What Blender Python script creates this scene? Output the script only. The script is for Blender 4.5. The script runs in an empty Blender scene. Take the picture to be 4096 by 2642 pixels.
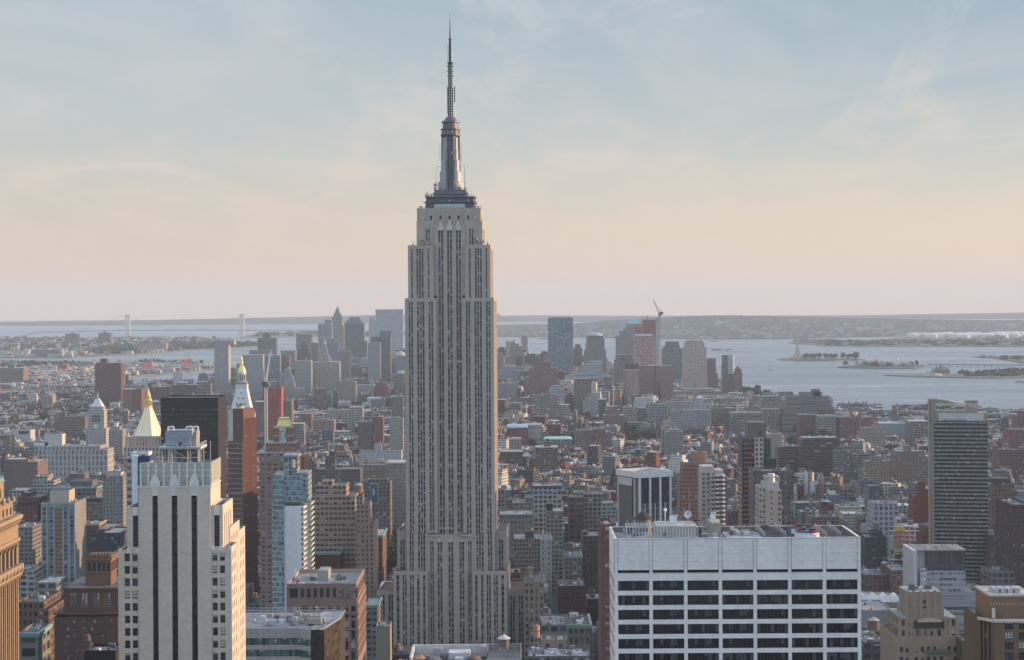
import bpy, math, random, bmesh
import numpy as np
from mathutils import Vector, Matrix
R = math.radians
rnd = random.Random(7)
S = bpy.context.scene
C = S.collection
# ------------------------------------------------------------------ camera, sky, sun, exposure
F, U0, V0, CZ, ROLL = 7677.0, 2048.0, 1200.0, 255.0, R(0.35)
cam = bpy.data.objects.new('camera', bpy.data.cameras.new('camera')); C.objects.link(cam)
cam.data.sensor_fit = 'HORIZONTAL'; cam.data.sensor_width = 36; cam.data.lens = F/4096*36
cam.data.shift_y = -(1321-V0)/4096
cam.data.clip_start = 1; cam.data.clip_end = 120000
cam.matrix_world = Matrix.Translation((0, 0, CZ)) @ Matrix.Rotation(R(90), 4, 'X') @ Matrix.Rotation(-ROLL, 4, 'Z')
S.camera = cam
SUN_EL, SUN_AZ = R(8.5), R(9)          # azimuth measured from +X towards +Y
sdir = Vector((math.cos(SUN_AZ)*math.cos(SUN_EL), math.sin(SUN_AZ)*math.cos(SUN_EL), math.sin(SUN_EL)))
sun = bpy.data.objects.new('sun', bpy.data.lights.new('sun', 'SUN')); C.objects.link(sun)
sun.data.energy = 4.8; sun.data.angle = R(0.6); sun.data.color = (1.0, 0.63, 0.35)
sun.rotation_euler = sdir.to_track_quat('Z', 'Y').to_euler()
S.view_settings.view_transform = 'Standard'; S.view_settings.look = 'None'
S.view_settings.exposure = 0.5; S.view_settings.gamma = 1
S.render.engine = 'CYCLES'
S.cycles.use_denoising = True
S.cycles.max_bounces = 5; S.cycles.diffuse_bounces = 2; S.cycles.glossy_bounces = 2; S.cycles.volume_bounces = 0
S.cycles.caustics_reflective = False; S.cycles.caustics_refractive = False
S.cycles.sample_clamp_indirect = 4
def lin(r, g, b):
    f = lambda c: (c/255/12.92 if c <= 10 else ((c/255+.055)/1.055)**2.4)
    return (f(r), f(g), f(b), 1)
class NT:
    def __init__(s, t): s.t = t; t.nodes.clear()
    def n(s, typ, ins=None, **kw):
        nd = s.t.nodes.new(typ)
        for k, v in kw.items(): setattr(nd, k, v)
        for k, v in (ins or {}).items(): s.set(nd, k, v)
        return nd
    def set(s, nd, k, v):
        sock = nd.inputs[k]
        if isinstance(v, bpy.types.NodeSocket): s.t.links.new(v, sock)
        elif isinstance(v, bpy.types.Node): s.t.links.new(v.outputs[0], sock)
        else: sock.default_value = v
    def m(s, op, a, b=0.0, c=0.0, clamp=False):
        return s.n('ShaderNodeMath', {0: a, 1: b, 2: c}, operation=op, use_clamp=clamp).outputs[0]
    def mix(s, f, a, b, mode='MIX'):
        return s.n('ShaderNodeMix', {0: f, 6: a, 7: b}, data_type='RGBA', blend_type=mode).outputs[2]
    def ramp(s, f, stops, interp='LINEAR'):
        nd = s.n('ShaderNodeValToRGB', {0: f}); e = nd.color_ramp.elements; nd.color_ramp.interpolation = interp
        while len(e) < len(stops): e.new(0.5)
        for i, (p, c) in enumerate(stops): e[i].position = p; e[i].color = c if len(c) == 4 else (*c, 1)
        return nd.outputs[0]
w = bpy.data.worlds.new('World'); S.world = w; w.use_nodes = True
n = NT(w.node_tree)
tc = n.n('ShaderNodeTexCoord')
sp = n.n('ShaderNodeSeparateXYZ', {0: tc.outputs['Generated']})
x, y, z = sp.outputs
e = n.m('MULTIPLY_ADD', z, 1.0, 0.05)           # ramp position = elevation + 0.05
OV = (0.80, 0.98, 1.26, 1)  # sky above the frame, brightened to light roofs and shaded fronts
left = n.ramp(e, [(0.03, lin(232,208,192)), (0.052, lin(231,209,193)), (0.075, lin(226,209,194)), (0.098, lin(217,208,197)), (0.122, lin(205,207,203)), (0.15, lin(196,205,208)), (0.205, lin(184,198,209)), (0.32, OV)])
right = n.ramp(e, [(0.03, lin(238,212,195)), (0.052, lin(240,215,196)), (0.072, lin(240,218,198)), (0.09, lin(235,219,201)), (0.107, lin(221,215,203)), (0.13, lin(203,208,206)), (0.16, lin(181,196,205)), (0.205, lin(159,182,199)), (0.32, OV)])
sky = n.mix(n.m('MULTIPLY_ADD', x, 2.2, 0.45, clamp=True), left, right)
den = n.m('ADD', n.m('MAXIMUM', z, 0.0), 0.07)
cv = n.n('ShaderNodeCombineXYZ', {0: n.m('DIVIDE', x, den), 1: n.m('DIVIDE', y, den), 2: 0.0})
mp = n.n('ShaderNodeMapping', {0: cv.outputs[0], 2: (0, 0, R(28)), 3: (0.55, 0.20, 1)})
c1 = n.n('ShaderNodeTexNoise', {'Vector': mp.outputs[0], 'Scale': 1.9, 'Detail': 9.0, 'Roughness': 0.62, 'Distortion': 1.2})
mp2 = n.n('ShaderNodeMapping', {0: cv.outputs[0], 1: (3.1, 1.7, 0), 2: (0, 0, R(-35)), 3: (0.5, 0.14, 1)})
c2 = n.n('ShaderNodeTexNoise', {'Vector': mp2.outputs[0], 'Scale': 2.2, 'Detail': 9.0, 'Roughness': 0.66, 'Distortion': 1.8})
k1 = n.ramp(c1.outputs[0], [(0.44, (0, 0, 0)), (0.60, (1, 1, 1))])
k2 = n.ramp(c2.outputs[0], [(0.50, (0, 0, 0)), (0.62, (1, 1, 1))])
hi = n.ramp(z, [(0.0, (0, 0, 0)), (0.05, (1, 1, 1))])
cf = n.m('MULTIPLY', n.m('MULTIPLY_ADD', k1, 0.45, n.m('MULTIPLY', k2, 0.65), clamp=True), hi)
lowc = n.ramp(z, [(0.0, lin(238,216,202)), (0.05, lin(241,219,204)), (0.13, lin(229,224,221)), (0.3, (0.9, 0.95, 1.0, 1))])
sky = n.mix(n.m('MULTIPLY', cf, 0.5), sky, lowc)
cool = n.ramp(z, [(0.0, (.67, .85, 1.04, 1)), (0.25, (.79, 1.01, 1.28, 1)), (0.6, OV)])  # unseen sky behind the camera, boosted to light the shaded facades
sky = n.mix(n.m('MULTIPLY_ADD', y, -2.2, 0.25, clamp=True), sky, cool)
ns = n.n('ShaderNodeTexSky', sky_type='NISHITA', sun_disc=False, sun_elevation=SUN_EL, sun_rotation=R(90)-SUN_AZ)
nis = n.mix(1.0, ns.outputs[0], (0.10, 0.10, 0.10, 1), 'MULTIPLY')
sky = n.mix(0.10, sky, nis)
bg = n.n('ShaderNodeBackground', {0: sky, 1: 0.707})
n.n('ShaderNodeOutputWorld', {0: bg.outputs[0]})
# ------------------------------------------------------------------ pixel (4096 wide photo) + distance -> point
def pt(u, v, Y):
    du, dv = u-U0, v-V0
    return ((du-dv*ROLL)/F*Y, CZ-(dv+du*ROLL)/F*Y)
def px(u, v, Y): return pt(u, v, Y)[0]
def pz(u, v, Y): return pt(u, v, Y)[1]
def gy(u, v, z=0.0):                      # distance at which the ray through a pixel meets height z
    return (CZ-z)*F/((v-V0)+(u-U0)*ROLL)
def proj(x, y, z):
    a, b = x/y*F, (CZ-z)/y*F
    return (U0+a+b*ROLL, V0+b-a*ROLL)
# ------------------------------------------------------------------ materials
def mat(name, col, rough=0.7, metal=0.0, noise=0.12, scale=0.3, spec=0.4):
    m = bpy.data.materials.new(name); m.use_nodes = True
    n = NT(m.node_tree)
    g = n.n('ShaderNodeNewGeometry')
    t = n.n('ShaderNodeTexNoise', {'Vector': g.outputs[0], 'Scale': scale, 'Detail': 4.0})
    f = n.m('MULTIPLY_ADD', t.outputs[0], 2*noise, 1-noise)
    c = n.mix(1.0, (*col, 1), n.n('ShaderNodeCombineColor', {0: f, 1: f, 2: f}).outputs[0], 'MULTIPLY')
    b = n.n('ShaderNodeBsdfPrincipled', {'Base Color': c, 'Roughness': rough, 'Metallic': metal, 'Specular IOR Level': spec})
    n.n('ShaderNodeOutputMaterial', {0: b.outputs[0]})
    return m
def facade_mat():
    m = bpy.data.materials.new('facade'); m.use_nodes = True
    n = NT(m.node_tree)
    at = lambda k: n.n('ShaderNodeAttribute', attribute_name=k)
    col, wp, wc = at('col'), at('wp'), at('wc')
    uv = n.n('ShaderNodeUVMap', uv_map='uv')
    s = n.n('ShaderNodeSeparateXYZ', {0: uv.outputs[0]})
    p = n.n('ShaderNodeSeparateColor', {0: wp.outputs[0]})
    gu = n.m('DIVIDE', s.outputs[0], n.m('MAXIMUM', p.outputs[0], .01)); gv = n.m('DIVIDE', s.outputs[1], n.m('MAXIMUM', p.outputs[1], .01))
    fx = n.m('ABSOLUTE', n.m('SUBTRACT', n.m('FRACT', gu), .5)); fy = n.m('ABSOLUTE', n.m('SUBTRACT', n.m('FRACT', gv), .5))
    mk = n.m('MULTIPLY', n.m('LESS_THAN', fx, n.m('MULTIPLY', p.outputs[2], .5)), n.m('LESS_THAN', fy, n.m('MULTIPLY', wp.outputs['Alpha'], .5)))
    cell = n.n('ShaderNodeCombineXYZ', {0: n.m('FLOOR', gu), 1: n.m('FLOOR', gv), 2: 0.0})
    wn = n.n('ShaderNodeTexWhiteNoise', {0: cell.outputs[0]}, noise_dimensions='2D')
    r1 = n.n('ShaderNodeSeparateColor', {0: wn.outputs[1]})
    dk = n.m('MULTIPLY_ADD', r1.outputs[0], 1.3, 0.35)
    gl = n.mix(1.0, wc.outputs[0], n.n('ShaderNodeCombineColor', {0: dk, 1: dk, 2: dk}).outputs[0], 'MULTIPLY')
    # blinds: some windows light, some half way down
    upper = n.m('GREATER_THAN', n.m('FRACT', gv), n.m('MULTIPLY_ADD', r1.outputs[2], .5, .25))
    bl = n.m('MULTIPLY', n.m('GREATER_THAN', r1.outputs[1], n.m('SUBTRACT', 1.0, wc.outputs['Alpha'])), upper)
    gl = n.mix(bl, gl, (.29, .29, .28, 1))
    g = n.n('ShaderNodeNewGeometry')
    st = n.n('ShaderNodeMapping', {0: g.outputs[0], 3: (.22, .22, .035)})
    t1 = n.n('ShaderNodeTexNoise', {'Vector': st.outputs[0], 'Scale': 1.0, 'Detail': 5.0, 'Roughness': .6})
    t2 = n.n('ShaderNodeTexNoise', {'Vector': g.outputs[0], 'Scale': 1.3, 'Detail': 3.0})
    bk = n.n('ShaderNodeTexWhiteNoise', {0: n.n('ShaderNodeCombineXYZ', {0: n.m('FLOOR', n.m('DIVIDE', s.outputs[0], 1.35)), 1: n.m('FLOOR', n.m('DIVIDE', s.outputs[1], .93)), 2: 0.0}).outputs[0]}, noise_dimensions='2D')
    f = n.m('MULTIPLY', n.m('MULTIPLY', n.m('MULTIPLY_ADD', t1.outputs[0], .42, .79), n.m('MULTIPLY_ADD', t2.outputs[0], .26, .87)), n.m('MULTIPLY_ADD', bk.outputs[0], .10, .95))
    up = n.m('GREATER_THAN', n.n('ShaderNodeSeparateXYZ', {0: g.outputs[1]}).outputs[2], .9)
    t3 = n.n('ShaderNodeTexNoise', {'Vector': g.outputs[0], 'Scale': .22, 'Detail': 5.0, 'Roughness': .7, 'Distortion': 1.0})
    rf = n.ramp(t3.outputs[0], [(.38, (.62, .62, .62)), (.5, (1, 1, 1)), (.62, (1.25, 1.25, 1.25))])
    f = n.m('MULTIPLY', f, n.mix(up, (1, 1, 1, 1), rf))
    wl = n.mix(1.0, col.outputs[0], n.n('ShaderNodeCombineColor', {0: f, 1: f, 2: f}).outputs[0], 'MULTIPLY')
    c = n.mix(mk, wl, gl)
    b = n.n('ShaderNodeBsdfPrincipled', {'Base Color': c, 'Roughness': n.m('MULTIPLY_ADD', n.m('MULTIPLY', mk, n.m('SUBTRACT', 1.0, bl)), -.68, .85), 'Specular IOR Level': n.m('MULTIPLY_ADD', mk, .35, .2)})
    n.n('ShaderNodeOutputMaterial', {0: b.outputs[0]})
    return m
FAC = facade_mat()
MT = {}
def mm(key, *a, **k):
    if key not in MT: MT[key] = mat(key, *a, **k)
    return MT[key]
def glass_mat(name, col, var=.5, rough=.1):
    m = bpy.data.materials.new(name); m.use_nodes = True
    n = NT(m.node_tree); o = n.n('ShaderNodeObjectInfo')
    g = n.n('ShaderNodeNewGeometry'); t = n.n('ShaderNodeTexNoise', {'Vector': g.outputs[0], 'Scale': .35, 'Detail': 3.0})
    f = n.m('MULTIPLY', n.m('MULTIPLY_ADD', o.outputs['Random'], 2*var, 1-var), n.m('MULTIPLY_ADD', t.outputs[0], 1.2, .4))
    c = n.mix(1.0, (*col, 1), n.n('ShaderNodeCombineColor', {0: f, 1: f, 2: f}).outputs[0], 'MULTIPLY')
    b = n.n('ShaderNodeBsdfPrincipled', {'Base Color': c, 'Roughness': rough, 'Specular IOR Level': .28})
    n.n('ShaderNodeOutputMaterial', {0: b.outputs[0]})
    return m
# ------------------------------------------------------------------ mesh builder
NOW = ((3, 3, 0, 0), (0, 0, 0, 0))
WS = {  # window styles: pitch across, pitch up, share across, share up / glass colour, share of blinds
 'none': NOW,
 'grid': ((3.0, 3.5, .42, .50), (.035, .04, .045, .10)),
 'wide': ((3.9, 3.7, .66, .52), (.04, .045, .05, .14)),
 'pair': ((2.3, 3.4, .55, .52), (.035, .038, .042, .12)),
 'loft': ((4.6, 4.3, .70, .62), (.05, .055, .06, .12)),
 'big':  ((6.5, 5.2, .70, .60), (.05, .055, .06, .08)),
 'apt':  ((4.2, 3.0, .45, .48), (.05, .05, .055, .18)),
 'band': ((9.0, 3.6, .98, .46), (.04, .045, .05, .05)),
 'bandw':((2.4, 3.4, .92, .50), (.05, .06, .065, .15)),
 'vert': ((3.2, 3.8, .50, .90), (.05, .052, .055, .06)),
 'fine': ((1.6, 3.6, .55, .90), (.045, .045, .05, .05)),
 'dots': ((3.0, 3.2, .30, .36), (.03, .032, .035, .06)),
 'curt': ((1.8, 3.6, .88, .72), (.06, .085, .10, .10)),
 'dark': ((2.0, 3.7, .86, .60), (.018, .018, .02, .03)),
}
class MB:
    def __init__(s): s.v = []; s.f = []; s.uv = []; s.c = []; s.p = []; s.w = []; s.mi = []
    def face(s, pts, col=(.4,.4,.4), ws=NOW, uv=None, mi=0):
        i = len(s.v); k = len(pts); s.v += pts; s.f.append(tuple(range(i, i+k)))
        s.uv += uv if uv else [(p[0]+p[1], p[2]) for p in pts]
        s.c.append((col[0], col[1], col[2], 1)); s.p.append(ws[0]); s.w.append(ws[1]); s.mi.append(mi)
    def side(s, p, q, z0, z1, col, ws=NOW, mi=0, zo=None, cen=True):
        """vertical wall from p to q (outside is to the right of p->q), windows centred on it"""
        L = math.hypot(q[0]-p[0], q[1]-p[1])
        if L < .01: return
        pit = ws[0][0]; k = max(1, round(L/pit)); ps = L/k if ws[0][2] > 0 else pit
        w2 = ((ps, ws[0][1], ws[0][2], ws[0][3]), ws[1])
        off = ps*rnd.randrange(0, 300); zo = ws[0][1]*rnd.randrange(1, 50)-z1 if zo is None else zo
        s.face([(p[0], p[1], z0), (q[0], q[1], z0), (q[0], q[1], z1), (p[0], p[1], z1)], col, w2,
               [(off, z0+zo), (off+L, z0+zo), (off+L, z1+zo), (off, z1+zo)], mi)
    def prism(s, ring, z0, z1, col, ws=NOW, top=True, tcol=None, mi=0, wss=None):
        k = len(ring)
        for i in range(k): s.side(ring[i], ring[(i+1) % k], z0, z1, col, (wss[i] if wss else ws), mi)
        if top: s.face([(a, b, z1) for a, b in ring], tcol or col, mi=mi)
    def box(s, x0, x1, y0, y1, z0, z1, col=(.4,.4,.4), ws=NOW, top=True, tcol=None, mi=0, wss=None, bottom=False):
        s.prism([(x0, y0), (x1, y0), (x1, y1), (x0, y1)], z0, z1, col, ws, top, tcol, mi, wss)
        if bottom: s.face([(x0, y1, z0), (x1, y1, z0), (x1, y0, z0), (x0, y0, z0)], col, mi=mi)
    def parapet(s, x0, x1, y0, y1, z0, z1, col, ws=NOW, h=1.0, t=.4, wss=None, mi=0):
        """walls with a real parapet; leaves the roof deck open at z1-h"""
        s.box(x0, x1, y0, y1, z0, z1, col, ws, False, wss=wss, mi=mi)
        o = [(x0, y0), (x1, y0), (x1, y1), (x0, y1)]; i = [(x0+t, y0+t), (x1-t, y0+t), (x1-t, y1-t), (x0+t, y1-t)]
        for k in range(4):
            a, b, c, d = o[k], o[(k+1) % 4], i[(k+1) % 4], i[k]
            s.face([(*a, z1), (*b, z1), (*c, z1), (*d, z1)], col, mi=mi)
            s.face([(*c, z1-h), (*d, z1-h), (*d, z1), (*c, z1)], col, mi=mi)
    def frustum(s, r0, z0, r1, z1, col, top=True, mi=0, tcol=None):
        k = len(r0)
        for i in range(k):
            j = (i+1) % k
            q = [(*r0[i], z0), (*r0[j], z0), (*r1[j], z1), (*r1[i], z1)]
            if r1[i] == r1[j]: q = q[:3]
            s.face(q, col, mi=mi)
        if top and len(set(r1)) > 2: s.face([(a, b, z1) for a, b in r1], tcol or col, mi=mi)
    def lathe(s, cx, cy, prof, k, col, mi=0, ang=0.0, ws=NOW):
        P = lambda r: [(cx+r*math.cos(ang+2*math.pi*i/k), cy+r*math.sin(ang+2*math.pi*i/k)) for i in range(k)]
        for (r0, z0), (r1, z1) in zip(prof, prof[1:]):
            if abs(r0-r1) < 1e-6: s.prism(P(r0), z0, z1, col, ws, False, mi=mi)
            elif z0 == z1 or r0 > 1e-6:
                a, b = P(r0), P(max(r1, 1e-4))
                for i in range(k):
                    j = (i+1) % k
                    s.face([(*a[i], z0), (*a[j], z0), (*b[j], z1), (*b[i], z1)], col, mi=mi)
            else:
                a, b = P(1e-4), P(r1)
                for i in range(k):
                    j = (i+1) % k
                    s.face([(*a[i], z0), (*a[j], z0), (*b[j], z1), (*b[i], z1)], col, mi=mi)
    def bar(s, a, b, r, col=(.3,.3,.3), mi=0, k=4, r2=None):
        a, b = Vector(a), Vector(b); d = b-a
        if d.length < 1e-6: return
        q = d.to_track_quat('Z', 'Y'); r2 = r if r2 is None else r2
        o = [q @ Vector((math.cos(2*math.pi*i/k+.785), math.sin(2*math.pi*i/k+.785), 0)) for i in range(k)]
        for i in range(k):
            j = (i+1) % k
            s.face([tuple(a+o[i]*r), tuple(a+o[j]*r), tuple(b+o[j]*r2), tuple(b+o[i]*r2)], col, mi=mi)
        s.face([tuple(b+p*r2) for p in o], col, mi=mi); s.face([tuple(a+p*r) for p in reversed(o)], col, mi=mi)
    def wall(s, o, d, L, z0, z1, ops, rec, col, ws=NOW, mi=0):
        """wall with real openings: o start, d unit direction, outside is (dy,-dx)"""
        nx, ny = d[1], -d[0]
        P = lambda a, z, b=0.0: (o[0]+d[0]*a-nx*b, o[1]+d[1]*a-ny*b, z)
        cuts = sorted({0.0, L, *[min(max(t, 0), L) for q in ops for t in q[:2]]})
        for a0, a1 in zip(cuts, cuts[1:]):
            if a1-a0 < 1e-4: continue
            am = (a0+a1)/2; z = z0
            for q in sorted([q for q in ops if q[0] < am < q[1]], key=lambda q: q[2]):
                if q[2] > z+1e-4: s.face([P(a0, z), P(a1, z), P(a1, q[2]), P(a0, q[2])], col, ws, [(a0, z), (a1, z), (a1, q[2]), (a0, q[2])], mi)
                z = q[3]
            if z < z1-1e-4: s.face([P(a0, z), P(a1, z), P(a1, z1), P(a0, z1)], col, ws, [(a0, z), (a1, z), (a1, z1), (a0, z1)], mi)
        for a0, a1, b0, b1 in ops:
            s.face([P(a0, b0, rec), P(a0, b0), P(a0, b1), P(a0, b1, rec)][::-1], col, mi=mi)
            s.face([P(a1, b0), P(a1, b0, rec), P(a1, b1, rec), P(a1, b1)][::-1], col, mi=mi)
            s.face([P(a0, b0), P(a0, b0, rec), P(a1, b0, rec), P(a1, b0)][::-1], col, mi=mi)
            s.face([P(a0, b1, rec), P(a0, b1), P(a1, b1), P(a1, b1, rec)][::-1], col, mi=mi)
    def panel(s, o, d, a0, a1, z0, z1, rec, col, ws=NOW, mi=0, zo=0.0):
        nx, ny = d[1], -d[0]
        P = lambda a, z: (o[0]+d[0]*a-nx*rec, o[1]+d[1]*a-ny*rec, z)
        pit = ws[0][0]; k = max(1, round((a1-a0)/pit)); ps = (a1-a0)/k
        w2 = ((ps, ws[0][1], ws[0][2], ws[0][3]), ws[1]); off = ps*rnd.randrange(0, 300)
        s.face([P(a0, z0), P(a1, z0), P(a1, z1), P(a0, z1)], col, w2, [(off, z0+zo), (off+a1-a0, z0+zo), (off+a1-a0, z1+zo), (off, z1+zo)], mi)
    def build(s, name, parent=None, mats=None, smooth=False):
        me = bpy.data.meshes.new(name); me.from_pydata(s.v, [], s.f)
        for a, dat in (('col', s.c), ('wp', s.p), ('wc', s.w)):
            me.attributes.new(a, 'FLOAT_COLOR', 'FACE').data.foreach_set('color', np.array(dat, dtype=np.float32).ravel())
        me.uv_layers.new(name='uv').data.foreach_set('uv', np.array(s.uv, dtype=np.float32).ravel())
        for m in (mats or [FAC]): me.materials.append(m)
        me.polygons.foreach_set('material_index', s.mi)
        if smooth: me.polygons.foreach_set('use_smooth', [True]*len(s.f))
        o = bpy.data.objects.new(name, me); C.objects.link(o)
        if parent: o.parent = parent
        return o
REFS = []
def tag(o, label=None, cat=None, group=None, kind=None):
    for k, v in (('label', label), ('category', cat), ('group', group), ('kind', kind)):
        if v: o[k] = v
    return o
def thing(name, label, cat, loc=(0,0,0), rz=0.0, group=None):
    o = bpy.data.objects.new(name, None); C.objects.link(o); o.location = loc; o.rotation_euler = (0, 0, rz)
    o.empty_display_size = .5
    return tag(o, label, cat, group)
OCC = []      # (x0,x1,y0,y1) footprints of the hand placed buildings
VIS = []      # (u0,u1,vtop,vbase,Y): parts of the picture that must stay open in front of them
# colours
LIME=(.385,.33,.272); WHITE=(.62,.61,.59); CREAM=(.50,.45,.37); BEIGE=(.38,.31,.235); TAN=(.32,.235,.165); BRICK=(.22,.095,.065); RED=(.27,.085,.06)
BROWN=(.15,.095,.07); PINK=(.37,.275,.235); GREY=(.29,.29,.285); DGREY=(.14,.14,.145); DARK=(.05,.05,.055); STEEL=(.20,.225,.245); SILVER=(.42,.44,.46); COPPER=(.20,.36,.31); TAR=(.085,.085,.09)
def tank_mesh(mb, x, y, z, r=2.0, h=3.6, legs=2.5, col=None):
    col = col or rnd.choice([(.17,.12,.09), (.22,.16,.12), (.13,.105,.09), (.26,.20,.15)])
    for a in range(4):
        dx, dy = r*.7*(1 if a & 1 else -1), r*.7*(1 if a & 2 else -1)
        mb.bar((x+dx, y+dy, z), (x+dx, y+dy, z+legs), .14, (.08,.08,.085))
    mb.lathe(x, y, [(0, z+legs), (r, z+legs), (r*.96, z+legs+h)], 12, col)
    mb.lathe(x, y, [(r*1.08, z+legs+h), (.05, z+legs+h+r*.62)], 12, rnd.choice([(.10,.09,.085), (.2,.19,.18), (.33,.33,.33), tuple(c*.8 for c in col)]))
    for k in range(3): mb.lathe(x, y, [(r*1.0, z+legs+h*(.2+.3*k)), (r*1.02, z+legs+h*(.2+.3*k)), (r*1.02, z+legs+h*(.2+.3*k)+.12), (r*.99, z+legs+h*(.2+.3*k)+.12)], 12, (.09,.085,.08))
def roof_clutter(mb, x0, x1, y0, y1, z, n, root=None):
    """small plant on a roof deck: housings, ducts, hatches, pipes; with a root each is a part of its own"""
    for _ in range(n):
        if root: mb = MB()
        w, d, h = rnd.uniform(.8, 3.2), rnd.uniform(.8, 3.0), rnd.uniform(.6, 2.2)
        if x1-x0 < w+2 or y1-y0 < d+2: continue
        a, b = rnd.uniform(x0+.8, x1-w-.8), rnd.uniform(y0+.8, y1-d-.8)
        g = rnd.choice([.45, .3, .2, .12, .55]); mb.box(a, a+w, b, b+d, z, z+h, (g, g, g*1.02), tcol=(g*.9, g*.9, g*.92))
        if rnd.random() < .4: mb.bar((a, b, z), (a, b, z+rnd.uniform(2, 5)), .1, (.3,.3,.3))
        if rnd.random() < .3: mb.bar((a, b+d/2, z+.4), (min(x1-.8, a+rnd.uniform(3, 9)), b+d/2, z+.4), .25, (.35,.35,.36))
        if root: mb.build('roof_unit', root)
# ------------------------------------------------------------------ ground and water
def sheet(name, pts, z, m, thick=0.0):
    mb = MB(); mb.face([(a, b, z) for a, b in pts])
    if thick:
        k = len(pts)
        for i in range(k): mb.face([(*pts[i], z-thick), (*pts[(i+1) % k], z-thick), (*pts[(i+1) % k], z), (*pts[i], z)])
    return tag(mb.build(name, None, [m]), kind='structure')
def water_mat():
    m = bpy.data.materials.new('water'); m.use_nodes = True; n = NT(m.node_tree)
    g = n.n('ShaderNodeNewGeometry')
    mp = n.n('ShaderNodeMapping', {0: g.outputs[0], 2: (0, 0, R(20)), 3: (.012, .035, 1)})
    t = n.n('ShaderNodeTexNoise', {'Vector': mp.outputs[0], 'Scale': 1.0, 'Detail': 6.0, 'Roughness': .65})
    big = n.n('ShaderNodeTexNoise', {'Vector': n.n('ShaderNodeMapping', {0: g.outputs[0], 3: (.0006, .0022, 1)}).outputs[0], 'Scale': 1.0, 'Detail': 4.0})
    bp = n.n('ShaderNodeBump', {'Strength': .8, 'Distance': 3.0, 'Height': t.outputs[0]})
    b = n.n('ShaderNodeBsdfPrincipled', {'Base Color': (.06, .10, .125, 1), 'Roughness': n.m('MULTIPLY_ADD', big.outputs[0], .5, .02), 'IOR': 1.33, 'Normal': bp.outputs[0]})
    n.n('ShaderNodeOutputMaterial', {0: b.outputs[0]}); return m
sheet('water', [(-12900, -500), (12900, -500), (12900, 27300), (-12900, 27300)], 0.0, water_mat())
def G(u, v, z=2.0): Y = gy(u, v, z); return (px(u, v, Y), Y)
ASPH = mm('asphalt', (.055, .056, .06), .9, 0, .25, .05)
LAND = [(-2600, -400), (2600, -400), (2600, 3700), G(4096, 1655), G(3700, 1642), G(3340, 1640), G(3300, 1610), G(2990, 1580), G(2960, 1556), G(2900, 1540), (560, 6400), (300, 7000), (-50, 7350), (-400, 7300), (-700, 6800), (-1000, 6250), G(860, 1530), G(480, 1553), G(0, 1572), (-2600, 5300)]
sheet('ground', LAND, 2.0, ASPH, 2.0)
# ================================================================== the tall limestone tower in the middle
def reserve(x0, x1, y0, y1): OCC.append((x0, x1, y0, y1))
def strip_ws(pit, blinds=.2, pv=3.72): return ((pit, pv, .80, .50), (.022, .024, .027, blinds))
METAL = (.56, .55, .52)
def strips(root, o, d, groups, z0, z1, rec, n_col, spand=(.14, .112, .095), ribs=True):
    """each group of window columns is a part: recessed windows and spandrels between bright metal ribs"""
    nx, ny = d[1], -d[0]
    for a0, a1, k in groups:
        mb = MB(); mb.panel(o, d, a0, a1, z0, z1, rec, spand, strip_ws((a1-a0)/k, .26), zo=.6)
        P = lambda a, z, b: (o[0]+d[0]*a-nx*b, o[1]+d[1]*a-ny*b, z)
        for j in range(k+1):
            a = a0+(a1-a0)*j/k; h = .16 if 0 < j < k else .2
            aa, ab = max(a0, a-h), min(a1, a+h)
            if not ribs and not 0 < j < k: continue
            e = z1+(1.2 if 0 < j < k else .3)
            for q in ([P(aa, z0, rec-.35), P(ab, z0, rec-.35), P(ab, z1, rec-.35), P(aa, z1, rec-.35)], [P(aa, z0, rec), P(aa, z0, rec-.35), P(aa, z1, rec-.35), P(aa, z1, rec)], [P(ab, z0, rec-.35), P(ab, z0, rec), P(ab, z1, rec), P(ab, z1, rec-.35)]):
                mb.face(q, METAL)
        for _ in range(int((z1-z0)/9)):
            j, q = rnd.randrange(k), rnd.randrange(max(1, int((z1-z0)/3.72)-1)); wd = (a1-a0)/k; zz = math.ceil((z0+.6)/3.72)*3.72-.6+q*3.72+(.93 if rnd.random() < .7 else 2.9); c = rnd.choice([(.20, .165, .11), (.15, .045, .035), (.15, .045, .035), (.33, .34, .34), (.10, .13, .15), (.25, .23, .18)])  # random panes and spandrels; the warm tones are painted as lit windows
            if z0 < zz and zz+1.8 < z1: q0 = a0+wd*(j+.1); mb.face([P(q0, zz, rec-.04), P(q0+wd*.8, zz, rec-.04), P(q0+wd*.8, zz+1.8, rec-.04), P(q0, zz+1.8, rec-.04)], c)
        mb.build('window_strip', root)
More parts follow.
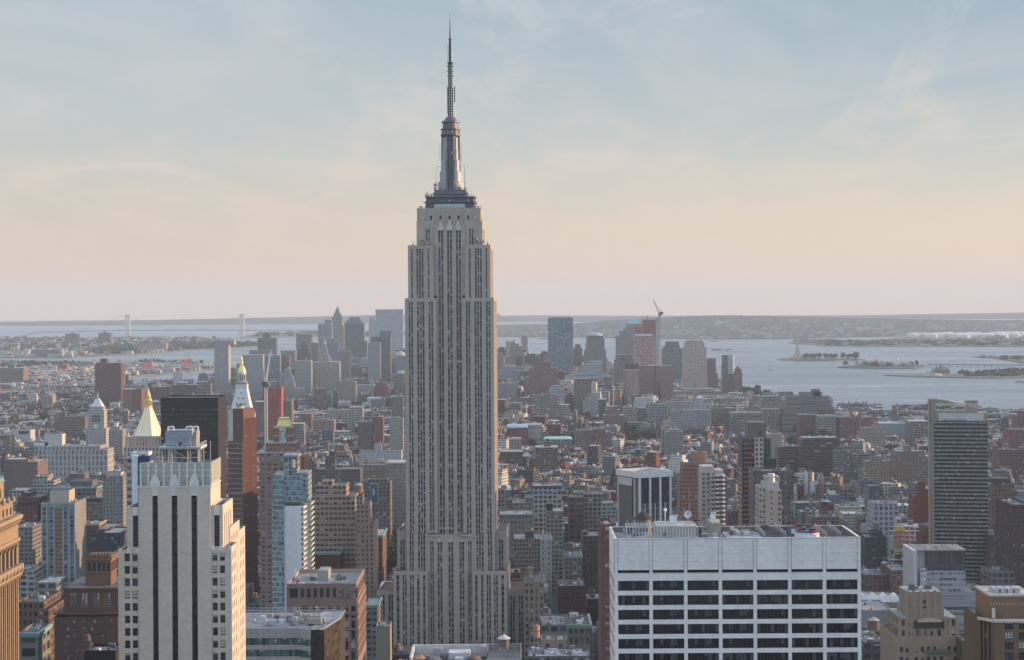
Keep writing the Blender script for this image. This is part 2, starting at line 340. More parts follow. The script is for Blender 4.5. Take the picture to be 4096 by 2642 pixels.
def tier(root, name, x0, x1, y0, y1, z0, z1, front, side=(), cap=2.6, bot=0.0, col=LIME, rec=.7, deck=TAR, para=1.2):
    mb = MB(); t = z1-cap; b = z0+bot
    mb.wall((x0, y0), (1, 0), x1-x0, z0, z1, [(a-x0, c-x0, b, t) for a, c, k in front], rec, col)
    mb.wall((x1, y0), (0, 1), y1-y0, z0, z1, [(a, c, b, t) for a, c, k in side], rec, col)
    mb.wall((x0, y1), (0, -1), y1-y0, z0, z1, [(a, c, b, t) for a, c, k in side], rec, col)
    mb.side((x1, y1), (x0, y1), z0, z1, col)
    o = [(x0, y0), (x1, y0), (x1, y1), (x0, y1)]; w = .6; i = [(x0+w, y0+w), (x1-w, y0+w), (x1-w, y1-w), (x0+w, y1-w)]
    for k in range(4):
        p, q, r, s = o[k], o[(k+1) % 4], i[(k+1) % 4], i[k]
        mb.face([(*p, z1), (*q, z1), (*r, z1), (*s, z1)], col); mb.face([(*r, z1-para), (*s, z1-para), (*s, z1), (*r, z1)], col)
    mb.build(name, root)
    dk = MB(); dk.face([(a, c, z1-para) for a, c in i], deck); dk.build('roof_deck', root)
    strips(root, (x0, y0), (1, 0), [(a-x0, c-x0, k) for a, c, k in front], b, t, rec, 0)
    strips(root, (x1, y0), (0, 1), side, b, t, rec, 0)
def landmark():
    Y = 1300; root = thing('art_deco_skyscraper', 'tallest grey limestone stepped tower with needle antenna, in the middle of the photo', 'skyscraper', (px(1797, 1200, Y), Y, 0), R(-2.5))
    OCC.append((px(1480, 1500, Y), px(2125, 1500, Y), Y-12, Y+70)); VIS.append((1500, 2110, 100, 2620, Y))
    T = lambda *a, **k: tier(root, *a, **k)
    wl = lambda s, g: [(s*b, s*a, k) if s < 0 else (a, b, k) for a, b, k in g]
    sid = [(4, 7, 2), (11, 15, 3), (19, 23, 3), (27, 31, 3), (34, 36.5, 2)]
    for s in (-1, 1):
        f = lambda a, b: (min(s*a, s*b), max(s*a, s*b))
        x0, x1 = f(8.8, 30.2); T('setback_wing', x0, x1, 0, 40, 97, 256.5, sorted(wl(s, [(24.6, 27.9, 2), (16.8, 22.2, 3), (10.9, 14.3, 2)])), sid)
        x0, x1 = f(10.6, 28); T('setback_wing', x0, x1, .9, 39, 255.2, 292.4, sorted(wl(s, [(24.6, 26.0, 1), (17.3, 22.4, 3), (13.3, 14.7, 1)])), [(4, 7, 2), (11, 15, 3), (19, 23, 3), (27, 31, 3)])
        x0, x1 = f(15.2, 30.0); T('base_wing', x0, x1, 0, 40, 71, 97.5, sorted(wl(s, [(25.0, 28.2, 2), (17.2, 22.4, 3)])), (), cap=.01, para=.01)
        x0, x1 = f(30.2, 37.4); T('side_wing', x0, x1, 9, 52, 30, 98, sorted(wl(s, [(31.9, 35.4, 2)])), [(4, 8, 2), (13, 17, 2), (22, 26, 2), (31, 35, 2)], cap=6.5, deck=(.17, .10, .08))
        x0, x1 = f(15.2, 38.4); T('base_wing', x0, x1, -7, 45, 0, 72.5, sorted(wl(s, [(34.2, 36.6, 1), (29.2, 32.4, 2), (24.4, 27.6, 2), (20.6, 22.6, 1), (16.6, 18.6, 1)])), [(5, 9, 2), (14, 18, 2), (23, 27, 2)])
        x0, x1 = f(38.4, 50.7); T('base_wing', x0, x1, 4, 50, 0, 57, sorted(wl(s, [(45.4, 49.0, 2), (39.6, 43.2, 2)])), [(4, 8, 2), (13, 17, 2), (22, 26, 2), (31, 35, 2)], deck=(.17, .10, .08))
    ctr = [(-7.7, -4.0, 2), (-1.75, 1.95, 2), (4.3, 8.0, 2)]
    T('central_shaft', -8.8, 8.8, 4, 36, 88, 258, ctr, (), cap=.01, para=.01)
    T('central_shaft', -10.6, 10.6, 4, 36, 258, 307, ctr, (), cap=4.5)
    T('base_bay', -15.2, 15.2, -.5, 4, 0, 96, [(-14.2, -11.4, 2), (-9.2, -5.6, 2), (-1.8, 1.9, 2), (5.7, 9.3, 2), (11.5, 14.3, 2)], (), cap=4.2)
    # arched heads over the base bay and the light finials at the top of the shaft
    for c in (-7.4, .05, 7.5):
        mb = MB()
        for k in range(7):
            a = R(-75+25*k); mb.bar((c, -.55, 91.2), (c+2.6*math.sin(a), -.6, 91.4+3.0*math.cos(a)), .26, (.52, .48, .42))
        mb.build('arch_ornament', root)
    for a, b, k in ctr:
        c = (a+b)/2; mb = MB()
        for w, h in ((1.9, 3.6), (1.3, 5.6), (.75, 7.6), (.3, 9.0)): mb.box(c-w, c+w, 3.55-.1*h/9, 4.02, 302.4, 302.4+h*.8, (.52, .49, .43))
        mb.build('finial', root)
    for s in (-1, 1):   # corners of the top block
        x0, x1 = (-22.4, -10.6) if s < 0 else (10.6, 22.4)
        T('crown_block', x0, x1, 5, 37, 291, 309, wl(s, [(13.2, 16.4, 2)]) if s > 0 else wl(s, [(13.2, 16.4, 2)]), [(5, 8, 2), (13, 17, 2), (22, 26, 2)], cap=5.5, bot=1.5)
    mb = MB(); ops = [(21.3+q-.7, 21.3+q+.7, 309.8, 312.6) for q in (-12.6, -6.1, .1, 6.2, 12.8)]
    mb.wall((-21.3, 6), (1, 0), 42.6, 306, 317.6, ops, .6, LIME)
    mb.wall((21.3, 6), (0, 1), 30, 306, 317.6, [(6, 8, 310, 312.6), (14, 16, 310, 312.6), (22, 24, 310, 312.6)], .6, LIME)
    mb.wall((-21.3, 36), (0, -1), 30, 306, 317.6, [], .6, LIME); mb.side((21.3, 36), (-21.3, 36), 306, 317.6, LIME)
    mb.box(-20.7, 20.7, 6.6, 35.4, 305, 316.2, LIME, tcol=TAR)
    for k in range(-3, 4): mb.box(k*6.2-3.5, k*6.2-2.7, 5.6, 6.3, 306, 317.9, LIME)
    mb.build('crown_block', root)
    for q in (-12.6, -6.1, .1, 6.2, 12.8):
        g = MB(); g.panel((-21.3, 6), (1, 0), 21.3+q-.7, 21.3+q+.7, 309.8, 312.6, .55, (.16, .03, .03) if q in (-6.1, 12.8) else (.03, .035, .04)); g.build('window', root)
    # observation deck: glazed band coloured bright as if lit, dark ledges, stepped podium
    mb = MB(); mb.box(-16.6, 16.6, 9, 33, 316.2, 321.5, (.10, .105, .11)); mb.build('podium', root)
    mb = MB(); mb.box(-10.5, 10.5, 8.85, 9.1, 317.6, 320.6, (.55, .56, .54), ((1.6, 3.0, .12, 1.0), (.05, .05, .05, 0))); mb.build('observatory_window', root, [FAC])
    for nme, a, y0, z0, z1, c in (('ledge', 17.4, 8.2, 321.5, 322.3, .13), ('podium', 16.2, 9.4, 322.3, 325.2, .10), ('ledge', 17, 8.6, 325.2, 325.8, .16), ('podium', 11.4, 12, 325.8, 327.8, .12), ('ledge', 12, 11.4, 327.8, 328.4, .2), ('podium', 10.8, 12.4, 328.4, 330.6, .16)):
        mb = MB(); mb.box(-a, a, y0, 42-y0, z0, z1, (c, c, c*1.03), ((2.2, 9, .7, .62), (.06, .065, .07, .2)) if nme == 'podium' else NOW); mb.build(nme, root)
    mb = MB()   # railings
    for a, y0, z in ((17.2, 8.4, 325.8), (11.8, 11.6, 330.6), (21, 6.3, 317.6)):
        for zz in (.7, 1.4): mb.bar((-a, y0, z+zz), (a, y0, z+zz), .07, (.2,.2,.2)); mb.bar((a, y0, z+zz), (a, 42-y0, z+zz), .07, (.2,.2,.2))
        for k in range(int(a)): mb.bar((-a+2*k+.5, y0, z), (-a+2*k+.5, y0, z+1.4), .06, (.2,.2,.2))
    mb.build('railing', root)
    # mooring mast
    cx, cy = 0, 21
    al = mm('aluminium', (.33, .33, .335), .55, .3, .25, .25); gl = mm('mast_glass', (.055, .05, .045), .2, 0, .4, .6)
    mb = MB(); mb.lathe(cx, cy, [(6.4, 330), (6.0, 345), (5.7, 368)], 16, METAL, ang=R(11.25)); mb.build('mast_shaft', root, [al])
    for q in range(4):
        g = MB(); a = q*math.pi/2; ca, sa = math.cos(a), math.sin(a)
        tr = lambda x, y, z: (cx+x*ca-y*sa, cy+x*sa+y*ca, z)
        g.face([tr(-2.0, -6.6, 330.6), tr(2.0, -6.6, 330.6), tr(2.0, -6.0, 368), tr(-2.0, -6.0, 368)], (.07, .06, .05), ((1.3, 3.0, .75, .8), (.035, .03, .028, .05)), [(0, 0), (4, 0), (4, 38), (0, 38)])
        g.face([tr(-2.0, -6.6, 330.6), tr(-2.0, -6.0, 368), tr(-2.0, -4.5, 368), tr(-2.0, -4.5, 330)], (.2,.2,.2)); g.face([tr(2.0, -6.6, 330.6), tr(2.0, -6.0, 368), tr(2.0, -4.5, 368), tr(2.0, -4.5, 330)], (.2,.2,.2))
        for xx in (-2.1, 0, 2.1): g.bar(tr(xx, -6.7, 330.6), tr(xx, -6.1, 368), .16, (.35,.34,.33))
        g.build('mast_window', root)
    for q in range(4):   # four winged buttresses on the diagonals
        g = MB(); a = math.pi/4+q*math.pi/2; u = (math.cos(a), math.sin(a)); v = (-u[1], u[0])
        for r, z1, wd in ((9.6, 336, 3.1), (8.6, 343, 2.6), (7.6, 351, 2.1), (6.9, 358, 1.6), (6.5, 366, 1.2)):
            ring = [(cx+u[0]*p+v[0]*s, cy+u[1]*p+v[1]*s) for p, s in ((3, -wd), (r-.8, -wd), (r, -wd*.4), (r, wd*.4), (r-.8, wd), (3, wd))]
            g.prism(ring, 330.4, z1, METAL)
            g.frustum(ring, z1, [(cx+u[0]*4+v[0]*s*.6, cy+u[1]*4+v[1]*s*.6) for s in (-wd, -wd, -wd*.4, wd*.4, wd, wd)], z1+2.5, METAL)
        g.build('buttress', root, [al])
    mb = MB(); mb.lathe(cx, cy, [(5.9, 367), (6.9, 368), (6.9, 369.2), (6.1, 369.4), (6.1, 371.6), (6.9, 372), (6.9, 372.8), (5.4, 373.2)], 20, (.2, .2, .2)); mb.build('ring_deck', root, [mm('dark_metal', (.11, .11, .115), .5, .4)])
    mb = MB(); mb.lathe(cx, cy, [(5.4, 373), (5.4, 376.6), (6.0, 377), (6.0, 378), (4.6, 378.4), (2.9, 381), (1.9, 381.4)], 20, (.2, .2, .2)); mb.build('mast_dome', root, [mm('dome_metal', (.12, .12, .122), .5, .4)])
    for q in range(14):
        mb = MB(); a = 2*math.pi*q/14; mb.bar((cx+6.1*math.cos(a), cy+6.1*math.sin(a), 369.2), (cx+6.1*math.cos(a), cy+6.1*math.sin(a), 371.8), .3, (.45,.44,.42)); mb.build('ring_post', root)
    # antenna: lattice sections, rings, panels, needle
    dk = (.035, .035, .037)
    def lattice(z0, z1, r, n, th):
        g = MB(); c4 = [(cx+r*sx, cy+r*sy) for sx, sy in ((-1, -1), (1, -1), (1, 1), (-1, 1))]
        for p in c4: g.bar((*p, z0), (*p, z1), th, dk)
        for k in range(n):
            za, zb = z0+(z1-z0)*k/n, z0+(z1-z0)*(k+1)/n
            for i in range(4):
                p, q = c4[i], c4[(i+1) % 4]; g.bar((*p, za), (*q, zb), th*.55, dk); g.bar((*q, za), (*p, za), th*.6, dk)
        g.bar((cx, cy, z0), (cx, cy, z1), th*1.3, dk); g.build('antenna_lattice', root)
    lattice(381, 401, 1.5, 11, .34); lattice(401, 418.5, 1.15, 11, .3)
    g = MB(); g.lathe(cx, cy, [(.3, 417.6), (2.0, 417.8), (2.0, 418.6), (.3, 418.8)], 14, dk); g.build('antenna_ring', root)
    g = MB(); g.bar((cx, cy, 418), (cx, cy, 434.5), .78, dk, k=8); g.lathe(cx, cy, [(.6, 434.3), (1.1, 434.5), (1.1, 434.9), (.3, 435.1)], 10, dk)
    g.bar((cx, cy, 435), (cx, cy, 446), .48, dk, k=6, r2=.25); g.bar((cx, cy, 446), (cx, cy, 452.5), .22, dk, r2=.1)
    for k in range(9): g.lathe(cx, cy, [(.6, 420+1.6*k), (.8, 420.1+1.6*k), (.6, 420.3+1.6*k)], 8, dk)
    g.build('antenna_needle', root)
    for xs, z0, z1 in ((-1.9, 384, 402.5), (3.0, 391, 402), (-1.35, 419, 431)):
        g = MB(); g.bar((cx+xs, cy-.4, z0), (cx+xs, cy-.4, z1), .24 if xs < 0 else .5, (.13,.13,.135))
        for k in range(4): zz = z0+(z1-z0)*(k+.5)/4; g.bar((cx+xs, cy-.4, zz), (cx, cy, zz), .1, dk)
        g.build('antenna_panel', root)
    for s in (-1, 1):
        g = MB()
        for z in (409, 412.5, 416): g.bar((cx, cy, z), (cx+s*2.0, cy, z), .1, dk); g.lathe(cx+s*2.0, cy, [(.1, z-.5), (.4, z), (.1, z+.5)], 8, dk)
        for z0, z1, r in ((351, 363, 7.4), (336, 347, 9.6)):
            g.bar((cx+s*r, cy-1, z0), (cx+s*r, cy-1, z1), .12, dk); g.bar((cx+s*r, cy-1, z0), (cx+s*6, cy, z0), .1, dk); g.bar((cx+s*r, cy-1, z1), (cx+s*5.6, cy, z1), .1, dk)
        g.build('antenna_bracket', root)
    # whips, dishes and clutter on the ledges
    def dish(x, y, z, r, col):
        g = MB(); P = lambda rr, k, yy: (x+rr*math.cos(k*math.pi/7), yy, z+rr*math.sin(k*math.pi/7))
        for k in range(14):
            g.face([P(r, k, y-.4), P(r, k+1, y-.4), P(r*.1, k+1, y+.2), P(r*.1, k, y+.2)], col); g.face([P(r, k, y-.4), P(r*.9, k, y+.5), P(r*.9, k+1, y+.5), P(r, k+1, y-.4)], col)
        g.bar((x, y+.3, z-r-.5), (x, y+.3, z), .15, (.2,.2,.2)); g.build('dish_antenna', root)
    for x, z, r, c in ((-18.6, 294.6, 1.6, TAN), (-14.9, 294.4, 1.5, (.42,.33,.24)), (17.0, 295.6, 1.0, TAN), (19.4, 297.6, .7, WHITE), (20.6, 295.4, 1.1, (.5,.5,.5)), (23.2, 294.4, 1.0, (.45,.45,.46)), (19.0, 296.2, .7, WHITE), (-17.8, 311, .8, WHITE), (17.8, 311, .8, WHITE), (-9.8, 333.5, 1.5, (.4,.42,.44))):
        dish(x, 3.6 if z < 300 else (5.2 if z < 320 else 12), z, r, c)
    for _ in range(46):
        g = MB()
        s = rnd.choice((-1, 1)); x, z0, zz, yy = rnd.choice([(rnd.uniform(21, 27.5), 292, 4.5, 2), (rnd.uniform(9, 16.5), 325.8, 4, 9), (rnd.uniform(6.5, 11.8), 330.6, 6, 12), (rnd.uniform(16, 21), 317.5, 2.2, 7)])
        yy += rnd.uniform(0, 4); h = rnd.uniform(.4, 1)*zz; g.bar((s*x, yy, z0), (s*x, yy, z0+h), .09, (.14,.14,.14))
        if rnd.random() < .5: g.box(s*x-.5, s*x+.5, yy-.4, yy+.4, z0, z0+rnd.uniform(.6, 1.8), (.3,.3,.29))
        if rnd.random() < .4: g.bar((s*x-.9, yy, z0+h*.8), (s*x+.9, yy, z0+h*.8), .07, (.14,.14,.14))
        g.build('whip_antenna', root)
    for s in (-1, 1):
        g = MB(); g.bar((s*9.9, 12, 330.6), (s*10.4, 12, 341), .08, (.14,.14,.14)); g.build('whip_antenna', root); g = MB(); g.bar((s*16.6, 8.6, 322), (s*19.5, 8.2, 322.4), .14, (.14,.14,.14))
        g.build('whip_antenna', root)
    # window cleaners' platforms hanging near the arches
    for x0, x1, z in ((-7.6, 1.2, 100.5), (-14.3, -8.2, 95.5), (2.2, 7.6, 97.3), (7.6, 14.6, 95.4)):
        g = MB(); g.box(x0, x1, -1.9, -1.1, z, z+.35, (.5,.5,.5)); g.bar((x0, -1.9, z+1.1), (x1, -1.9, z+1.1), .08, (.5,.5,.5))
        k = x0
        while k < x1: g.bar((k, -1.9, z), (k, -1.9, z+1.1), .07, (.5,.5,.5)); k += 1.2
        for xx in (x0+.5, x1-.5): g.bar((xx, -1.5, z), (xx, -.4 if abs(xx) > 8.8 else 3.4, z+18), .05, (.12,.12,.12))
        tag(g.build('cleaning_platform', root))
    return root
landmark(); REFS.append(('the tall central tower', 1800, 1500))
# ================================================================== hand placed buildings of the middle distance and downtown
ALLB = []
def bld(name, cat, label, Y, D, col, ws, tiers, vb, ex=(), ref=None, rot=0.0, side=None, tcol=None, group=None, dx=0):
    Yn = (1.0 if vb < 2000 else .9)*236*F/(vb-V0+((tiers[0][0]+tiers[0][1])/2-U0)*ROLL)
    if Yn > Y and vb < 2600: D *= Yn/Y; Y = Yn
    W = WS[ws] if isinstance(ws, str) else ws
    sw = WS[side] if isinstance(side, str) else (side or W)
    u0, u1, vt = tiers[0]; vm = vt; col = tuple(t*(.56 if Y < 2300 else .60 if Y < 4000 else .62) for t in col)
    xc = (px(u0, vm, Y)+px(u1, vm, Y))/2
    root = thing(name, label, cat, (xc, Y, 0), R(rot), group); root['base_y'] = Y
    hw0 = (px(u1, vm, Y)-px(u0, vm, Y))/2
    OCC.append((xc-hw0-2, xc+hw0+2, Y-2, Y+D+2))
    VIS.append((min(t[0] for t in tiers), max(t[1] for t in tiers), min(t[2] for t in tiers), vb, Y))
    z = 0; top = None; uc = (u0+u1)/2
    cd = tcol or rnd.choice([(.10,.10,.105), (.16,.16,.165), (.3,.3,.3), (.42,.42,.42), (.2,.19,.18)])
    for i, (a, b, v) in enumerate(tiers):
        d = D if i == 0 else D*max(.3, min(1, (b-a)/(u1-u0)))
        y0 = (D-d)/2 if i else 0.0
        x0, x1 = px(a, v, Y+y0)-xc, px(b, v, Y+y0)-xc; z1 = pz((a+b)/2, v, Y+y0)
        if z1 <= z+.5: z1 = z+3
        mb = MB(); wss = [W, sw, W, sw]
        if Y < 2600 and min(x1-x0, d) > 4: mb.parapet(x0, x1, y0, y0+d, z, z1, col, wss=wss, h=min(1.1, z1-z-.2)); zt = z1-min(1.1, z1-z-.2)
        else: mb.box(x0, x1, y0, y0+d, z, z1, col, top=False, wss=wss); zt = z1
        mb.build('wall' if i == 0 else 'setback_storey', root)
        m = MB(); q = .35 if Y < 2600 else 0
        m.face([(x0+q, y0+q, zt), (x1-q, y0+q, zt), (x1-q, y0+d-q, zt), (x0+q, y0+d-q, zt)], cd)
        m.build('roof', root); top = (x0, x1, y0, y0+d, zt, z1); z = zt
    x0, x1, y0, y1, zt, z1 = top; yc = (y0+y1)/2
    for e in ex:
        k = e[0]; m = MB()
        if k == 'mech':
            a, b = px(e[1], e[3], Y+yc)-xc, px(e[2], e[3], Y+yc)-xc; zz = pz(uc, e[3], Y+yc-(y1-y0)*.2); c = e[4] if len(e) > 4 else tuple(t*.85 for t in col)
            m.box(a, b, yc-(y1-y0)*.25, yc+(y1-y0)*.25, zt, max(zt+2, zz), c, (WS[e[5]] if len(e) > 5 else NOW), tcol=TAR); m.build('penthouse', root)
        elif k == 'tank':
            r = e[2] if len(e) > 2 else 2.0; tank_mesh(m, px(e[1], vt, Y+yc)-xc, yc, zt, r, r*1.7, 3.2); m.build('water_tank', root)
        elif k == 'pyr':     # u0,u1 at base, apex v, colour, top u0,u1
            a, b = px(e[1], vt, Y)-xc, px(e[2], vt, Y)-xc; za = pz(uc, e[3], Y+yc); c = e[4]
            ta, tb = (px(e[5], vt, Y)-xc, px(e[6], vt, Y)-xc) if len(e) > 5 else ((a+b)/2-.05, (a+b)/2+.05)
            h = (b-a)/2; th = (tb-ta)/2
            m.frustum([(a, yc-h), (b, yc-h), (b, yc+h), (a, yc+h)], z1, [(ta, yc-th), (tb, yc-th), (tb, yc+th), (ta, yc+th)], za, c); m.build('pyramid_roof', root)
        elif k == 'hip':
            za = pz(uc, e[1], Y+yc); s = e[3]
            m.frustum([(x0, y0), (x1, y0), (x1, y1), (x0, y1)], z1, [(x0+(x1-x0)*s, y0+(y1-y0)*s), (x1-(x1-x0)*s, y0+(y1-y0)*s), (x1-(x1-x0)*s, y1-(y1-y0)*s), (x0+(x1-x0)*s, y1-(y1-y0)*s)], za, e[2], tcol=e[2]); m.build('hipped_roof', root)
        elif k == 'dome':
            r = (x1-x0)/2*.97; zz = pz(uc, e[1], Y+yc)-z1
            m.lathe((x0+x1)/2, yc, [(r*math.cos(t), z1+zz*math.sin(t)) for t in [R(9*i) for i in range(10)]], 20, e[2]); m.build('dome_roof', root)
        elif k == 'ant': m.bar((px(e[1], vt, Y)-xc, yc, zt), (px(e[1], vt, Y)-xc, yc, pz(e[1], e[2], Y+yc)), (e[3] if len(e) > 3 else .4), (.4,.4,.4), r2=.12); m.build('mast', root)
        elif k == 'clut': roof_clutter(m, x0, x1, y0, y1, zt, e[1], root)
        elif k == 'corn':
            c = e[1] if len(e) > 1 else tuple(t*1.1 for t in col); o = e[2] if len(e) > 2 else .9
            for zz, oo, h in ((z1-.9, o, .9), (z1-1.9, o*.55, 1.0)):
                m.box(x0-oo, x1+oo, y0-oo, y0+.002, zz, zz+h-.004, c, bottom=True); m.box(x1-.002, x1+oo, y0+.004, y1, zz, zz+h-.006, c, bottom=True)
            m.build('cornice', root)
        elif k == 'fins':
            c = e[2]; d = e[3] if len(e) > 3 else .7; wd = e[4] if len(e) > 4 else .45; ztop = z1-(e[5] if len(e) > 5 else 0)
            f0 = tiers[0]; xa, xb = px(f0[0], f0[2], Y)-xc, px(f0[1], f0[2], Y)-xc
            for i in range(e[1]+1):
                xx = xa+(xb-xa)*i/e[1]; g = MB(); g.box(xx-wd/2, xx+wd/2, -d, .0, 0, ztop, c); g.build('vertical_fin', root)
        elif k == 'slab':     # projecting floor edges all round the front and sides
            zz = 6.0
            while zz < z1-2:
                if e[1]: m.box(x0-e[3], x1+e[3], y0-e[3], y0, zz, zz+e[2], e[4], bottom=True); m.box(x1, x1+e[3], y0+.01, y1, zz, zz+e[2]-.004, e[4], bottom=True)
                zz += e[1]
            m.build('floor_edges', root)
        elif k == 'crown':
            nn = e[1]; 
            for i in range(nn+1): xx = x0+(x1-x0)*i/nn; m.box(xx-.5, xx+.5, y0-.4, y0+.6, z1-e[2]*.6, z1+e[2]*.5, e[3] if len(e) > 3 else col)
            m.build('crown_piers', root)
    ALLB.append((root, u0, u1, vt, Y))
    if ref: REFS.append((ref, uc, (min(t[2] for t in tiers)+min(vb, 2642))/2))
    return root
# ---- far left, towards the river
bld('apartment_tower', 'apartment tower', 'tall reddish brown bowed apartment tower standing before the river', 3800, 34, (.21,.115,.085), ((3.0,2.9,.42,.95),(.10,.06,.05,.03)), [(380, 484, 1453)], 1612, [('mech', 405, 429, 1436)], 'the bowed brown tower')
bld('apartment_tower', 'apartment tower', 'pinkish brick apartment slab right beside the bowed brown tower', 3750, 40, (.36,.20,.15), 'dots', [(490, 533, 1558)], 1640)
bld('apartment_tower', 'apartment tower', 'darker brick apartment slab, second to the right of the bowed brown tower', 3800, 40, (.25,.14,.11), 'dots', [(535, 566, 1556)], 1640)
bld('apartment_block', 'apartment block', 'long dark brick block with two chimneys, left of the white finned tower', 4600, 30, (.15,.105,.095), 'dots', [(592, 668, 1548)], 1592, [('mech', 580+14, 594+14, 1531), ('ant', 632, 1524, 5)])
bld('apartment_block', 'apartment block', 'stepped dark brick housing slab just left of the white finned tower', 4500, 30, (.2,.13,.115), 'band', [(690, 786, 1540), (705, 745, 1533)], 1592)
bld('apartment_block', 'apartment block', 'grey banded housing slab touching the white finned tower', 4400, 30, (.30,.27,.26), 'band', [(786, 842, 1533)], 1592)
bld('apartment_tower', 'apartment tower', 'cream apartment tower standing alone among low roofs near the left edge', 3600, 26, CREAM, 'apt', [(168, 210, 1582), (178, 198, 1571)], 1622, ref='the lone cream tower')
bld('warehouse', 'warehouse', 'big brick riverside warehouse at the left edge of the photo', 5900, 60, (.33,.26,.22), 'wide', [(0, 93, 1473), (30, 58, 1458)], 1527, ref='the riverside warehouse')
bld('warehouse', 'warehouse', 'low stepped annexe beside the big brick riverside warehouse', 5850, 40, (.34,.28,.25), 'wide', [(94, 137, 1522), (118, 136, 1515)], 1536)
bld('pier_shed', 'shed', 'long white riverside shed with blue doors, nearest to the left edge', 5720, 40, (.42,.47,.52), ((22,8,.3,.6),(.2,.27,.36,.1)), [(0, 245, 1556)], 1568)
bld('pier_shed', 'shed', 'long pale flat shed on the far river bank behind the bowed tower', 6050, 70, (.36,.37,.40), ((30,9,.2,.4),(.14,.16,.19,.1)), [(150, 362, 1530)], 1537)
bld('pier_shed', 'shed', 'pale blue pier shed between the bowed tower and the red cranes', 6850, 40, (.34,.42,.50), 'none', [(495, 552, 1489)], 1500, [('hip', 1486, (.4,.46,.52), .12)])
bld('pier_shed', 'shed', 'long cream dock shed with many bays behind the red cranes', 7500, 50, (.5,.47,.40), ((18,8,.3,.5),(.2,.19,.18,.1)), [(618, 710, 1464)], 1474)
bld('pier_shed', 'shed', 'cream gabled dock shed right of the second red crane', 7600, 50, (.52,.46,.38), ((20,8,.3,.5),(.2,.19,.18,.1)), [(812, 858, 1462)], 1475, [('hip', 1456, (.42,.38,.33), .25)])
for u0, u1, vt, Y, l in ((261, 310, 1336, 11300, 'left one of two dark twin blocks far away below the sea horizon'), (393, 441, 1333, 11300, 'right one of two dark twin blocks far away, under the left bridge tower')):
    bld('apartment_tower', 'apartment tower', l, Y, 60, (.17,.13,.125), 'dots', [(u0, u1, vt), (u0+20, u0+34, vt-5)], 1378, ref=None)
bld('apartment_block', 'apartment block', 'long sunlit cream hospital block far away, below the left bridge tower', 9900, 60, (.55,.44,.34), 'wide', [(534, 664, 1375), (545, 552, 1366), (620, 640, 1369)], 1394)
bld('warehouse', 'warehouse', 'long grey terminal warehouse far away near the left edge', 9000, 50, (.28,.28,.30), 'vert', [(123, 234, 1398)], 1421)
bld('warehouse', 'warehouse', 'white cubic warehouse at the end of the long grey terminal', 8950, 40, (.66,.58,.52), 'wide', [(234, 248, 1397)], 1416)
bld('warehouse', 'warehouse', 'low cream cubic shed beyond the white cubic warehouse', 9000, 40, (.62,.56,.48), 'none', [(267, 285, 1406)], 1416)
bld('warehouse', 'warehouse', 'pale seven bay warehouse in front of the far tree belt', 7300, 50, (.5,.45,.38), 'wide', [(318, 375, 1446)], 1470)
bld('warehouse', 'warehouse', 'red roofed low shed left of the pale seven bay warehouse', 6900, 40, (.4,.15,.13), 'none', [(232, 267, 1459)], 1472)
# ---- downtown left of the tall tower
bld('office_tower', 'office tower', 'white tower with dark vertical stripes and a blank pink end wall', 5700, 44, (.52,.50,.48), ((3.4,3.6,.36,1.0),(.12,.125,.135,.0)), [(857, 914, 1380), (858, 936, 1363)], 1580, [('mech', 862, 885, 1360)], 'the white finned tower', side='none')
bld('office_tower', 'office tower', 'dark grey tower with a two stepped flat top, downtown left', 6800, 50, (.10,.11,.125), 'dots', [(1030, 1103, 1354), (1050, 1081, 1338), (1058, 1074, 1331)], 1424, ref='the dark stepped tower')
bld('office_tower', 'office tower', 'wide low grey block in front of the dark stepped tower', 6500, 50, (.2,.205,.215), 'fine', [(997, 1082, 1402)], 1430)
bld('office_tower', 'office tower', 'broad pale stone tower with small square windows behind the gold domed spire', 5300, 40, (.46,.45,.43), ((2.8,3.7,.36,.40),(.10,.10,.11,.05)), [(966, 1050, 1420)], 1585, [('crown', 9, 5)], 'the broad pale tower')
bld('office_tower', 'office tower', 'slate blue tower with pale horizontal bands behind the crane jib', 6300, 45, (.34,.36,.38), 'band', [(1054, 1119, 1422)], 1540)
bld('office_tower', 'office tower', 'brown tower end wall right of the banded slate tower', 6250, 45, (.28,.18,.155), 'band', [(1119, 1158, 1425)], 1490)
bld('office_tower', 'office tower', 'white banded slab behind the brown end wall', 6800, 40, (.42,.43,.44), 'band', [(1122, 1181, 1404)], 1480)
bld('office_tower', 'office tower', 'dark bronze tower with a flat top behind the black stepped pyramid', 6900, 50, (.17,.125,.11), 'band', [(1184, 1246, 1337)], 1400, ref='the dark bronze tower')
bld('office_tower', 'office tower', 'black glass tower with sloping stepped sides above the courthouse', 5500, 40, (.045,.045,.055), ((2.5,3.6,.8,.7),(.035,.035,.04,.0)), [(1181, 1243, 1443), (1184, 1240, 1410), (1192, 1236, 1392), (1200, 1231, 1378), (1207, 1224, 1367)], 1448, ref='the black stepped pyramid tower')
bld('courthouse', 'courthouse', 'pale stone courthouse tower under the black stepped glass pyramid', 5250, 34, (.47,.45,.41), ((3.0,3.8,.38,.55),(.11,.11,.11,.0)), [(1179, 1245, 1452), (1181, 1243, 1444)], 1580, [('corn',)])
bld('office_tower', 'office tower', 'brownish tower with a sunlit right side left of the striped black tower', 6700, 40, (.24,.22,.215), 'fine', [(1234, 1271, 1372)], 1440)
bld('office_tower', 'office tower', 'tall black tower with bright vertical stripes downtown', 6700, 44, (.40,.41,.42), ((6.0,60,.66,.9),(.07,.075,.085,.0)), [(1272, 1326, 1296)], 1420, [('mech', 1300, 1328, 1281, DGREY)], 'the striped black tower')
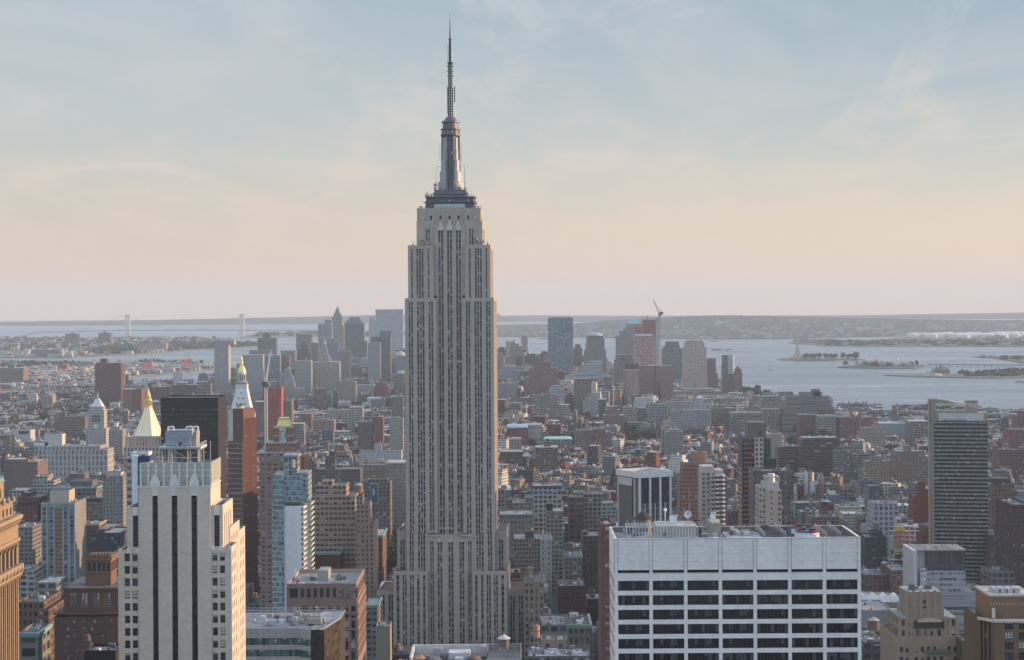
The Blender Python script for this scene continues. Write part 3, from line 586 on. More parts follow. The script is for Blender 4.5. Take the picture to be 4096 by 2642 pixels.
r = bld('office_tower', 'office tower', 'slender stone skyscraper with a gothic spired crown, tallest of downtown', 6850, 36, (.36,.32,.285), ((2.6,3.7,.45,.95),(.13,.12,.12,.02)), [(1327, 1375, 1302), (1328, 1369, 1268), (1334, 1364, 1256), (1338, 1359, 1247), (1342, 1356, 1238)], 1410, [('pyr', 1342, 1356, 1226, (.28,.25,.22)), ('ant', 1349, 1202, .6)], 'the spired stone skyscraper')
bld('office_tower', 'office tower', 'dark tower with a hipped trapezoid roof, right of the spired skyscraper', 6700, 44, (.16,.165,.18), 'bandw', [(1377, 1456, 1295)], 1440, [('hip', 1269, (.13,.135,.15), .29)], 'the hipped roof tower')
bld('office_tower', 'office tower', 'reddish block at the foot of the hipped roof tower', 6500, 40, (.24,.165,.155), 'fine', [(1441, 1468, 1364)], 1440)
bld('office_tower', 'office tower', 'grey green slab with a flat roof behind the wedding cake spire', 6200, 40, (.27,.30,.30), 'pair', [(1306, 1353, 1372), (1324, 1339, 1356)], 1440)
r = bld('municipal_building', 'municipal building', 'pale columned municipal block crowned by a tiered wedding cake spire', 5300, 50, (.45,.42,.38), ((3.6,3.8,.42,.62),(.13,.13,.13,.02)), [(1254, 1357, 1449), (1275, 1319, 1436), (1278, 1315, 1421), (1283, 1310, 1403), (1286, 1306, 1388), (1290, 1302, 1374)], 1570, [('pyr', 1290, 1302, 1350, (.4,.38,.35)), ('ant', 1295, 1344, .7), ('corn', (.42,.48,.45))], 'the wedding cake spire')
bld('office_tower', 'office tower', 'mottled beige office slab right of the wedding cake spire', 5900, 40, (.36,.34,.31), 'pair', [(1347, 1400, 1408), (1372, 1398, 1402)], 1530)
bld('office_block', 'office block', 'small bright white block below the hipped roof tower', 5700, 40, (.62,.63,.63), 'wide', [(1441, 1470, 1436), (1450, 1468, 1430)], 1475)
bld('office_tower', 'office tower', 'thin pale tower with an open crown frame left of the gridded slab', 6900, 30, (.47,.41,.38), ((3.2,3.7,.4,.8),(.16,.15,.15,.0)), [(1475, 1503, 1280), (1478, 1500, 1268)], 1370, [('ant', 1484, 1256, .7), ('ant', 1499, 1256, .7)])
bld('office_tower', 'office tower', 'huge pale gridded slab beside the tall central tower', 6750, 46, (.44,.46,.48), ((3.4,4.0,.78,.50),(.18,.20,.22,.12)), [(1502, 1612, 1239)], 1400, [('ant', 1577, 1215, 1.6), ('crown', 14, 14, (.2,.21,.23))], 'the huge gridded slab')
bld('office_tower', 'office tower', 'dark tower of fine vertical lines with a lit blank right wall', 5650, 40, (.20,.20,.215), ((2.0,3.7,.55,1.0),(.08,.085,.10,.0)), [(1484, 1562, 1347)], 1540, [('mech', 1520, 1566, 1324, DGREY), ('clut', 8)], 'the dark lined tower', side='none')
bld('office_tower', 'office tower', 'pale tower dotted all over with tiny square windows', 5450, 24, (.43,.42,.42), ((3.2,3.2,.5,.42),(.10,.105,.12,.06)), [(1471, 1521, 1371)], 1532, ref='the dotted tower')
bld('office_tower', 'office tower', 'pale tower with a round columned crown, touching the tall central tower', 6000, 34, (.38,.36,.35), 'grid', [(1578, 1622, 1424)], 1500, [('dome', 1405, (.4,.36,.34))])
bld('office_block', 'office block', 'pale stepped tower block shaped like a small ziggurat left of the courthouse', 5100, 34, (.46,.43,.40), ((3.0,3.8,.4,.6),(.14,.14,.14,.02)), [(1127, 1212, 1553), (1128, 1178, 1530), (1135, 1172, 1506), (1139, 1166, 1490), (1146, 1161, 1475)], 1600, [('pyr', 1146, 1161, 1468, (.42,.40,.38))], 'the little ziggurat')
bld('office_block', 'office block', 'cream block with rows of windows below the wedding cake spire', 4500, 30, (.42,.39,.35), 'grid', [(1356, 1423, 1528), (1366, 1412, 1522)], 1608)
bld('office_block', 'office block', 'white arcaded block right below the dotted tower', 4700, 30, (.55,.53,.49), ((4,6,.5,.6),(.16,.16,.16,.0)), [(1425, 1497, 1540), (1480, 1494, 1521)], 1580)
bld('apartment_block', 'apartment block', 'red brick block with a stepped gabled top below the dark lined tower', 4600, 30, (.34,.155,.135), 'grid', [(1494, 1553, 1545), (1502, 1545, 1530), (1516, 1533, 1518)], 1592)
bld('office_tower', 'office tower', 'slim pinkish tower with a turquoise cap beside the tall central tower', 4700, 24, (.40,.32,.29), 'vert', [(1589, 1616, 1494)], 1590, [('hip', 1484, (.25,.52,.47), .1)])
bld('apartment_tower', 'apartment tower', 'grey slab with a sunlit right end beside the tall central tower', 3600, 26, (.33,.31,.29), 'vert', [(1567, 1612, 1587), (1592, 1600, 1577)], 1668)
bld('apartment_tower', 'apartment tower', 'cream grid apartment tower beside the tall central tower', 2700, 24, (.48,.42,.34), ((2.6,2.9,.55,.45),(.10,.10,.10,.2)), [(1558, 1612, 1676), (1564, 1598, 1670)], 1795, ref='the cream grid tower')
bld('apartment_block', 'apartment block', 'brown brick slab with a white party wall left of the red brick one', 2750, 26, (.24,.19,.165), 'apt', [(1431, 1488, 1690)], 1778, [('tank', 1450)])
bld('apartment_block', 'apartment block', 'red brick apartment slab with a pointed dark tank house', 2700, 26, (.33,.14,.115), 'apt', [(1490, 1532, 1668), (1496, 1516, 1655)], 1778, [('tank', 1505, 2.6)])
bld('office_block', 'office block', 'wide pink block with small windows in the middle distance', 3000, 30, (.43,.31,.28), 'grid', [(1250, 1336, 1682), (1262, 1310, 1677)], 1722, [('clut', 6)])
bld('office_block', 'office block', 'cream yellow block of three storeys above the wide pink block', 3250, 30, (.55,.50,.38), 'grid', [(1306, 1396, 1642)], 1682)
bld('loft_building', 'loft building', 'white windowed loft above the cream grid tower', 3300, 30, (.6,.57,.52), 'loft', [(1396, 1450, 1630)], 1690)
bld('apartment_block', 'apartment block', 'sunlit brick block with a blank side below the pale tower ruins of roofs', 2900, 26, (.36,.2,.15), 'grid', [(1196, 1246, 1657)], 1710)
bld('loft_building', 'loft building', 'grey loft building left of the wide pink block', 2700, 26, (.33,.32,.30), 'wide', [(1168, 1215, 1696)], 1768, [('tank', 1196)])
bld('apartment_tower', 'apartment tower', 'brown brick apartment tower right of the red scaffolded building', 2500, 26, (.35,.245,.20), 'pair', [(1128, 1166, 1603), (1140, 1147, 1590)], 1730)
bld('apartment_tower', 'apartment tower', 'grey beige apartment tower left of the red scaffolded building', 2550, 26, (.33,.27,.23), 'pair', [(1016, 1055, 1608)], 1735)
bld('office_block', 'office block', 'long white building of many small windows left of the tall central tower', 2350, 30, (.66,.66,.66), 'grid', [(1437, 1605, 1806), (1497, 1526, 1775)], 1845, [('clut', 10)], 'the long white block')
bld('loft_building', 'loft building', 'dark gridded loft building with ranks of tall windows', 1800, 32, (.2,.185,.17), 'wide', [(1262, 1441, 1878), (1300, 1340, 1828), (1353, 1397, 1822)], 1992, [('clut', 5)], 'the dark gridded loft')
bld('loft_building', 'loft building', 'narrow grey loft building left of the dark gridded loft', 1850, 30, (.25,.23,.21), 'wide', [(1221, 1266, 1846), (1228, 1250, 1834)], 1960, [('tank', 1255)])
bld('loft_building', 'loft building', 'beige brick loft below the long white block', 2050, 30, (.30,.25,.20), 'grid', [(1441, 1556, 1861)], 1915, [('tank', 1467), ('tank', 1530)])
r = bld('office_block', 'office block', 'brown block carrying a tall blue billboard', 1700, 30, (.29,.24,.205), 'wide', [(1455, 1560, 1930), (1470, 1550, 1918)], 2065)
yb = r['base_y']-1; bb = MB(); bx = px(1496, 1975, yb); bb.box(bx-3.8*yb/1699, bx+3.8*yb/1699, yb-.8, yb-.3, pz(1496, 2016, yb), pz(1496, 1934, yb), (.42, .33, .16)); bb.box(bx-3.2*yb/1699, bx+3.2*yb/1699, yb-1, yb-.8, pz(1496, 2013, yb), pz(1496, 1937, yb), (.035, .10, .15))
bb.lathe(bx-.6, yb-1.1, [(0.01, pz(1496, 1990, yb)), (1.2, pz(1496, 1980, yb)), (1.5, pz(1496, 1968, yb)), (.4, pz(1496, 1950, yb))], 8, (.12, .22, .28))
tag(bb.build('billboard'), 'tall blue billboard with a yellow frame hanging on a brown block', 'billboard')
bld('office_tower', 'office tower', 'pale triangular cornice topped office building half hidden by the tall central tower', 1950, 46, (.40,.37,.34), ((2.6,3.9,.5,.55),(.13,.13,.13,.08)), [(1548, 1640, 1850)], 2170, [('corn', (.48,.45,.41), 1.6)], 'the cornice topped corner building')
bld('office_block', 'office block', 'brick office block below the cornice topped corner building', 1520, 50, (.26,.16,.13), 'grid', [(1478, 1530, 2142)], 2300, [('corn', (.25,.32,.30))])
bld('office_block', 'office block', 'stepped brown brick loft tower with long bands of windows', 1200, 40, (.58,.43,.33), ((3.4,3.9,.72,.46),(.05,.05,.055,.2)), [(1245, 1470, 2090), (1245, 1440, 2045), (1245, 1420, 1985), (1262, 1385, 1942), (1290, 1330, 1984-60)], 2300, [('clut', 4)], 'the stepped brown loft tower')
bld('loft_building', 'loft building', 'narrow brown stepped loft tower topped by a pale conical water tower', 1330, 40, (.56,.42,.33), 'grid', [(1425, 1495, 2100), (1425, 1475, 2020), (1425, 1450, 1985)], 2330, [('tank', 1436, 3.2)])
bld('loft_building', 'loft building', 'red brick blank walled block with a green copper cornice', 1010, 26, (.19,.09,.07), 'none', [(1246, 1362, 2210)], 2310, [('corn', (.2,.36,.30))])
bld('office_block', 'office block', 'small pale concrete tower block at the foot of the tall central tower', 980, 14, (.42,.37,.31), 'none', [(1503, 1560, 2505)], 2600, [('clut', 2)])
bld('office_block', 'office block', 'low grey office block with a copper roof edge beside the pink granite tower', 1080, 30, (.24,.24,.23), 'wide', [(1462, 1510, 2420)], 2560, [('corn', (.16,.3,.25))])
# ---- left, nearer
r = bld('clock_tower', 'clock tower', 'white stone clock tower with a pyramid roof and copper lantern', 2600, 25, (.62,.60,.56), ((4.6,4.2,.36,.5),(.11,.11,.12,.0)), [(343, 424, 1715), (352, 416, 1640), (358, 412, 1628)], 1790, [], 'the white clock tower')
Yc = r['base_y']; kc = Yc/2600
x0 = px(358, 1628, Yc)-px(383.5, 1715, Yc); zb = pz(384, 1628, Yc)
g = MB(); h = -x0; g.frustum([(-h*.9, 12*kc-h*.9), (h*.9, 12*kc-h*.9), (h*.9, 12*kc+h*.9), (-h*.9, 12*kc+h*.9)], zb, [(-2.4*kc, 9.6*kc), (2.4*kc, 9.6*kc), (2.4*kc, 14.4*kc), (-2.4*kc, 14.4*kc)], pz(387, 1598, Yc), (.62,.61,.59)); g.build('pyramid_roof', r)
g = MB(); g.lathe(0, 12*kc, [(2.2, pz(387, 1598, Yc)), (2.2, pz(387, 1588, Yc)), (1.2, pz(387, 1580, Yc)), (.1, pz(387, 1564, Yc))], 8, COPPER); g.build('lantern', r)
for k in range(3):
    for q in range(2):
        g = MB(); g.box((-5.4+k*4.2)*kc, (-3.0+k*4.2)*kc, .55, .62, pz(384, 1662+q*15, Yc)-4.0, pz(384, 1662+q*15, Yc), (.03,.03,.035)); g.build('belfry_opening', r)
g = MB()
for rr, yy, c in ((3.6, .25, (.5,.48,.44)), (3.2, .18, (.68,.66,.62))): g.face([(rr*math.cos(R(15*k)), yy, pz(384, 1706, Yc)+rr*math.sin(R(15*k))) for k in range(24)], c)
for a, l in ((R(60), 2.6), (R(-30), 1.9)): g.bar((0, .1, pz(384, 1706, Yc)), (l*math.cos(a), .1, pz(384, 1706, Yc)+l*math.sin(a)), .22, (.04,.04,.04))
g.build('clock_face', r)
bld('office_block', 'office block', 'long white colonnaded block at the foot of the white clock tower', 2520, 40, (.58,.57,.54), ((5.6,7.5,.42,.72),(.12,.12,.13,.03)), [(137, 430, 1800), (140, 400, 1786)], 1900, [('mech', 185, 255, 1736, (.5,.47,.42)), ('mech', 140, 200, 1770, (.6,.6,.6)), ('clut', 14)], 'the long colonnaded block')
bld('office_block', 'office block', 'white box building with one dark slot window near the left edge', 3050, 30, (.66,.66,.67), 'none', [(50, 122, 1722)], 1762)
r = ALLB[-1][0]; Yw = r['base_y']; g = MB(); g.box(px(75, 1730, Yw)-r.location.x, px(115, 1730, Yw)-r.location.x, -.3, -.02, pz(95, 1737, Yw), pz(95, 1725, Yw), (.05,.055,.065)); g.build('window', r)
bld('apartment_block', 'apartment block', 'red and white banded apartment slab behind the white clock tower', 3200, 26, (.36,.24,.20), 'bandw', [(218, 340, 1668), (236, 262, 1650)], 1726, ref='the banded apartment slab')
bld('apartment_tower', 'apartment tower', 'pale apartment tower with a white round tank right of the white clock tower', 2350, 24, (.43,.40,.36), 'apt', [(435, 490, 1720), (448, 478, 1708)], 1800, [('mech', 458, 471, 1692, (.6,.6,.58))])
bld('office_block', 'office block', 'broad brown brick block near the left edge with a sunlit end', 1900, 44, (.30,.215,.18), 'grid', [(15, 150, 1848), (20, 110, 1838)], 1975, [('corn',), ('mech', 112, 140, 1830)], 'the broad brown block')
bld('office_block', 'office block', 'white loft of wide windows below the long colonnaded block', 1620, 26, (.55,.54,.52), 'wide', [(133, 215, 1924), (140, 190, 1905)], 2010)
bld('office_block', 'office block', 'low white loft right of the broad brown block', 1640, 26, (.5,.5,.5), 'wide', [(37, 110, 1962)], 2010)
bld('office_block', 'office block', 'long grey loft with a green copper cornice behind the tall grey apartment tower', 1500, 40, (.31,.295,.27), 'loft', [(190, 385, 1950)], 2095, [('corn', (.17,.34,.28), 1.3), ('clut', 16), ('mech', 290, 380, 1925, (.12,.12,.12))], 'the green cornice loft')
bld('office_block', 'office block', 'red brick block with sunlit side and rooftop blocks near the left edge', 1400, 34, (.29,.10,.075), 'wide', [(65, 150, 2015), (70, 160, 1990), (85, 125, 1972)], 2095, [('clut', 5)])
bld('office_block', 'office block', 'beige office block with paired windows right of the green cornice loft', 1380, 28, (.38,.33,.28), 'pair', [(345, 412, 2000), (345, 412, 1990)], 2100, [('corn',)])
bld('office_tower', 'office tower', 'pale grey office tower of regular windows behind the white brick tower', 1300, 30, (.40,.385,.36), ((3.1,3.5,.45,.52),(.07,.07,.075,.12)), [(410, 492, 1916), (425, 490, 1905)], 2120, [('mech', 430, 490, 1890, (.35,.35,.36)), ('clut', 4)], 'the pale grey tower')
r = bld('apartment_tower', 'apartment tower', 'tall grey blue apartment tower with a copper brown centre strip', 1000, 26, (.36,.37,.38), ((4.6,3.1,.60,.72),(.085,.115,.125,.10)), [(165, 300, 2012)], 2345, [('mech', 211, 288, 1962, (.42,.37,.31)), ('clut', 5)], 'the tall grey blue apartment tower', side='none')
Yt = r['base_y']; kt = Yt/1000
g = MB(); g.box(-1.6*kt, 2.0*kt, -.35, 0, 0, pz(232, 2010, Yt)-1, (.27,.16,.10), ((1.8,3.1,.6,.5),(.05,.05,.06,.1))); g.build('centre_strip', r)
for xx in [q*kt for q in (-8.6, -5.9, -2.2, 2.6, 5.6, 8.6)]: g = MB(); g.box(xx-.35, xx+.35, -.4, 0, 0, pz(232, 2012, Yt), (.42,.41,.39)); g.build('vertical_pier', r)
g = MB(); g.box(-8.7*kt, 8.7*kt, -.45, 0, pz(232, 2030, Yt), pz(232, 2013, Yt)-.1, (.30,.36,.36), ((1.5,2.2,.8,.8),(.13,.17,.17,.2))); g.build('glazed_top_storey', r)
bld('office_block', 'office block', 'grey stone block with tall windows left of the tall grey blue apartment tower', 1200, 30, (.34,.325,.30), 'wide', [(62, 130, 2110)], 2180, [('clut', 4)])
bld('office_block', 'office block', 'brown brick block at the right foot of the tall grey blue apartment tower', 1150, 36, (.17,.12,.095), 'pair', [(320, 440, 2118), (325, 395, 2095)], 2225, [('corn', (.35,.28,.22)), ('clut', 4)])
bld('office_block', 'office block', 'dark blue glass block beside the white brick tower', 1090, 30, (.09,.11,.14), ((2.6,3.6,.5,1.0),(.03,.045,.07,.1)), [(402, 482, 2132)], 2240)
bld('apartment_block', 'apartment block', 'white stepped apartment block lit on its right side near the left edge', 1010, 24, (.58,.57,.56), 'loft', [(79, 140, 2300), (79, 132, 2285), (80, 115, 2274)], 2370, [('clut', 3)], 'the white stepped block')
bld('loft_building', 'loft building', 'pale loft of big windows right of the white stepped block', 930, 24, (.36,.36,.35), 'big', [(148, 226, 2330)], 2400, [('clut', 5)])
bld('office_block', 'office block', 'brown brick block with a glazed penthouse near the left edge', 800, 36, (.26,.165,.125), 'pair', [(70, 195, 2440), (70, 175, 2408)], 2660, [('clut', 3)], 'the glazed penthouse block')
bld('office_block', 'office block', 'narrow grey block with a green copper cornice in the lower left corner', 745, 20, (.34,.33,.31), 'big', [(76, 152, 2530)], 2660, [('corn', (.22,.36,.31), 1.0), ('clut', 3)])
bld('office_block', 'office block', 'black roofed block at the bottom edge beside the white brick tower', 640, 14, (.05,.05,.055), 'none', [(338, 462, 2603)], 2660, [('clut', 4), ('tank', 350, 1.0)])
# ---- apartment and office towers left of centre
bld('office_tower', 'office tower', 'broad dark brown office slab left of the red brown tower', 1560, 44, (.055,.045,.04), ((2.3,3.9,.76,.5),(.02,.02,.022,.02)), [(642, 872, 1592)], 2350, [], 'the dark brown slab', side=((2.3,3.9,.5,.3),(.05,.04,.035,.0)))
r0 = ALLB[-1][0]; Yk = r0['base_y']; hk = (px(872, 1600, Yk)-px(642, 1600, Yk))/2-.2; g = MB(); g.box(-hk, hk, -.3, -.0, pz(757, 1634, Yk), pz(757, 1592, Yk)+.1, (.035,.032,.03)); g.build('top_louvre_band', r0)
# ---- downtown right of the tall tower
bld('office_tower', 'office tower', 'broad blue glass tower standing alone, right of the tall central tower', 5800, 40, (.19,.225,.25), ((6.0,4.1,.985,.72),(.11,.145,.175,.04)), [(2192, 2292, 1288), (2192, 2292, 1273)], 1500, [('mech', 2200, 2285, 1270)], 'the blue glass tower')
bld('office_tower', 'office tower', 'beige stepped tower left of the blue glass tower', 6000, 36, (.40,.355,.31), 'pair', [(2030, 2118, 1435), (2041, 2100, 1385), (2045, 2075, 1375)], 1470, ref='the beige stepped tower')
bld('office_tower', 'office tower', 'narrow reddish brick shaft behind the beige stepped tower', 6300, 24, (.33,.19,.165), 'none', [(2085, 2110, 1350), (2089, 2106, 1343)], 1400)
bld('office_block', 'office block', 'low black block in front of the beige stepped tower', 5700, 34, (.07,.07,.08), 'none', [(2062, 2150, 1425), (2105, 2140, 1416)], 1470)
bld('office_tower', 'office tower', 'small grey tower touching the right side of the tall central tower', 5600, 30, (.33,.32,.31), 'grid', [(1985, 2012, 1412)], 1500)
bld('office_block', 'office block', 'white and blue gridded block next to the tall central tower', 4700, 34, (.46,.48,.50), 'wide', [(1992, 2076, 1484), (2010, 2070, 1468)], 1530)
bld('office_block', 'office block', 'pale block of small windows next to the tall central tower', 4300, 30, (.38,.37,.36), 'grid', [(1990, 2064, 1534)], 1600)
bld('office_tower', 'office tower', 'massive stepped red brick tower in front of the blue glass tower', 4600, 44, (.30,.165,.14), ((3.0,3.8,.4,.85),(.15,.09,.085,.02)), [(2100, 2240, 1530), (2115, 2234, 1474), (2136, 2203, 1448)], 1592, [('crown', 8, 4)], 'the massive stepped brick tower')
bld('office_tower', 'office tower', 'dark red slender tower right of the blue glass tower', 6000, 26, (.20,.12,.115), 'vert', [(2294, 2329, 1392), (2300, 2322, 1378)], 1470)
bld('office_tower', 'office tower', 'tan tower with a pale domed top standing in the harbour skyline', 6250, 40, (.33,.285,.26), 'pair', [(2338, 2425, 1400), (2346, 2418, 1352), (2350, 2412, 1344)], 1500, [('dome', 1330, (.30,.38,.37))], 'the domed tan tower')
bld('office_tower', 'office tower', 'beige arched tower standing before the domed tan tower', 6000, 30, (.38,.33,.29), ((3.0,3.7,.5,.6),(.13,.12,.12,.02)), [(2337, 2383, 1402), (2342, 2378, 1375)], 1460)
bld('office_block', 'office block', 'white block of horizontal bands stepping down to the left', 4750, 34, (.55,.58,.60), ((20,4.2,1.0,.5),(.20,.235,.26,.0)), [(2267, 2407, 1500), (2306, 2407, 1484), (2322, 2407, 1468), (2340, 2407, 1454), (2356, 2407, 1442)], 1530, ref='the white banded ziggurat')
bld('office_block', 'office block', 'gridded beige block with a brick top below the white banded ziggurat', 3900, 28, (.33,.27,.22), 'loft', [(2297, 2364, 1532), (2297, 2364, 1515)], 1646, ref='the gridded beige block')
bld('office_tower', 'office tower', 'tower with a turquoise pyramid roof behind the red steel frame', 6350, 44, (.32,.285,.27), 'pair', [(2506, 2568, 1296)], 1440, [('pyr', 2512, 2566, 1268, (.21,.42,.40))], 'the turquoise pyramid tower')
bld('office_tower', 'office tower', 'tower with a rounded turquoise dome left of the pyramid roofed one', 6300, 40, (.34,.30,.275), 'pair', [(2464, 2506, 1342), (2478, 2506, 1326)], 1440, [('dome', 1306, (.23,.40,.40))])
bld('office_block', 'office block', 'grey block with a black penthouse below the turquoise pyramid tower', 5000, 34, (.34,.30,.285), 'vert', [(2457, 2535, 1440), (2464, 2530, 1420)], 1545, [('clut', 6)])
bld('apartment_tower', 'apartment tower', 'left one of two brown brick towers with dark chimneys', 4500, 32, (.31,.20,.165), ((2.6,3.0,.7,.35),(.14,.12,.11,.1)), [(2557, 2622, 1463), (2565, 2590, 1455)], 1585, [], 'the left brown twin tower')
bld('apartment_tower', 'apartment tower', 'right one of two brown brick towers with dark chimneys', 4450, 32, (.32,.205,.165), ((2.6,3.0,.7,.35),(.14,.12,.11,.1)), [(2624, 2692, 1463)], 1585)
bld('office_block', 'office block', 'dark narrow shaft standing before the left brown twin tower', 4300, 10, (.10,.12,.14), 'none', [(2580, 2592, 1521)], 1580)
bld('office_block', 'office block', 'dark narrow shaft standing before the right brown twin tower', 4300, 10, (.10,.12,.14), 'none', [(2630, 2643, 1525)], 1590)
bld('office_tower', 'office tower', 'grey glass tower behind the pink shouldered tower', 5700, 40, (.30,.30,.31), 'bandw', [(2650, 2730, 1395), (2655, 2720, 1384), (2664, 2716, 1367)], 1530, [('hip', 1366, (.12,.13,.14), .15)], 'the grey glass tower')
bld('office_tower', 'office tower', 'pink granite tower with a shouldered top and turquoise roof edge', 4900, 40, (.70,.54,.46), ((3.8,3.8,.58,.55),(.19,.155,.15,.03)), [(2730, 2830, 1512), (2733, 2826, 1390), (2740, 2818, 1372), (2746, 2812, 1362)], 1550, [('hip', 1361, (.25,.40,.37), .06)], 'the pink shouldered tower')
bld('office_block', 'office block', 'low pink granite podium around the pink shouldered tower', 4850, 60, (.38,.30,.275), ((20,8,.95,.25),(.22,.17,.16,.0)), [(2678, 2886, 1566), (2730, 2860, 1556)], 1585, [('clut', 6)])
bld('office_tower', 'office tower', 'brick tower with a pale colonnade right of the pink shouldered tower', 5200, 30, (.30,.22,.20), 'grid', [(2827, 2872, 1495), (2829, 2865, 1478), (2830, 2863, 1434)], 1560)
r = bld('apartment_tower', 'apartment tower', 'brick tower with a rounded glass front at the water edge', 4950, 26, (.31,.205,.175), 'grid', [(2889, 2938, 1460), (2891, 2936, 1422)], 1570, [('clut', 4)], 'the rounded glass tower')
g = MB(); zt = pz(2925, 1421, r['base_y']); g.lathe(7.0, 2, [(9.5, 60), (9.5, zt)], 20, (.36,.42,.45), ws=((2.4,3.4,.95,.55),(.22,.27,.30,.1))); g.build('glass_bay', r)
g = MB(); g.bar((0, 12, zt), (0, 12, zt+10), .5, (.3,.3,.3)); g.bar((-16, 12, zt+8), (26, 12, zt+8), .5, (.32,.3,.28)); g.bar((0, 12, zt+14), (24, 12, zt+8), .18, (.3,.3,.3)); g.bar((0, 12, zt+8), (0, 12, zt+14), .35, (.3,.3,.3))
g.build('tower_crane'); o = bpy.data.objects['tower_crane']; o.location = r.location; tag(o, 'small tower crane on the roof of the rounded glass tower', 'crane')
bld('apartment_tower', 'apartment tower', 'stepped brick tower with a dark pointed cap, last before the open water', 4900, 26, (.32,.22,.18), 'loft', [(2938, 2969, 1490), (2940, 2966, 1476)], 1572, [('pyr', 2944, 2962, 1464, (.12,.10,.10))])
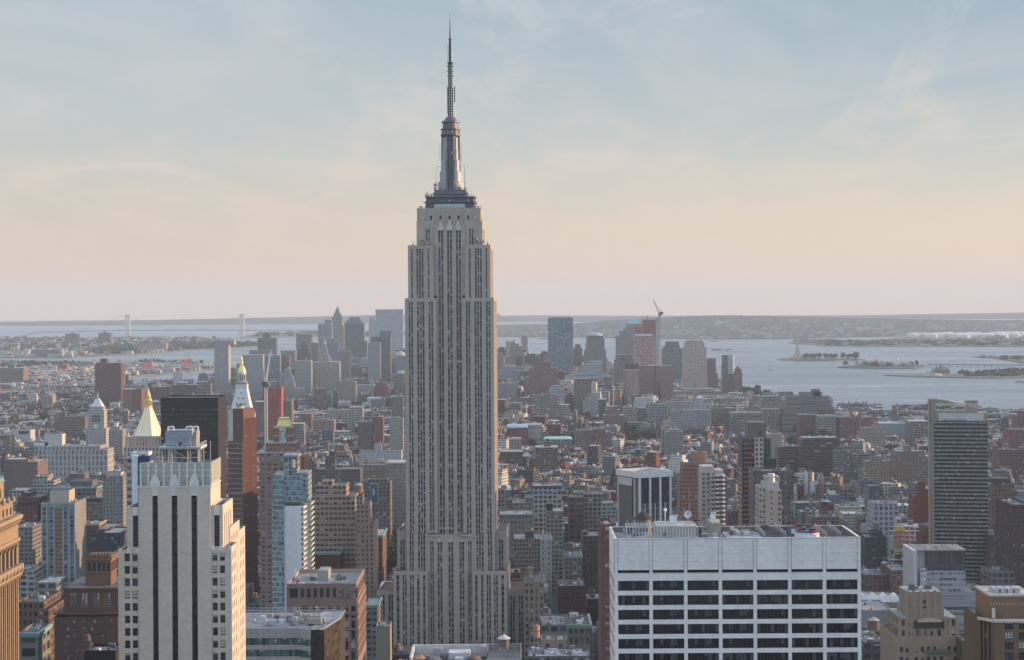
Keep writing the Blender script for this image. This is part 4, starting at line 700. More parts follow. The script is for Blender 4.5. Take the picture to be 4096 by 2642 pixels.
# ---- village and lofts, right half
TB = [
 ('loft_building', 'beige loft of large windows left of the white cornered loft', 3600, 30, (.44,.40,.345), 'loft', [(2139, 2236, 1584), (2165, 2222, 1577)], 1662, [('clut', 5)]),
 ('loft_building', 'bright white loft with a set back top below the massive stepped brick tower', 3900, 30, (.62,.62,.60), 'wide', [(2198, 2260, 1556), (2206, 2240, 1544)], 1606, [('clut', 3)]),
 ('loft_building', 'small white framed loft right of the beige loft of large windows', 3350, 24, (.54,.52,.50), 'wide', [(2237, 2277, 1620)], 1660, []),
 ('apartment_block', 'dark red block left of the gridded beige block', 3700, 24, (.26,.11,.105), 'grid', [(2261, 2295, 1580), (2268, 2290, 1570)], 1640, []),
 ('office_block', 'white and pale blue office block right of the gridded beige block', 3500, 24, (.52,.56,.58), 'wide', [(2333, 2371, 1604), (2340, 2365, 1590), (2350, 2358, 1578)], 1650, []),
 ('apartment_block', 'wide pinkish brick block of dense windows below the brown twin towers', 3000, 30, (.34,.22,.20), 'pair', [(2416, 2494, 1662), (2424, 2480, 1640), (2430, 2470, 1626)], 1706, []),
 ('apartment_tower', 'dark brown slab left of the wide pinkish brick block', 3150, 24, (.2,.155,.145), 'vert', [(2397, 2424, 1598)], 1685, []),
 ('loft_building', 'white and grey loft with three bays right of the wide pinkish brick block', 3100, 30, (.46,.44,.41), 'loft', [(2493, 2552, 1632)], 1690, [('clut', 4)]),
 ('loft_building', 'dark sided loft right of the three bay white loft', 3120, 30, (.23,.21,.2), 'loft', [(2553, 2585, 1634)], 1690, []),
 ('loft_building', 'pale loft with a blank left wall below the right brown twin tower', 3200, 30, (.47,.46,.44), 'loft', [(2585, 2668, 1618), (2588, 2630, 1613)], 1680, [('clut', 4)]),
 ('loft_building', 'broad pale loft building of seven window rows', 2900, 40, (.46,.45,.42), ((4.2,4.2,.66,.56),(.13,.14,.15,.06)), [(2690, 2846, 1642)], 1716, [('clut', 14), ('tank', 2760), ('mech', 2700, 2730, 1632)]),
 ('loft_building', 'white loft with a stepped left corner above the broad pale loft building', 3400, 34, (.56,.56,.54), 'loft', [(2671, 2776, 1608), (2690, 2730, 1598)], 1645, [('clut', 5)]),
 ('office_block', 'small white block with a pointed glass top behind the broad pale loft building', 3300, 20, (.62,.63,.64), 'wide', [(2783, 2818, 1604), (2787, 2814, 1594)], 1636, [('pyr', 2787, 2814, 1582, (.5,.55,.58), 2797, 2804)]),
 ('loft_building', 'brown grey loft with columns right of the broad pale loft building', 3100, 40, (.29,.25,.225), 'wide', [(2847, 2940, 1634), (2855, 2900, 1622)], 1712, [('clut', 6)]),
 ('apartment_block', 'sunlit orange beige block with a stepped crown', 2300, 26, (.44,.33,.25), 'grid', [(2649, 2690, 1716), (2655, 2680, 1706)], 1800, [('crown', 5, 3)]),
 ('apartment_block', 'grey stone hotel like block in front of the sunlit orange beige block', 2200, 26, (.36,.34,.32), 'grid', [(2664, 2733, 1728), (2680, 2720, 1720)], 1810, [('pyr', 2700, 2712, 1700, (.35,.33,.3))]),
 ('apartment_block', 'brown brick apartment block with a pale right end in the village', 2350, 28, (.31,.23,.185), 'apt', [(2302, 2372, 1724), (2310, 2340, 1720)], 1792, [('mech', 2340, 2355, 1680, (.34,.2,.15))]),
 ('apartment_block', 'red brick apartment block touching the pale ended brown one', 2380, 28, (.33,.155,.13), 'apt', [(2374, 2422, 1718)], 1792, [('clut', 4)]),
 ('library_building', 'red hall with a blue grey glass roof in the village', 2400, 40, (.31,.13,.11), 'wide', [(2026, 2112, 1712)], 1758, [('hip', 1700, (.38,.44,.49), .06)]),
 ('office_block', 'white hall with tall arched windows right of the red hall', 2450, 36, (.60,.58,.56), ((4,10,.45,.7),(.16,.16,.17,.0)), [(2104, 2166, 1700)], 1750, [('corn', (.5,.4,.34), 1.2)]),
 ('school_building', 'long low block with a pale green copper roof by the park trees', 2200, 30, (.36,.35,.33), 'wide', [(2175, 2290, 1758)], 1776, [('hip', 1749, (.33,.52,.47), .1)]),
 ('apartment_block', 'brick apartment block with balconies and a central tower left of the park', 2000, 26, (.28,.165,.135), 'bandw', [(2142, 2232, 1790), (2176, 2202, 1768), (2182, 2196, 1756)], 1880, []),
 ('apartment_block', 'sunlit beige block beside the tall central tower in the village', 2150, 26, (.44,.36,.27), 'apt', [(2036, 2086, 1758), (2046, 2084, 1755)], 1806, []),
 ('office_block', 'long brown roofed block beside the tall central tower', 1900, 26, (.19,.14,.12), 'pair', [(1998, 2090, 1808)], 1860, []),
 ('loft_building', 'narrow white loft of ten storeys with a black cornice', 1500, 28, (.55,.54,.52), 'loft', [(2134, 2247, 1944)], 2100, [('corn', (.09,.09,.095)), ('tank', 2190, 1.8), ('clut', 6)]),
 ('loft_building', 'tall beige loft with arched top windows and a black rooftop box', 1350, 26, (.40,.36,.31), 'wide', [(2184, 2250, 2045)], 2180, [('corn',), ('mech', 2185, 2210, 2015, (.03,.03,.035))]),
 ('loft_building', 'grey stone arcaded block with a green roof edge beside the tall central tower', 1280, 28, (.36,.33,.30), ((3.4,5,.5,.6),(.09,.09,.09,.06)), [(1998, 2126, 2058)], 2125, [('corn', (.14,.22,.21)), ('clut', 8)]),
 ('loft_building', 'pale block with one big arched window left of the narrow white loft', 1450, 26, (.40,.37,.335), ((3,4.4,.5,.6),(.10,.10,.10,.05)), [(2100, 2159, 1990)], 2068, [('corn',)]),
 ('loft_building', 'long beige loft of wide windows left of the black and white finned tower', 1500, 26, (.39,.34,.285), 'loft', [(2335, 2424, 1976)], 2060, [('tank', 2350), ('clut', 6)]),
 ('loft_building', 'brown brick loft of large panes left of the long beige loft', 1480, 26, (.22,.13,.105), 'big', [(2274, 2334, 1990)], 2065, [('clut', 5), ('tank', 2290)]),
 ('loft_building', 'white blue loft directly left of the black and white finned tower', 1400, 24, (.42,.43,.44), 'wide', [(2408, 2464, 2028), (2410, 2455, 2012)], 2095, [('tank', 2430, 3.2)]),
 ('office_block', 'beige block with a bright white right bay and a blue tarpaulin', 1150, 28, (.36,.31,.24), 'pair', [(2055, 2160, 2156)], 2232, [('tank', 2120, 2.6), ('mech', 2100, 2135, 2125, (.05,.075,.065))]),
 ('office_block', 'bright white narrow block with few windows right of the beige block', 1145, 28, (.62,.61,.59), ((5,4.6,.25,.5),(.10,.12,.13,.2)), [(2161, 2207, 2158)], 2232, [('tank', 2166, 1.6)]),
 ('office_block', 'beige arcaded loft at the right foot of the tall central tower', 980, 26, (.42,.335,.235), ((3.6,4.6,.5,.6),(.07,.065,.06,.06)), [(2096, 2176, 2326)], 2470, [('corn',), ('tank', 2120, 2.6), ('clut', 4)]),
 ('office_block', 'grey stone block with large glass bays above black roofs', 880, 30, (.27,.265,.25), 'big', [(2162, 2270, 2500)], 2580, [('clut', 14)]),
 ('office_block', 'dark grey block with a row of arched windows right of the large glass bays', 880, 30, (.25,.22,.20), ((2.8,5,.5,.62),(.04,.04,.045,.1)), [(2272, 2361, 2498)], 2660, [('clut', 12), ('corn', (.17,.24,.22))]),
 ('office_block', 'low dark red block with rooftop gables in the canyon of roofs', 1000, 30, (.16,.075,.065), 'pair', [(2232, 2342, 2345)], 2420, [('clut', 10), ('tank', 2300, 2.2)]),
 ('office_block', 'brown brick tower block left of the thin striped apartment tower', 1100, 28, (.18,.125,.105), 'grid', [(2330, 2400, 2145), (2330, 2350, 2128)], 2290, [('clut', 5)]),
 ('office_block', 'pale grey stone block with a heavy cornice in the canyon', 1060, 28, (.30,.29,.275), 'grid', [(2257, 2326, 2226)], 2320, [('corn', (.28,.28,.27)), ('tank', 2276, 3.0), ('clut', 6)]),
 ('apartment_tower', 'thin striped apartment tower hugging the white gridded office tower', 690, 20, (.24,.125,.105), ((3.4,3.0,.30,.4),(.10,.09,.085,.3)), [(2402, 2452, 2180), (2404, 2452, 2098)], 2660, [('clut', 2)]),
 ('office_block', 'beige bulkhead block with three small windows near the bottom edge', 825, 12, (.48,.40,.32), ((5,6,.3,.4),(.06,.06,.06,.0)), [(2164, 2268, 2560)], 2605, [('clut', 6)]),
 ('office_block', 'low grey cluttered roof at the bottom edge, left of the white gridded tower', 780, 20, (.22,.22,.225), 'pair', [(2112, 2360, 2625)], 2660, [('clut', 26)]),
 # right side
 ('office_block', 'huge terraced block of horizontal bands by the water', 3600, 60, (.27,.235,.215), ((30,4.4,1.0,.46),(.12,.12,.13,.0)), [(3128, 3345, 1656), (3134, 3338, 1638), (3140, 3331, 1622), (3148, 3324, 1604), (3154, 3316, 1588)], 1716, [('mech', 3198, 3285, 1570, (.2,.17,.15)), ('mech', 3248, 3276, 1558, (.16,.14,.125))]),
 ('loft_building', 'cream loft with a green roof edge in front of the terraced block', 3400, 34, (.45,.425,.37), 'loft', [(3270, 3345, 1664)], 1722, [('corn', (.3,.43,.40)), ('clut', 6)]),
 ('loft_building', 'brick loft joining the terraced block and the cream loft', 3450, 34, (.28,.175,.15), 'grid', [(3196, 3269, 1660)], 1720, [('clut', 4)]),
 ('loft_building', 'long red brick loft with a brick box and white dish on its roof', 3350, 40, (.33,.145,.115), ((4.4,4.6,.62,.6),(.13,.08,.075,.08)), [(3357, 3492, 1670)], 1722, [('mech', 3404, 3442, 1642, (.29,.12,.10)), ('clut', 5)]),
 ('loft_building', 'beige office block of square windows left of the terraced block', 3500, 34, (.42,.36,.30), 'loft', [(3049, 3122, 1638)], 1695, [('clut', 5)]),
 ('loft_building', 'grey loft with projecting piers along its roof line', 3450, 40, (.33,.31,.295), 'loft', [(2925, 3048, 1652)], 1735, [('crown', 12, 6, (.48,.46,.43)), ('clut', 6)]),
 ('office_block', 'stepped beige block behind the beige square windowed block', 3800, 40, (.39,.33,.285), 'loft', [(3046, 3130, 1600), (3052, 3126, 1586), (3118, 3172, 1580), (3120, 3172, 1567)], 1640, []),
 ('apartment_block', 'dark brown brick hospital block with ribbon windows', 2600, 34, (.16,.10,.085), 'band', [(3206, 3354, 1758), (3212, 3350, 1752)], 1895, [('clut', 10)]),
 ('apartment_block', 'low brown brick wing left of the dark hospital block', 2620, 34, (.2,.13,.11), 'band', [(3112, 3204, 1788)], 1880, [('clut', 4)]),
 ('apartment_tower', 'sunlit stepped art deco apartment tower in the village on the right', 2900, 28, (.42,.36,.285), 'apt', [(3442, 3540, 1730), (3450, 3530, 1712), (3488, 3520, 1700), (3496, 3512, 1690)], 1776, []),
 ('apartment_block', 'cream sunlit block with brown penthouses behind the dark stacked tower', 2250, 24, (.48,.42,.32), 'apt', [(3070, 3127, 1736)], 1800, [('mech', 3080, 3112, 1722, (.22,.12,.1))]),
 ('apartment_tower', 'grey striped apartment slab right of the dark hospital block', 2000, 24, (.31,.295,.28), 'bandw', [(3346, 3410, 1804), (3352, 3376, 1792)], 1912, []),
 ('apartment_tower', 'second grey striped apartment slab, right of the first', 1980, 24, (.33,.31,.29), 'bandw', [(3412, 3484, 1818), (3434, 3456, 1806)], 1912, []),
 ('apartment_block', 'beige stepped apartment house with roof terraces', 1900, 28, (.36,.285,.21), 'apt', [(3453, 3558, 1880), (3466, 3556, 1846), (3484, 3530, 1828)], 1936, [('clut', 5)]),
 ('apartment_block', 'large tan apartment house with two small towers left of the dark balcony tower', 2100, 34, (.33,.25,.185), 'apt', [(3582, 3715, 1830), (3584, 3700, 1806), (3620, 3645, 1788)], 1925, [('clut', 4)]),
 ('office_block', 'dark glass fronted block between low roofs on the right', 1650, 24, (.12,.13,.14), 'curt', [(3477, 3533, 1944)], 2010, []),
 ('office_block', 'long white factory with small windows near the shore', 3100, 40, (.52,.53,.54), 'grid', [(3518, 3640, 1694), (3600, 3640, 1684)], 1730, [('clut', 6)]),
 ('loft_building', 'grey long factory with rows of windows left of the dark balcony tower near the shore', 3200, 40, (.33,.29,.255), 'loft', [(3640, 3716, 1686)], 1740, []),
 ('loft_building', 'ornate white loft of nine windows on the right', 1500, 28, (.58,.58,.57), ((4.6,4.8,.55,.6),(.09,.10,.11,.1)), [(3494, 3595, 2024), (3496, 3590, 2014)], 2095, [('tank', 3606, 2), ('clut', 8)]),
 ('apartment_block', 'red brick blank sided block left of the dark balcony tower', 1700, 24, (.27,.085,.07), 'dots', [(3656, 3718, 1985), (3676, 3702, 1932)], 2050, []),
 ('apartment_block', 'dark grey apartment block with small lit windows right of the white gridded office tower', 1200, 24, (.09,.10,.115), 'apt', [(3462, 3548, 2150), (3490, 3530, 2128)], 2280, [('tank', 3505, 2.2)]),
 ('office_block', 'brown brick loft right of the dark balcony tower', 1400, 36, (.30,.2,.135), ((3.2,3.8,.5,.6),(.06,.055,.05,.08)), [(3950, 4058, 1938)], 2140, [('mech', 3960, 4030, 1915, (.05,.045,.04)), ('clut', 5)]),
 ('office_block', 'dark brown block at the right edge', 1120, 40, (.15,.105,.085), 'grid', [(4048, 4130, 2020)], 2360, [('clut', 3)]),
 ('office_block', 'grey brown loft with wooden tanks right of the dark balcony tower', 1080, 34, (.22,.185,.16), 'grid', [(3960, 4072, 2140)], 2290, [('tank', 3995, 2.4), ('tank', 4020, 2.4), ('mech', 3990, 4040, 2118)]),
 ('office_block', 'small grey block with white framed windows near the orange brick tower', 1000, 24, (.25,.25,.245), 'loft', [(3966, 4058, 2290)], 2370, [('clut', 6)]),
 ('apartment_block', 'dark brick apartment block at the right edge below the shore', 1900, 30, (.22,.145,.115), 'apt', [(3998, 4100, 1800)], 1900, [('tank', 4025, 2.4), ('clut', 4)]),
 ('apartment_tower', 'red brick tower at the right edge by the water', 2900, 30, (.26,.13,.11), 'apt', [(4068, 4130, 1662), (4080, 4120, 1645)], 1740, []),
 ('apartment_block', 'red brick long block by the shore at the right edge', 2700, 40, (.30,.125,.10), 'apt', [(4040, 4130, 1720)], 1790, [('clut', 4)]),
 ('market_hall', 'low grey hall with four white tented skylights', 900, 40, (.38,.385,.39), 'none', [(3440, 3616, 2410)], 2440, []),
 ('office_block', 'white blank fronted store below the tented skylights', 860, 30, (.52,.53,.545), 'none', [(3448, 3572, 2442)], 2490, [('clut', 4)]),
 ('office_block', 'low dark machinery roof below the white blank fronted store', 780, 34, (.13,.135,.14), 'wide', [(3452, 3562, 2570)], 2660, [('clut', 22), ('tank', 3495, 2.4)]),
 ('office_block', 'grey white ribbon windowed office wing behind the art deco tower', 830, 30, (.46,.48,.50), ((14,3.5,.97,.52),(.15,.18,.20,.25)), [(3765, 3990, 2400), (3765, 3960, 2370)], 2560, [('clut', 16)]),
 ('office_block', 'small dark box building right of the art deco tower at the bottom edge', 690, 16, (.17,.15,.13), 'none', [(3850, 3925, 2565)], 2660, [('clut', 3)]),
 ('office_block', 'brown loft with sunlit edges behind the tented skylights', 1050, 30, (.25,.19,.15), 'grid', [(3568, 3640, 2282)], 2400, [('clut', 4)]),
 ('office_block', 'low brick block with water tank right of the white gridded office tower', 1080, 30, (.22,.15,.12), 'grid', [(3455, 3565, 2300)], 2390, [('clut', 8), ('tank', 3536, 2.2)]),
]
RF = {'broad pale loft building of seven window rows': 'the broad pale loft', 'huge terraced block of horizontal bands by the water': 'the terraced block', 'dark brown brick hospital block with ribbon windows': 'the dark hospital block', 'narrow white loft of ten storeys with a black cornice': 'the narrow white loft', 'long low block with a pale green copper roof by the park trees': 'the green copper roof', 'red hall with a blue grey glass roof in the village': 'the red hall', 'wide pinkish brick block of dense windows below the brown twin towers': 'the pinkish brick block', 'beige stepped apartment house with roof terraces': 'the beige terraced apartments', 'ornate white loft of nine windows on the right': 'the ornate white loft', 'long red brick loft with a brick box and white dish on its roof': 'the long red loft', 'sunlit stepped art deco apartment tower in the village on the right': 'the sunlit stepped apartments', 'low grey hall with four white tented skylights': 'the tented skylights', 'bright white narrow block with few windows right of the beige block': 'the bright white narrow block'}
CATN = {'loft_building': 'loft building', 'apartment_block': 'apartment block', 'office_block': 'office block', 'apartment_tower': 'apartment tower', 'library_building': 'hall', 'school_building': 'school', 'market_hall': 'hall'}
for nm, lb, Y, D, col, ws, tiers, vb, ex in TB: bld(nm, CATN[nm], lb, Y, D, col, ws, tiers, vb, ex, RF.get(lb))
hall = [a[0] for a in ALLB if a[0].name.startswith('market_hall')][0]
for k in range(4):
    g = MB(); kh = hall['base_y']/900; c = (-7.6+5.1*k)*kh; zz = pz(3528, 2410, hall['base_y'])-1; g.frustum([(c-2.4*kh, 2), (c+2.4*kh, 2), (c+2.4*kh, 16*kh), (c-2.4*kh, 16*kh)], zz, [(c-.4, 5), (c+.4, 5), (c+.4, 13*kh), (c-.4, 13*kh)], zz+3.4*kh, (.62,.62,.6)); g.build('tented_skylight', hall)
lr = [a[0] for a in ALLB if a[0]['label'].startswith('long red brick loft')][0]
g = MB(); zz = pz(3424, 1668, lr['base_y']); g.lathe(0, 8, [(.1, zz), (3.4, zz+3), (5, zz+8), (4.6, zz+8.2), (.1, zz+3.5)], 14, (.7,.7,.7)); g.build('dish', lr)
# ================================================================== the large buildings in front
GLS = glass_mat('window_glass', (.028, .034, .038)); GLT = glass_mat('teal_glass', (.10, .19, .20)); GLB = glass_mat('black_glass', (.010, .011, .012), .6, .12)
FRB = mm('black_frame', (.02, .02, .021), .4); FRM = mm('window_frame', (.075, .075, .075), .5); FRW = mm('pale_window_frame', (.40, .40, .39), .6); DIM = mm('dim_interior', (.055, .06, .062), .6); BLN = mm('window_blind', (.42, .41, .38), .8)
WC = {}
def window(root, o, d, a0, a1, z0, z1, rec, glass=None, frame=None, nx=1, nz=2, blind=None, name='window'):
    w, h = round(a1-a0, 2), round(z1-z0, 2); glass = glass or GLS; frame = frame or FRM
    if blind is None: blind = rnd.choice([0, 0, 0, .3, .55, 0, .2, .85, 0, 0])
    var = rnd.randrange(9) if name == 'window_band' else 0; key = (w, h, glass.name, frame.name, nx, nz, blind, var)
    if key not in WC:
        g = MB(); t = .07 if h < 4 else .12
        g.face([(0, 0, 0), (w, 0, 0), (w, 0, h), (0, 0, h)], mi=0)
        for i in range(nx+1): x = w*i/nx; g.box(max(0, x-t), min(w, x+t), -.09, -.005, 0, h, mi=1)
        for i in range(nz+1): z = h*i/nz; g.box(.0, w, -.11, -.09, max(0, z-t), min(h, z+t), mi=1)
        if blind: g.face([(t, -.02, h*(1-blind)), (w-t, -.02, h*(1-blind)), (w-t, -.02, h), (t, -.02, h)], mi=2)
        if name == 'window_band':
            for i in range(nx):
                if rnd.random() < .3: q = rnd.uniform(.25, 1)*h; g.face([(w*i/nx+t, -.02, h-q), (w*(i+1)/nx-t, -.02, h-q), (w*(i+1)/nx-t, -.02, h), (w*i/nx+t, -.02, h)], mi=3)
        o_ = g.build(name, None, [glass, frame, BLN, DIM]); WC[key] = o_.data; bpy.data.objects.remove(o_)
    b = bpy.data.objects.new(name, WC[key]); C.objects.link(b); b.parent = root
    b.location = (o[0]+d[0]*a0+d[1]*-rec*-1*0, 0, z0); b.location = (o[0]+d[0]*a0-d[1]*rec, o[1]+d[1]*a0+d[0]*rec, z0)
    b.rotation_euler = (0, 0, math.atan2(d[1], d[0]))
    return b
def deck(root, x0, x1, y0, y1, z, col=TAR, name='roof'):
    g = MB(); g.face([(x0, y0, z), (x1, y0, z), (x1, y1, z), (x0, y1, z)], col); return g.build(name, root)
def rim(g, x0, x1, y0, y1, z0, z1, t, col, ic=None):
    o = [(x0, y0), (x1, y0), (x1, y1), (x0, y1)]; i = [(x0+t, y0+t), (x1-t, y0+t), (x1-t, y1-t), (x0+t, y1-t)]
    for k in range(4):
        a, b, c, d = o[k], o[(k+1) % 4], i[(k+1) % 4], i[k]
        g.face([(*a, z1), (*b, z1), (*c, z1), (*d, z1)], col); g.face([(*c, z0), (*d, z0), (*d, z1), (*c, z1)], ic or col)
def near(name, label, cat, Y, uc, vc, vis, D, ref=None, rz=0.0, w=None):
    r = thing(name, label, cat, (px(uc, vc, Y), Y, 0), R(rz)); VIS.append((*vis, Y))
    OCC.append((px(vis[0], vc, Y)-4, px(vis[1], vc, Y)+4, Y-4, Y+D+4))
    if ref: REFS.append((ref, (vis[0]+vis[1])/2, (vis[2]+min(vis[3], 2642))/2))
    return r
def white_brick_tower():
    Y = 560; r = near('art_deco_office_tower', 'white brick tower with three long black window strips and fluted crown, lower left', 'office tower', Y, 698, 1950, (471, 967, 1850, 2700), 45, 'the white brick tower')
    X = lambda u, v=1950, y=Y: px(u, v, y)-r.location.x; Z = lambda v, u=698, y=Y: pz(u, v, y)
    WB = (.51, .455, .38); zr = Z(1945); zc = Z(1850)
    hw = X(842); xs = [(X(a), X(b)) for a, b in ((609, 631), (686, 709), (765, 788))]
    # central shaft with three recessed strips
    mb = MB(); zt = Z(1990)
    ops = [(a+hw, b+hw, 0, zt) for a, b in xs]
    mb.wall((-hw, 0), (1, 0), 2*hw, 0, zr, ops, .55, WB)
    rs = [(1.6, 2.6), (5.2, 6.6), (8.2, 9.6), (11.2, 12.6), (15, 16)]
    mb.wall((hw, 0), (0, 1), 19, 100, zr, [(a, b, 100, zr-12) for a, b in rs], .5, WB)
    mb.side((hw, 19), (-hw, 19), 100, zr, WB); mb.side((-hw, 19), (-hw, 0), 100, zr, WB); mb.build('wall', r)
    for a, b in xs:
        g = MB(); g.panel((-hw, 0), (1, 0), a+hw, b+hw, 0, zt, .55, (.022, .023, .023), ((.85, 3.7, .82, .86), (.010, .011, .012, .0))); 
        for k in range(4): xx = a+(b-a)*(k)/3; g.box(xx-.05, xx+.05, .35, .55, 0, zt, (.035, .035, .035))
        g.face([(a-.02, .0, zt), (b+.02, .0, zt), ((a+b)/2+.5, .0, zt+.6), ((a+b)/2-.5, .0, zt+.6)], (.03, .03, .03)); g.build('black_window_strip', r)
    for a, b in rs: g = MB(); g.panel((hw, 0), (0, 1), a, b, 100, zr-12, .5, (.06, .055, .05), ((b-a, 3.7, .8, .55), (.03, .03, .03, .1))); g.build('window_strip', r)
    # carved panels above the strips
    for a, b in xs:
        c = (a+b)/2; g = MB(); g.box(a-.05, b+.05, -.12, .0, zt+.5, zr+.2, (.62, .605, .57))
        for k in range(7): zz = zt+1+k*.42; g.bar((a, -.12, zz), (c, -.2, zz+.45), .06, (.5,.49,.46)); g.bar((c, -.2, zz+.45), (b, -.12, zz), .06, (.5,.49,.46))
        for w_, h in ((1.45, 1.6), (1.05, 2.6), (.6, 3.4)): g.box(c-w_, c+w_, -.22+.02*h, .4, zr, zr+h, (.60, .585, .55))
        g.build('carved_panel', r)
    # fluted crown
    x0, x1 = X(562, 1900), X(842, 1900); cr = MB(); cc = (.36, .365, .325)
    cr.box(x0, x1, .7, 18.3, zr-1, zc-.9, cc, top=False); rim(cr, x0, x1, .7, 18.3, zc-2, zc-.9, .5, cc)
    n_ = 9
    for i in range(n_):
        a = x0+(x1-x0)*(i+.12)/n_; b = x0+(x1-x0)*(i+.88)/n_
        cr.box(a, b, .45, .72, zr+1.0, zc, cc, bottom=True); cr.box(a+.25, b-.25, .38, .45, zr+4.0, zc-2.2, tuple(t*1.1 for t in cc))
    for i in range(8):
        a = .9+17.2*i/8; cr.box(x1-.02, x1+.3, a+.3, a+1.9, zr+1, zc, cc)
    cr.build('crown', r)
    for i in range(n_+1):
        xx = x0+(x1-x0)*i/n_; g = MB(); g.box(xx-.28, xx+.28, .1, .7, zr-.2, zc-.2, (.56, .55, .51)); 
        for zz in (.35, .6, .82): g.box(xx-.4, xx+.4, .02, .7, zr+(zc-zr)*zz, zr+(zc-zr)*zz+.4, (.6, .59, .55))
        g.build('crown_pier', r)
    for zz in (.42, .66): g = MB(); g.box(x0, x1, .3, .5, zr+(zc-zr)*zz, zr+(zc-zr)*zz+.18, (.58, .575, .55)); g.build('crown_band', r)
    g = MB(); g.box(-hw-.15, hw+.15, -.15, 19.1, zr-.45, zr, (.56, .55, .51), bottom=True); g.build('ledge', r)
    deck(r, x0+.5, x1-.5, 1.2, 17.8, zc-2)
    # side wings: tall slot windows over the shoulder, then stacked pairs of windows
    for s in (-1, 1):
        a, b = (X(506, 2030), -hw) if s < 0 else (hw, X(931, 2030))
        zt2 = Z(2024) if s > 0 else Z(2030); fb = b if s < 0 else X(889, 2030)
        g = MB(); y0 = 1.0
        sl = (X(529, 2100), X(550, 2100)) if s < 0 else (X(855, 2100), X(876, 2100))
        z3 = Z(2064); z4 = Z(2190)
        ww = (fb-a)
        g.wall((a, y0), (1, 0), ww, 0, zt2, [(sl[0]-a, sl[1]-a, z4, z3)], .5, WB)
        g.wall((fb, y0), (0, 1), 20, 0, zt2, [(3, 4.2, 100, z3), (7, 8.2, 100, z3), (11, 12.2, 100, z3), (15, 16.2, 100, z3)], .5, WB)
        g.side((fb, y0+20), (a, y0+20), 0, zt2, WB); g.side((a, y0+20), (a, y0), 0, zt2, WB); rim(g, a, fb, y0, y0+20, zt2-1, zt2, .4, WB); g.build('shoulder_wing', r)
        deck(r, a+.4, fb-.4, y0+.4, y0+19.6, zt2-1)
        g = MB(); g.box(sl[0], sl[1], y0-.1, y0, z3, zt2-.2, (.6,.59,.56)); g.build('carved_panel', r)
        for k in range(3): window(r, (a, y0), (1, 0), sl[0]-a, sl[1]-a, z4+(z3-z4)*k/3, z4+(z3-z4)*(k+1)/3, .5, GLB, FRM, 2, 3, 0)
        for k in (3, 7, 11, 15): g = MB(); g.panel((fb, y0), (0, 1), k, k+1.2, 100, z3, .5, (.07,.06,.05), ((1.2, 3.7, .8, .55), (.03,.03,.03,.1))); g.build('window_strip', r)
        # lower wing with windows in pairs
        la, lb = (X(471, 2200), -hw-.0) if s < 0 else (hw, X(925, 2200)); zl = Z(2200) if s < 0 else Z(2192)
        yl = .45; cols = ((498, 519), (529, 550)) if s < 0 else ((850, 870), (880, 900))
        ops = []; k = 0; zz = Z(2246)
        while zz > 60: ops += [(X(c0, 2400)-la, X(c1, 2400)-la, zz, zz+2.28) for c0, c1 in cols]; zz -= 3.63
        g = MB(); g.wall((la, yl), (1, 0), lb-la, 0, zl, ops, .35, WB)
        so = []; zz = Z(2246)
        while zz > 100: so += [(q, q+1.1, zz, zz+2.3) for q in (1.5, 5, 8.5)]; zz -= 3.63
        g.wall((lb, yl), (0, 1), 13, 0, zl, so, .35, WB); g.side((lb, yl+13), (la, yl+13), 0, zl, WB); g.side((la, yl+13), (la, yl), 0, zl, WB); rim(g, la, lb, yl, yl+13, zl-1, zl, .4, WB)
        for q in range(3): xx = la+(lb-la)*(q+.2)/2.4; g.box(xx-.5, xx+.5, yl-.15, yl, zl-1.0, zl+.5, (.6,.59,.56))
        g.build('lower_wing', r); deck(r, la+.4, lb-.4, yl+.4, yl+12.6, zl-1.0)
        for q in ops:
            if q[2] > 118: window(r, (la, yl), (1, 0), q[0], q[1], q[2], q[3], .3, None, None, 1, 2)
        g = MB()
        for q in [q for q in ops if q[2] <= 118]: g.panel((la, yl), (1, 0), *q, .3, (.03,.03,.035))
        for q in so: g.panel((lb, yl), (0, 1), *q, .3, (.035,.035,.04))
        o_ = g.build('side_windows', r); tag(o_, kind='stuff')
        # back steps seen on the sunlit side
        if s > 0:
            for xa, xb, yy, v in ((lb-6, X(958, 2150, Y+32), 12, 2130), (lb-6, X(966, 2200, Y+42), 30, 2185)):
                h = Z(v); g = MB(); ops2 = []; zz = h-5
                while zz > 100: ops2 += [(q, q+1.1, zz, zz+2.3) for q in (2, 5.5, 9, 12.5, 16)]; zz -= 3.63
                g.wall((xb, yy), (0, 1), 20, 0, h, ops2, .35, WB); g.side((xa-.01, yy), (xb, yy), 0, h, WB); g.side((xb, yy+20), (xa, yy+20), 0, h, WB); g.face([(xa, yy, h), (xb, yy, h), (xb, yy+20, h), (xa, yy+20, h)], TAR); g.build('rear_wing', r)
                g = MB(); [g.panel((xb, yy), (0, 1), *q, .3, (.035,.035,.04)) for q in ops2]; tag(g.build('side_windows', r), kind='stuff')
    # steel platform and galvanised tank on top
    f = MB(); zp0, zp1 = zc-1.5, pz(725, 1796, Y+5)
    px0, px1 = X(648, 1790, Y+5), X(800, 1790, Y+5)
    steel = (.50, .50, .48)
    for xx in (px0+.3, px0+2.6, px0+3.2, (px0+px1)/2+2.2, px1-.3):
        for yy in (3.5, 8, 13): f.box(xx-.16, xx+.16, yy-.16, yy+.16, zp0, zp1, steel)
    for yy in (3.5, 13): f.bar((px0, yy, (zp0+zp1)/2), (px1, yy, (zp0+zp1)/2), .12, steel); f.bar((px0+3.2, yy, zp0), (px1, yy, zp1), .08, steel); f.bar((px1, yy, zp0), (px0+3.2, yy, zp1), .08, steel)
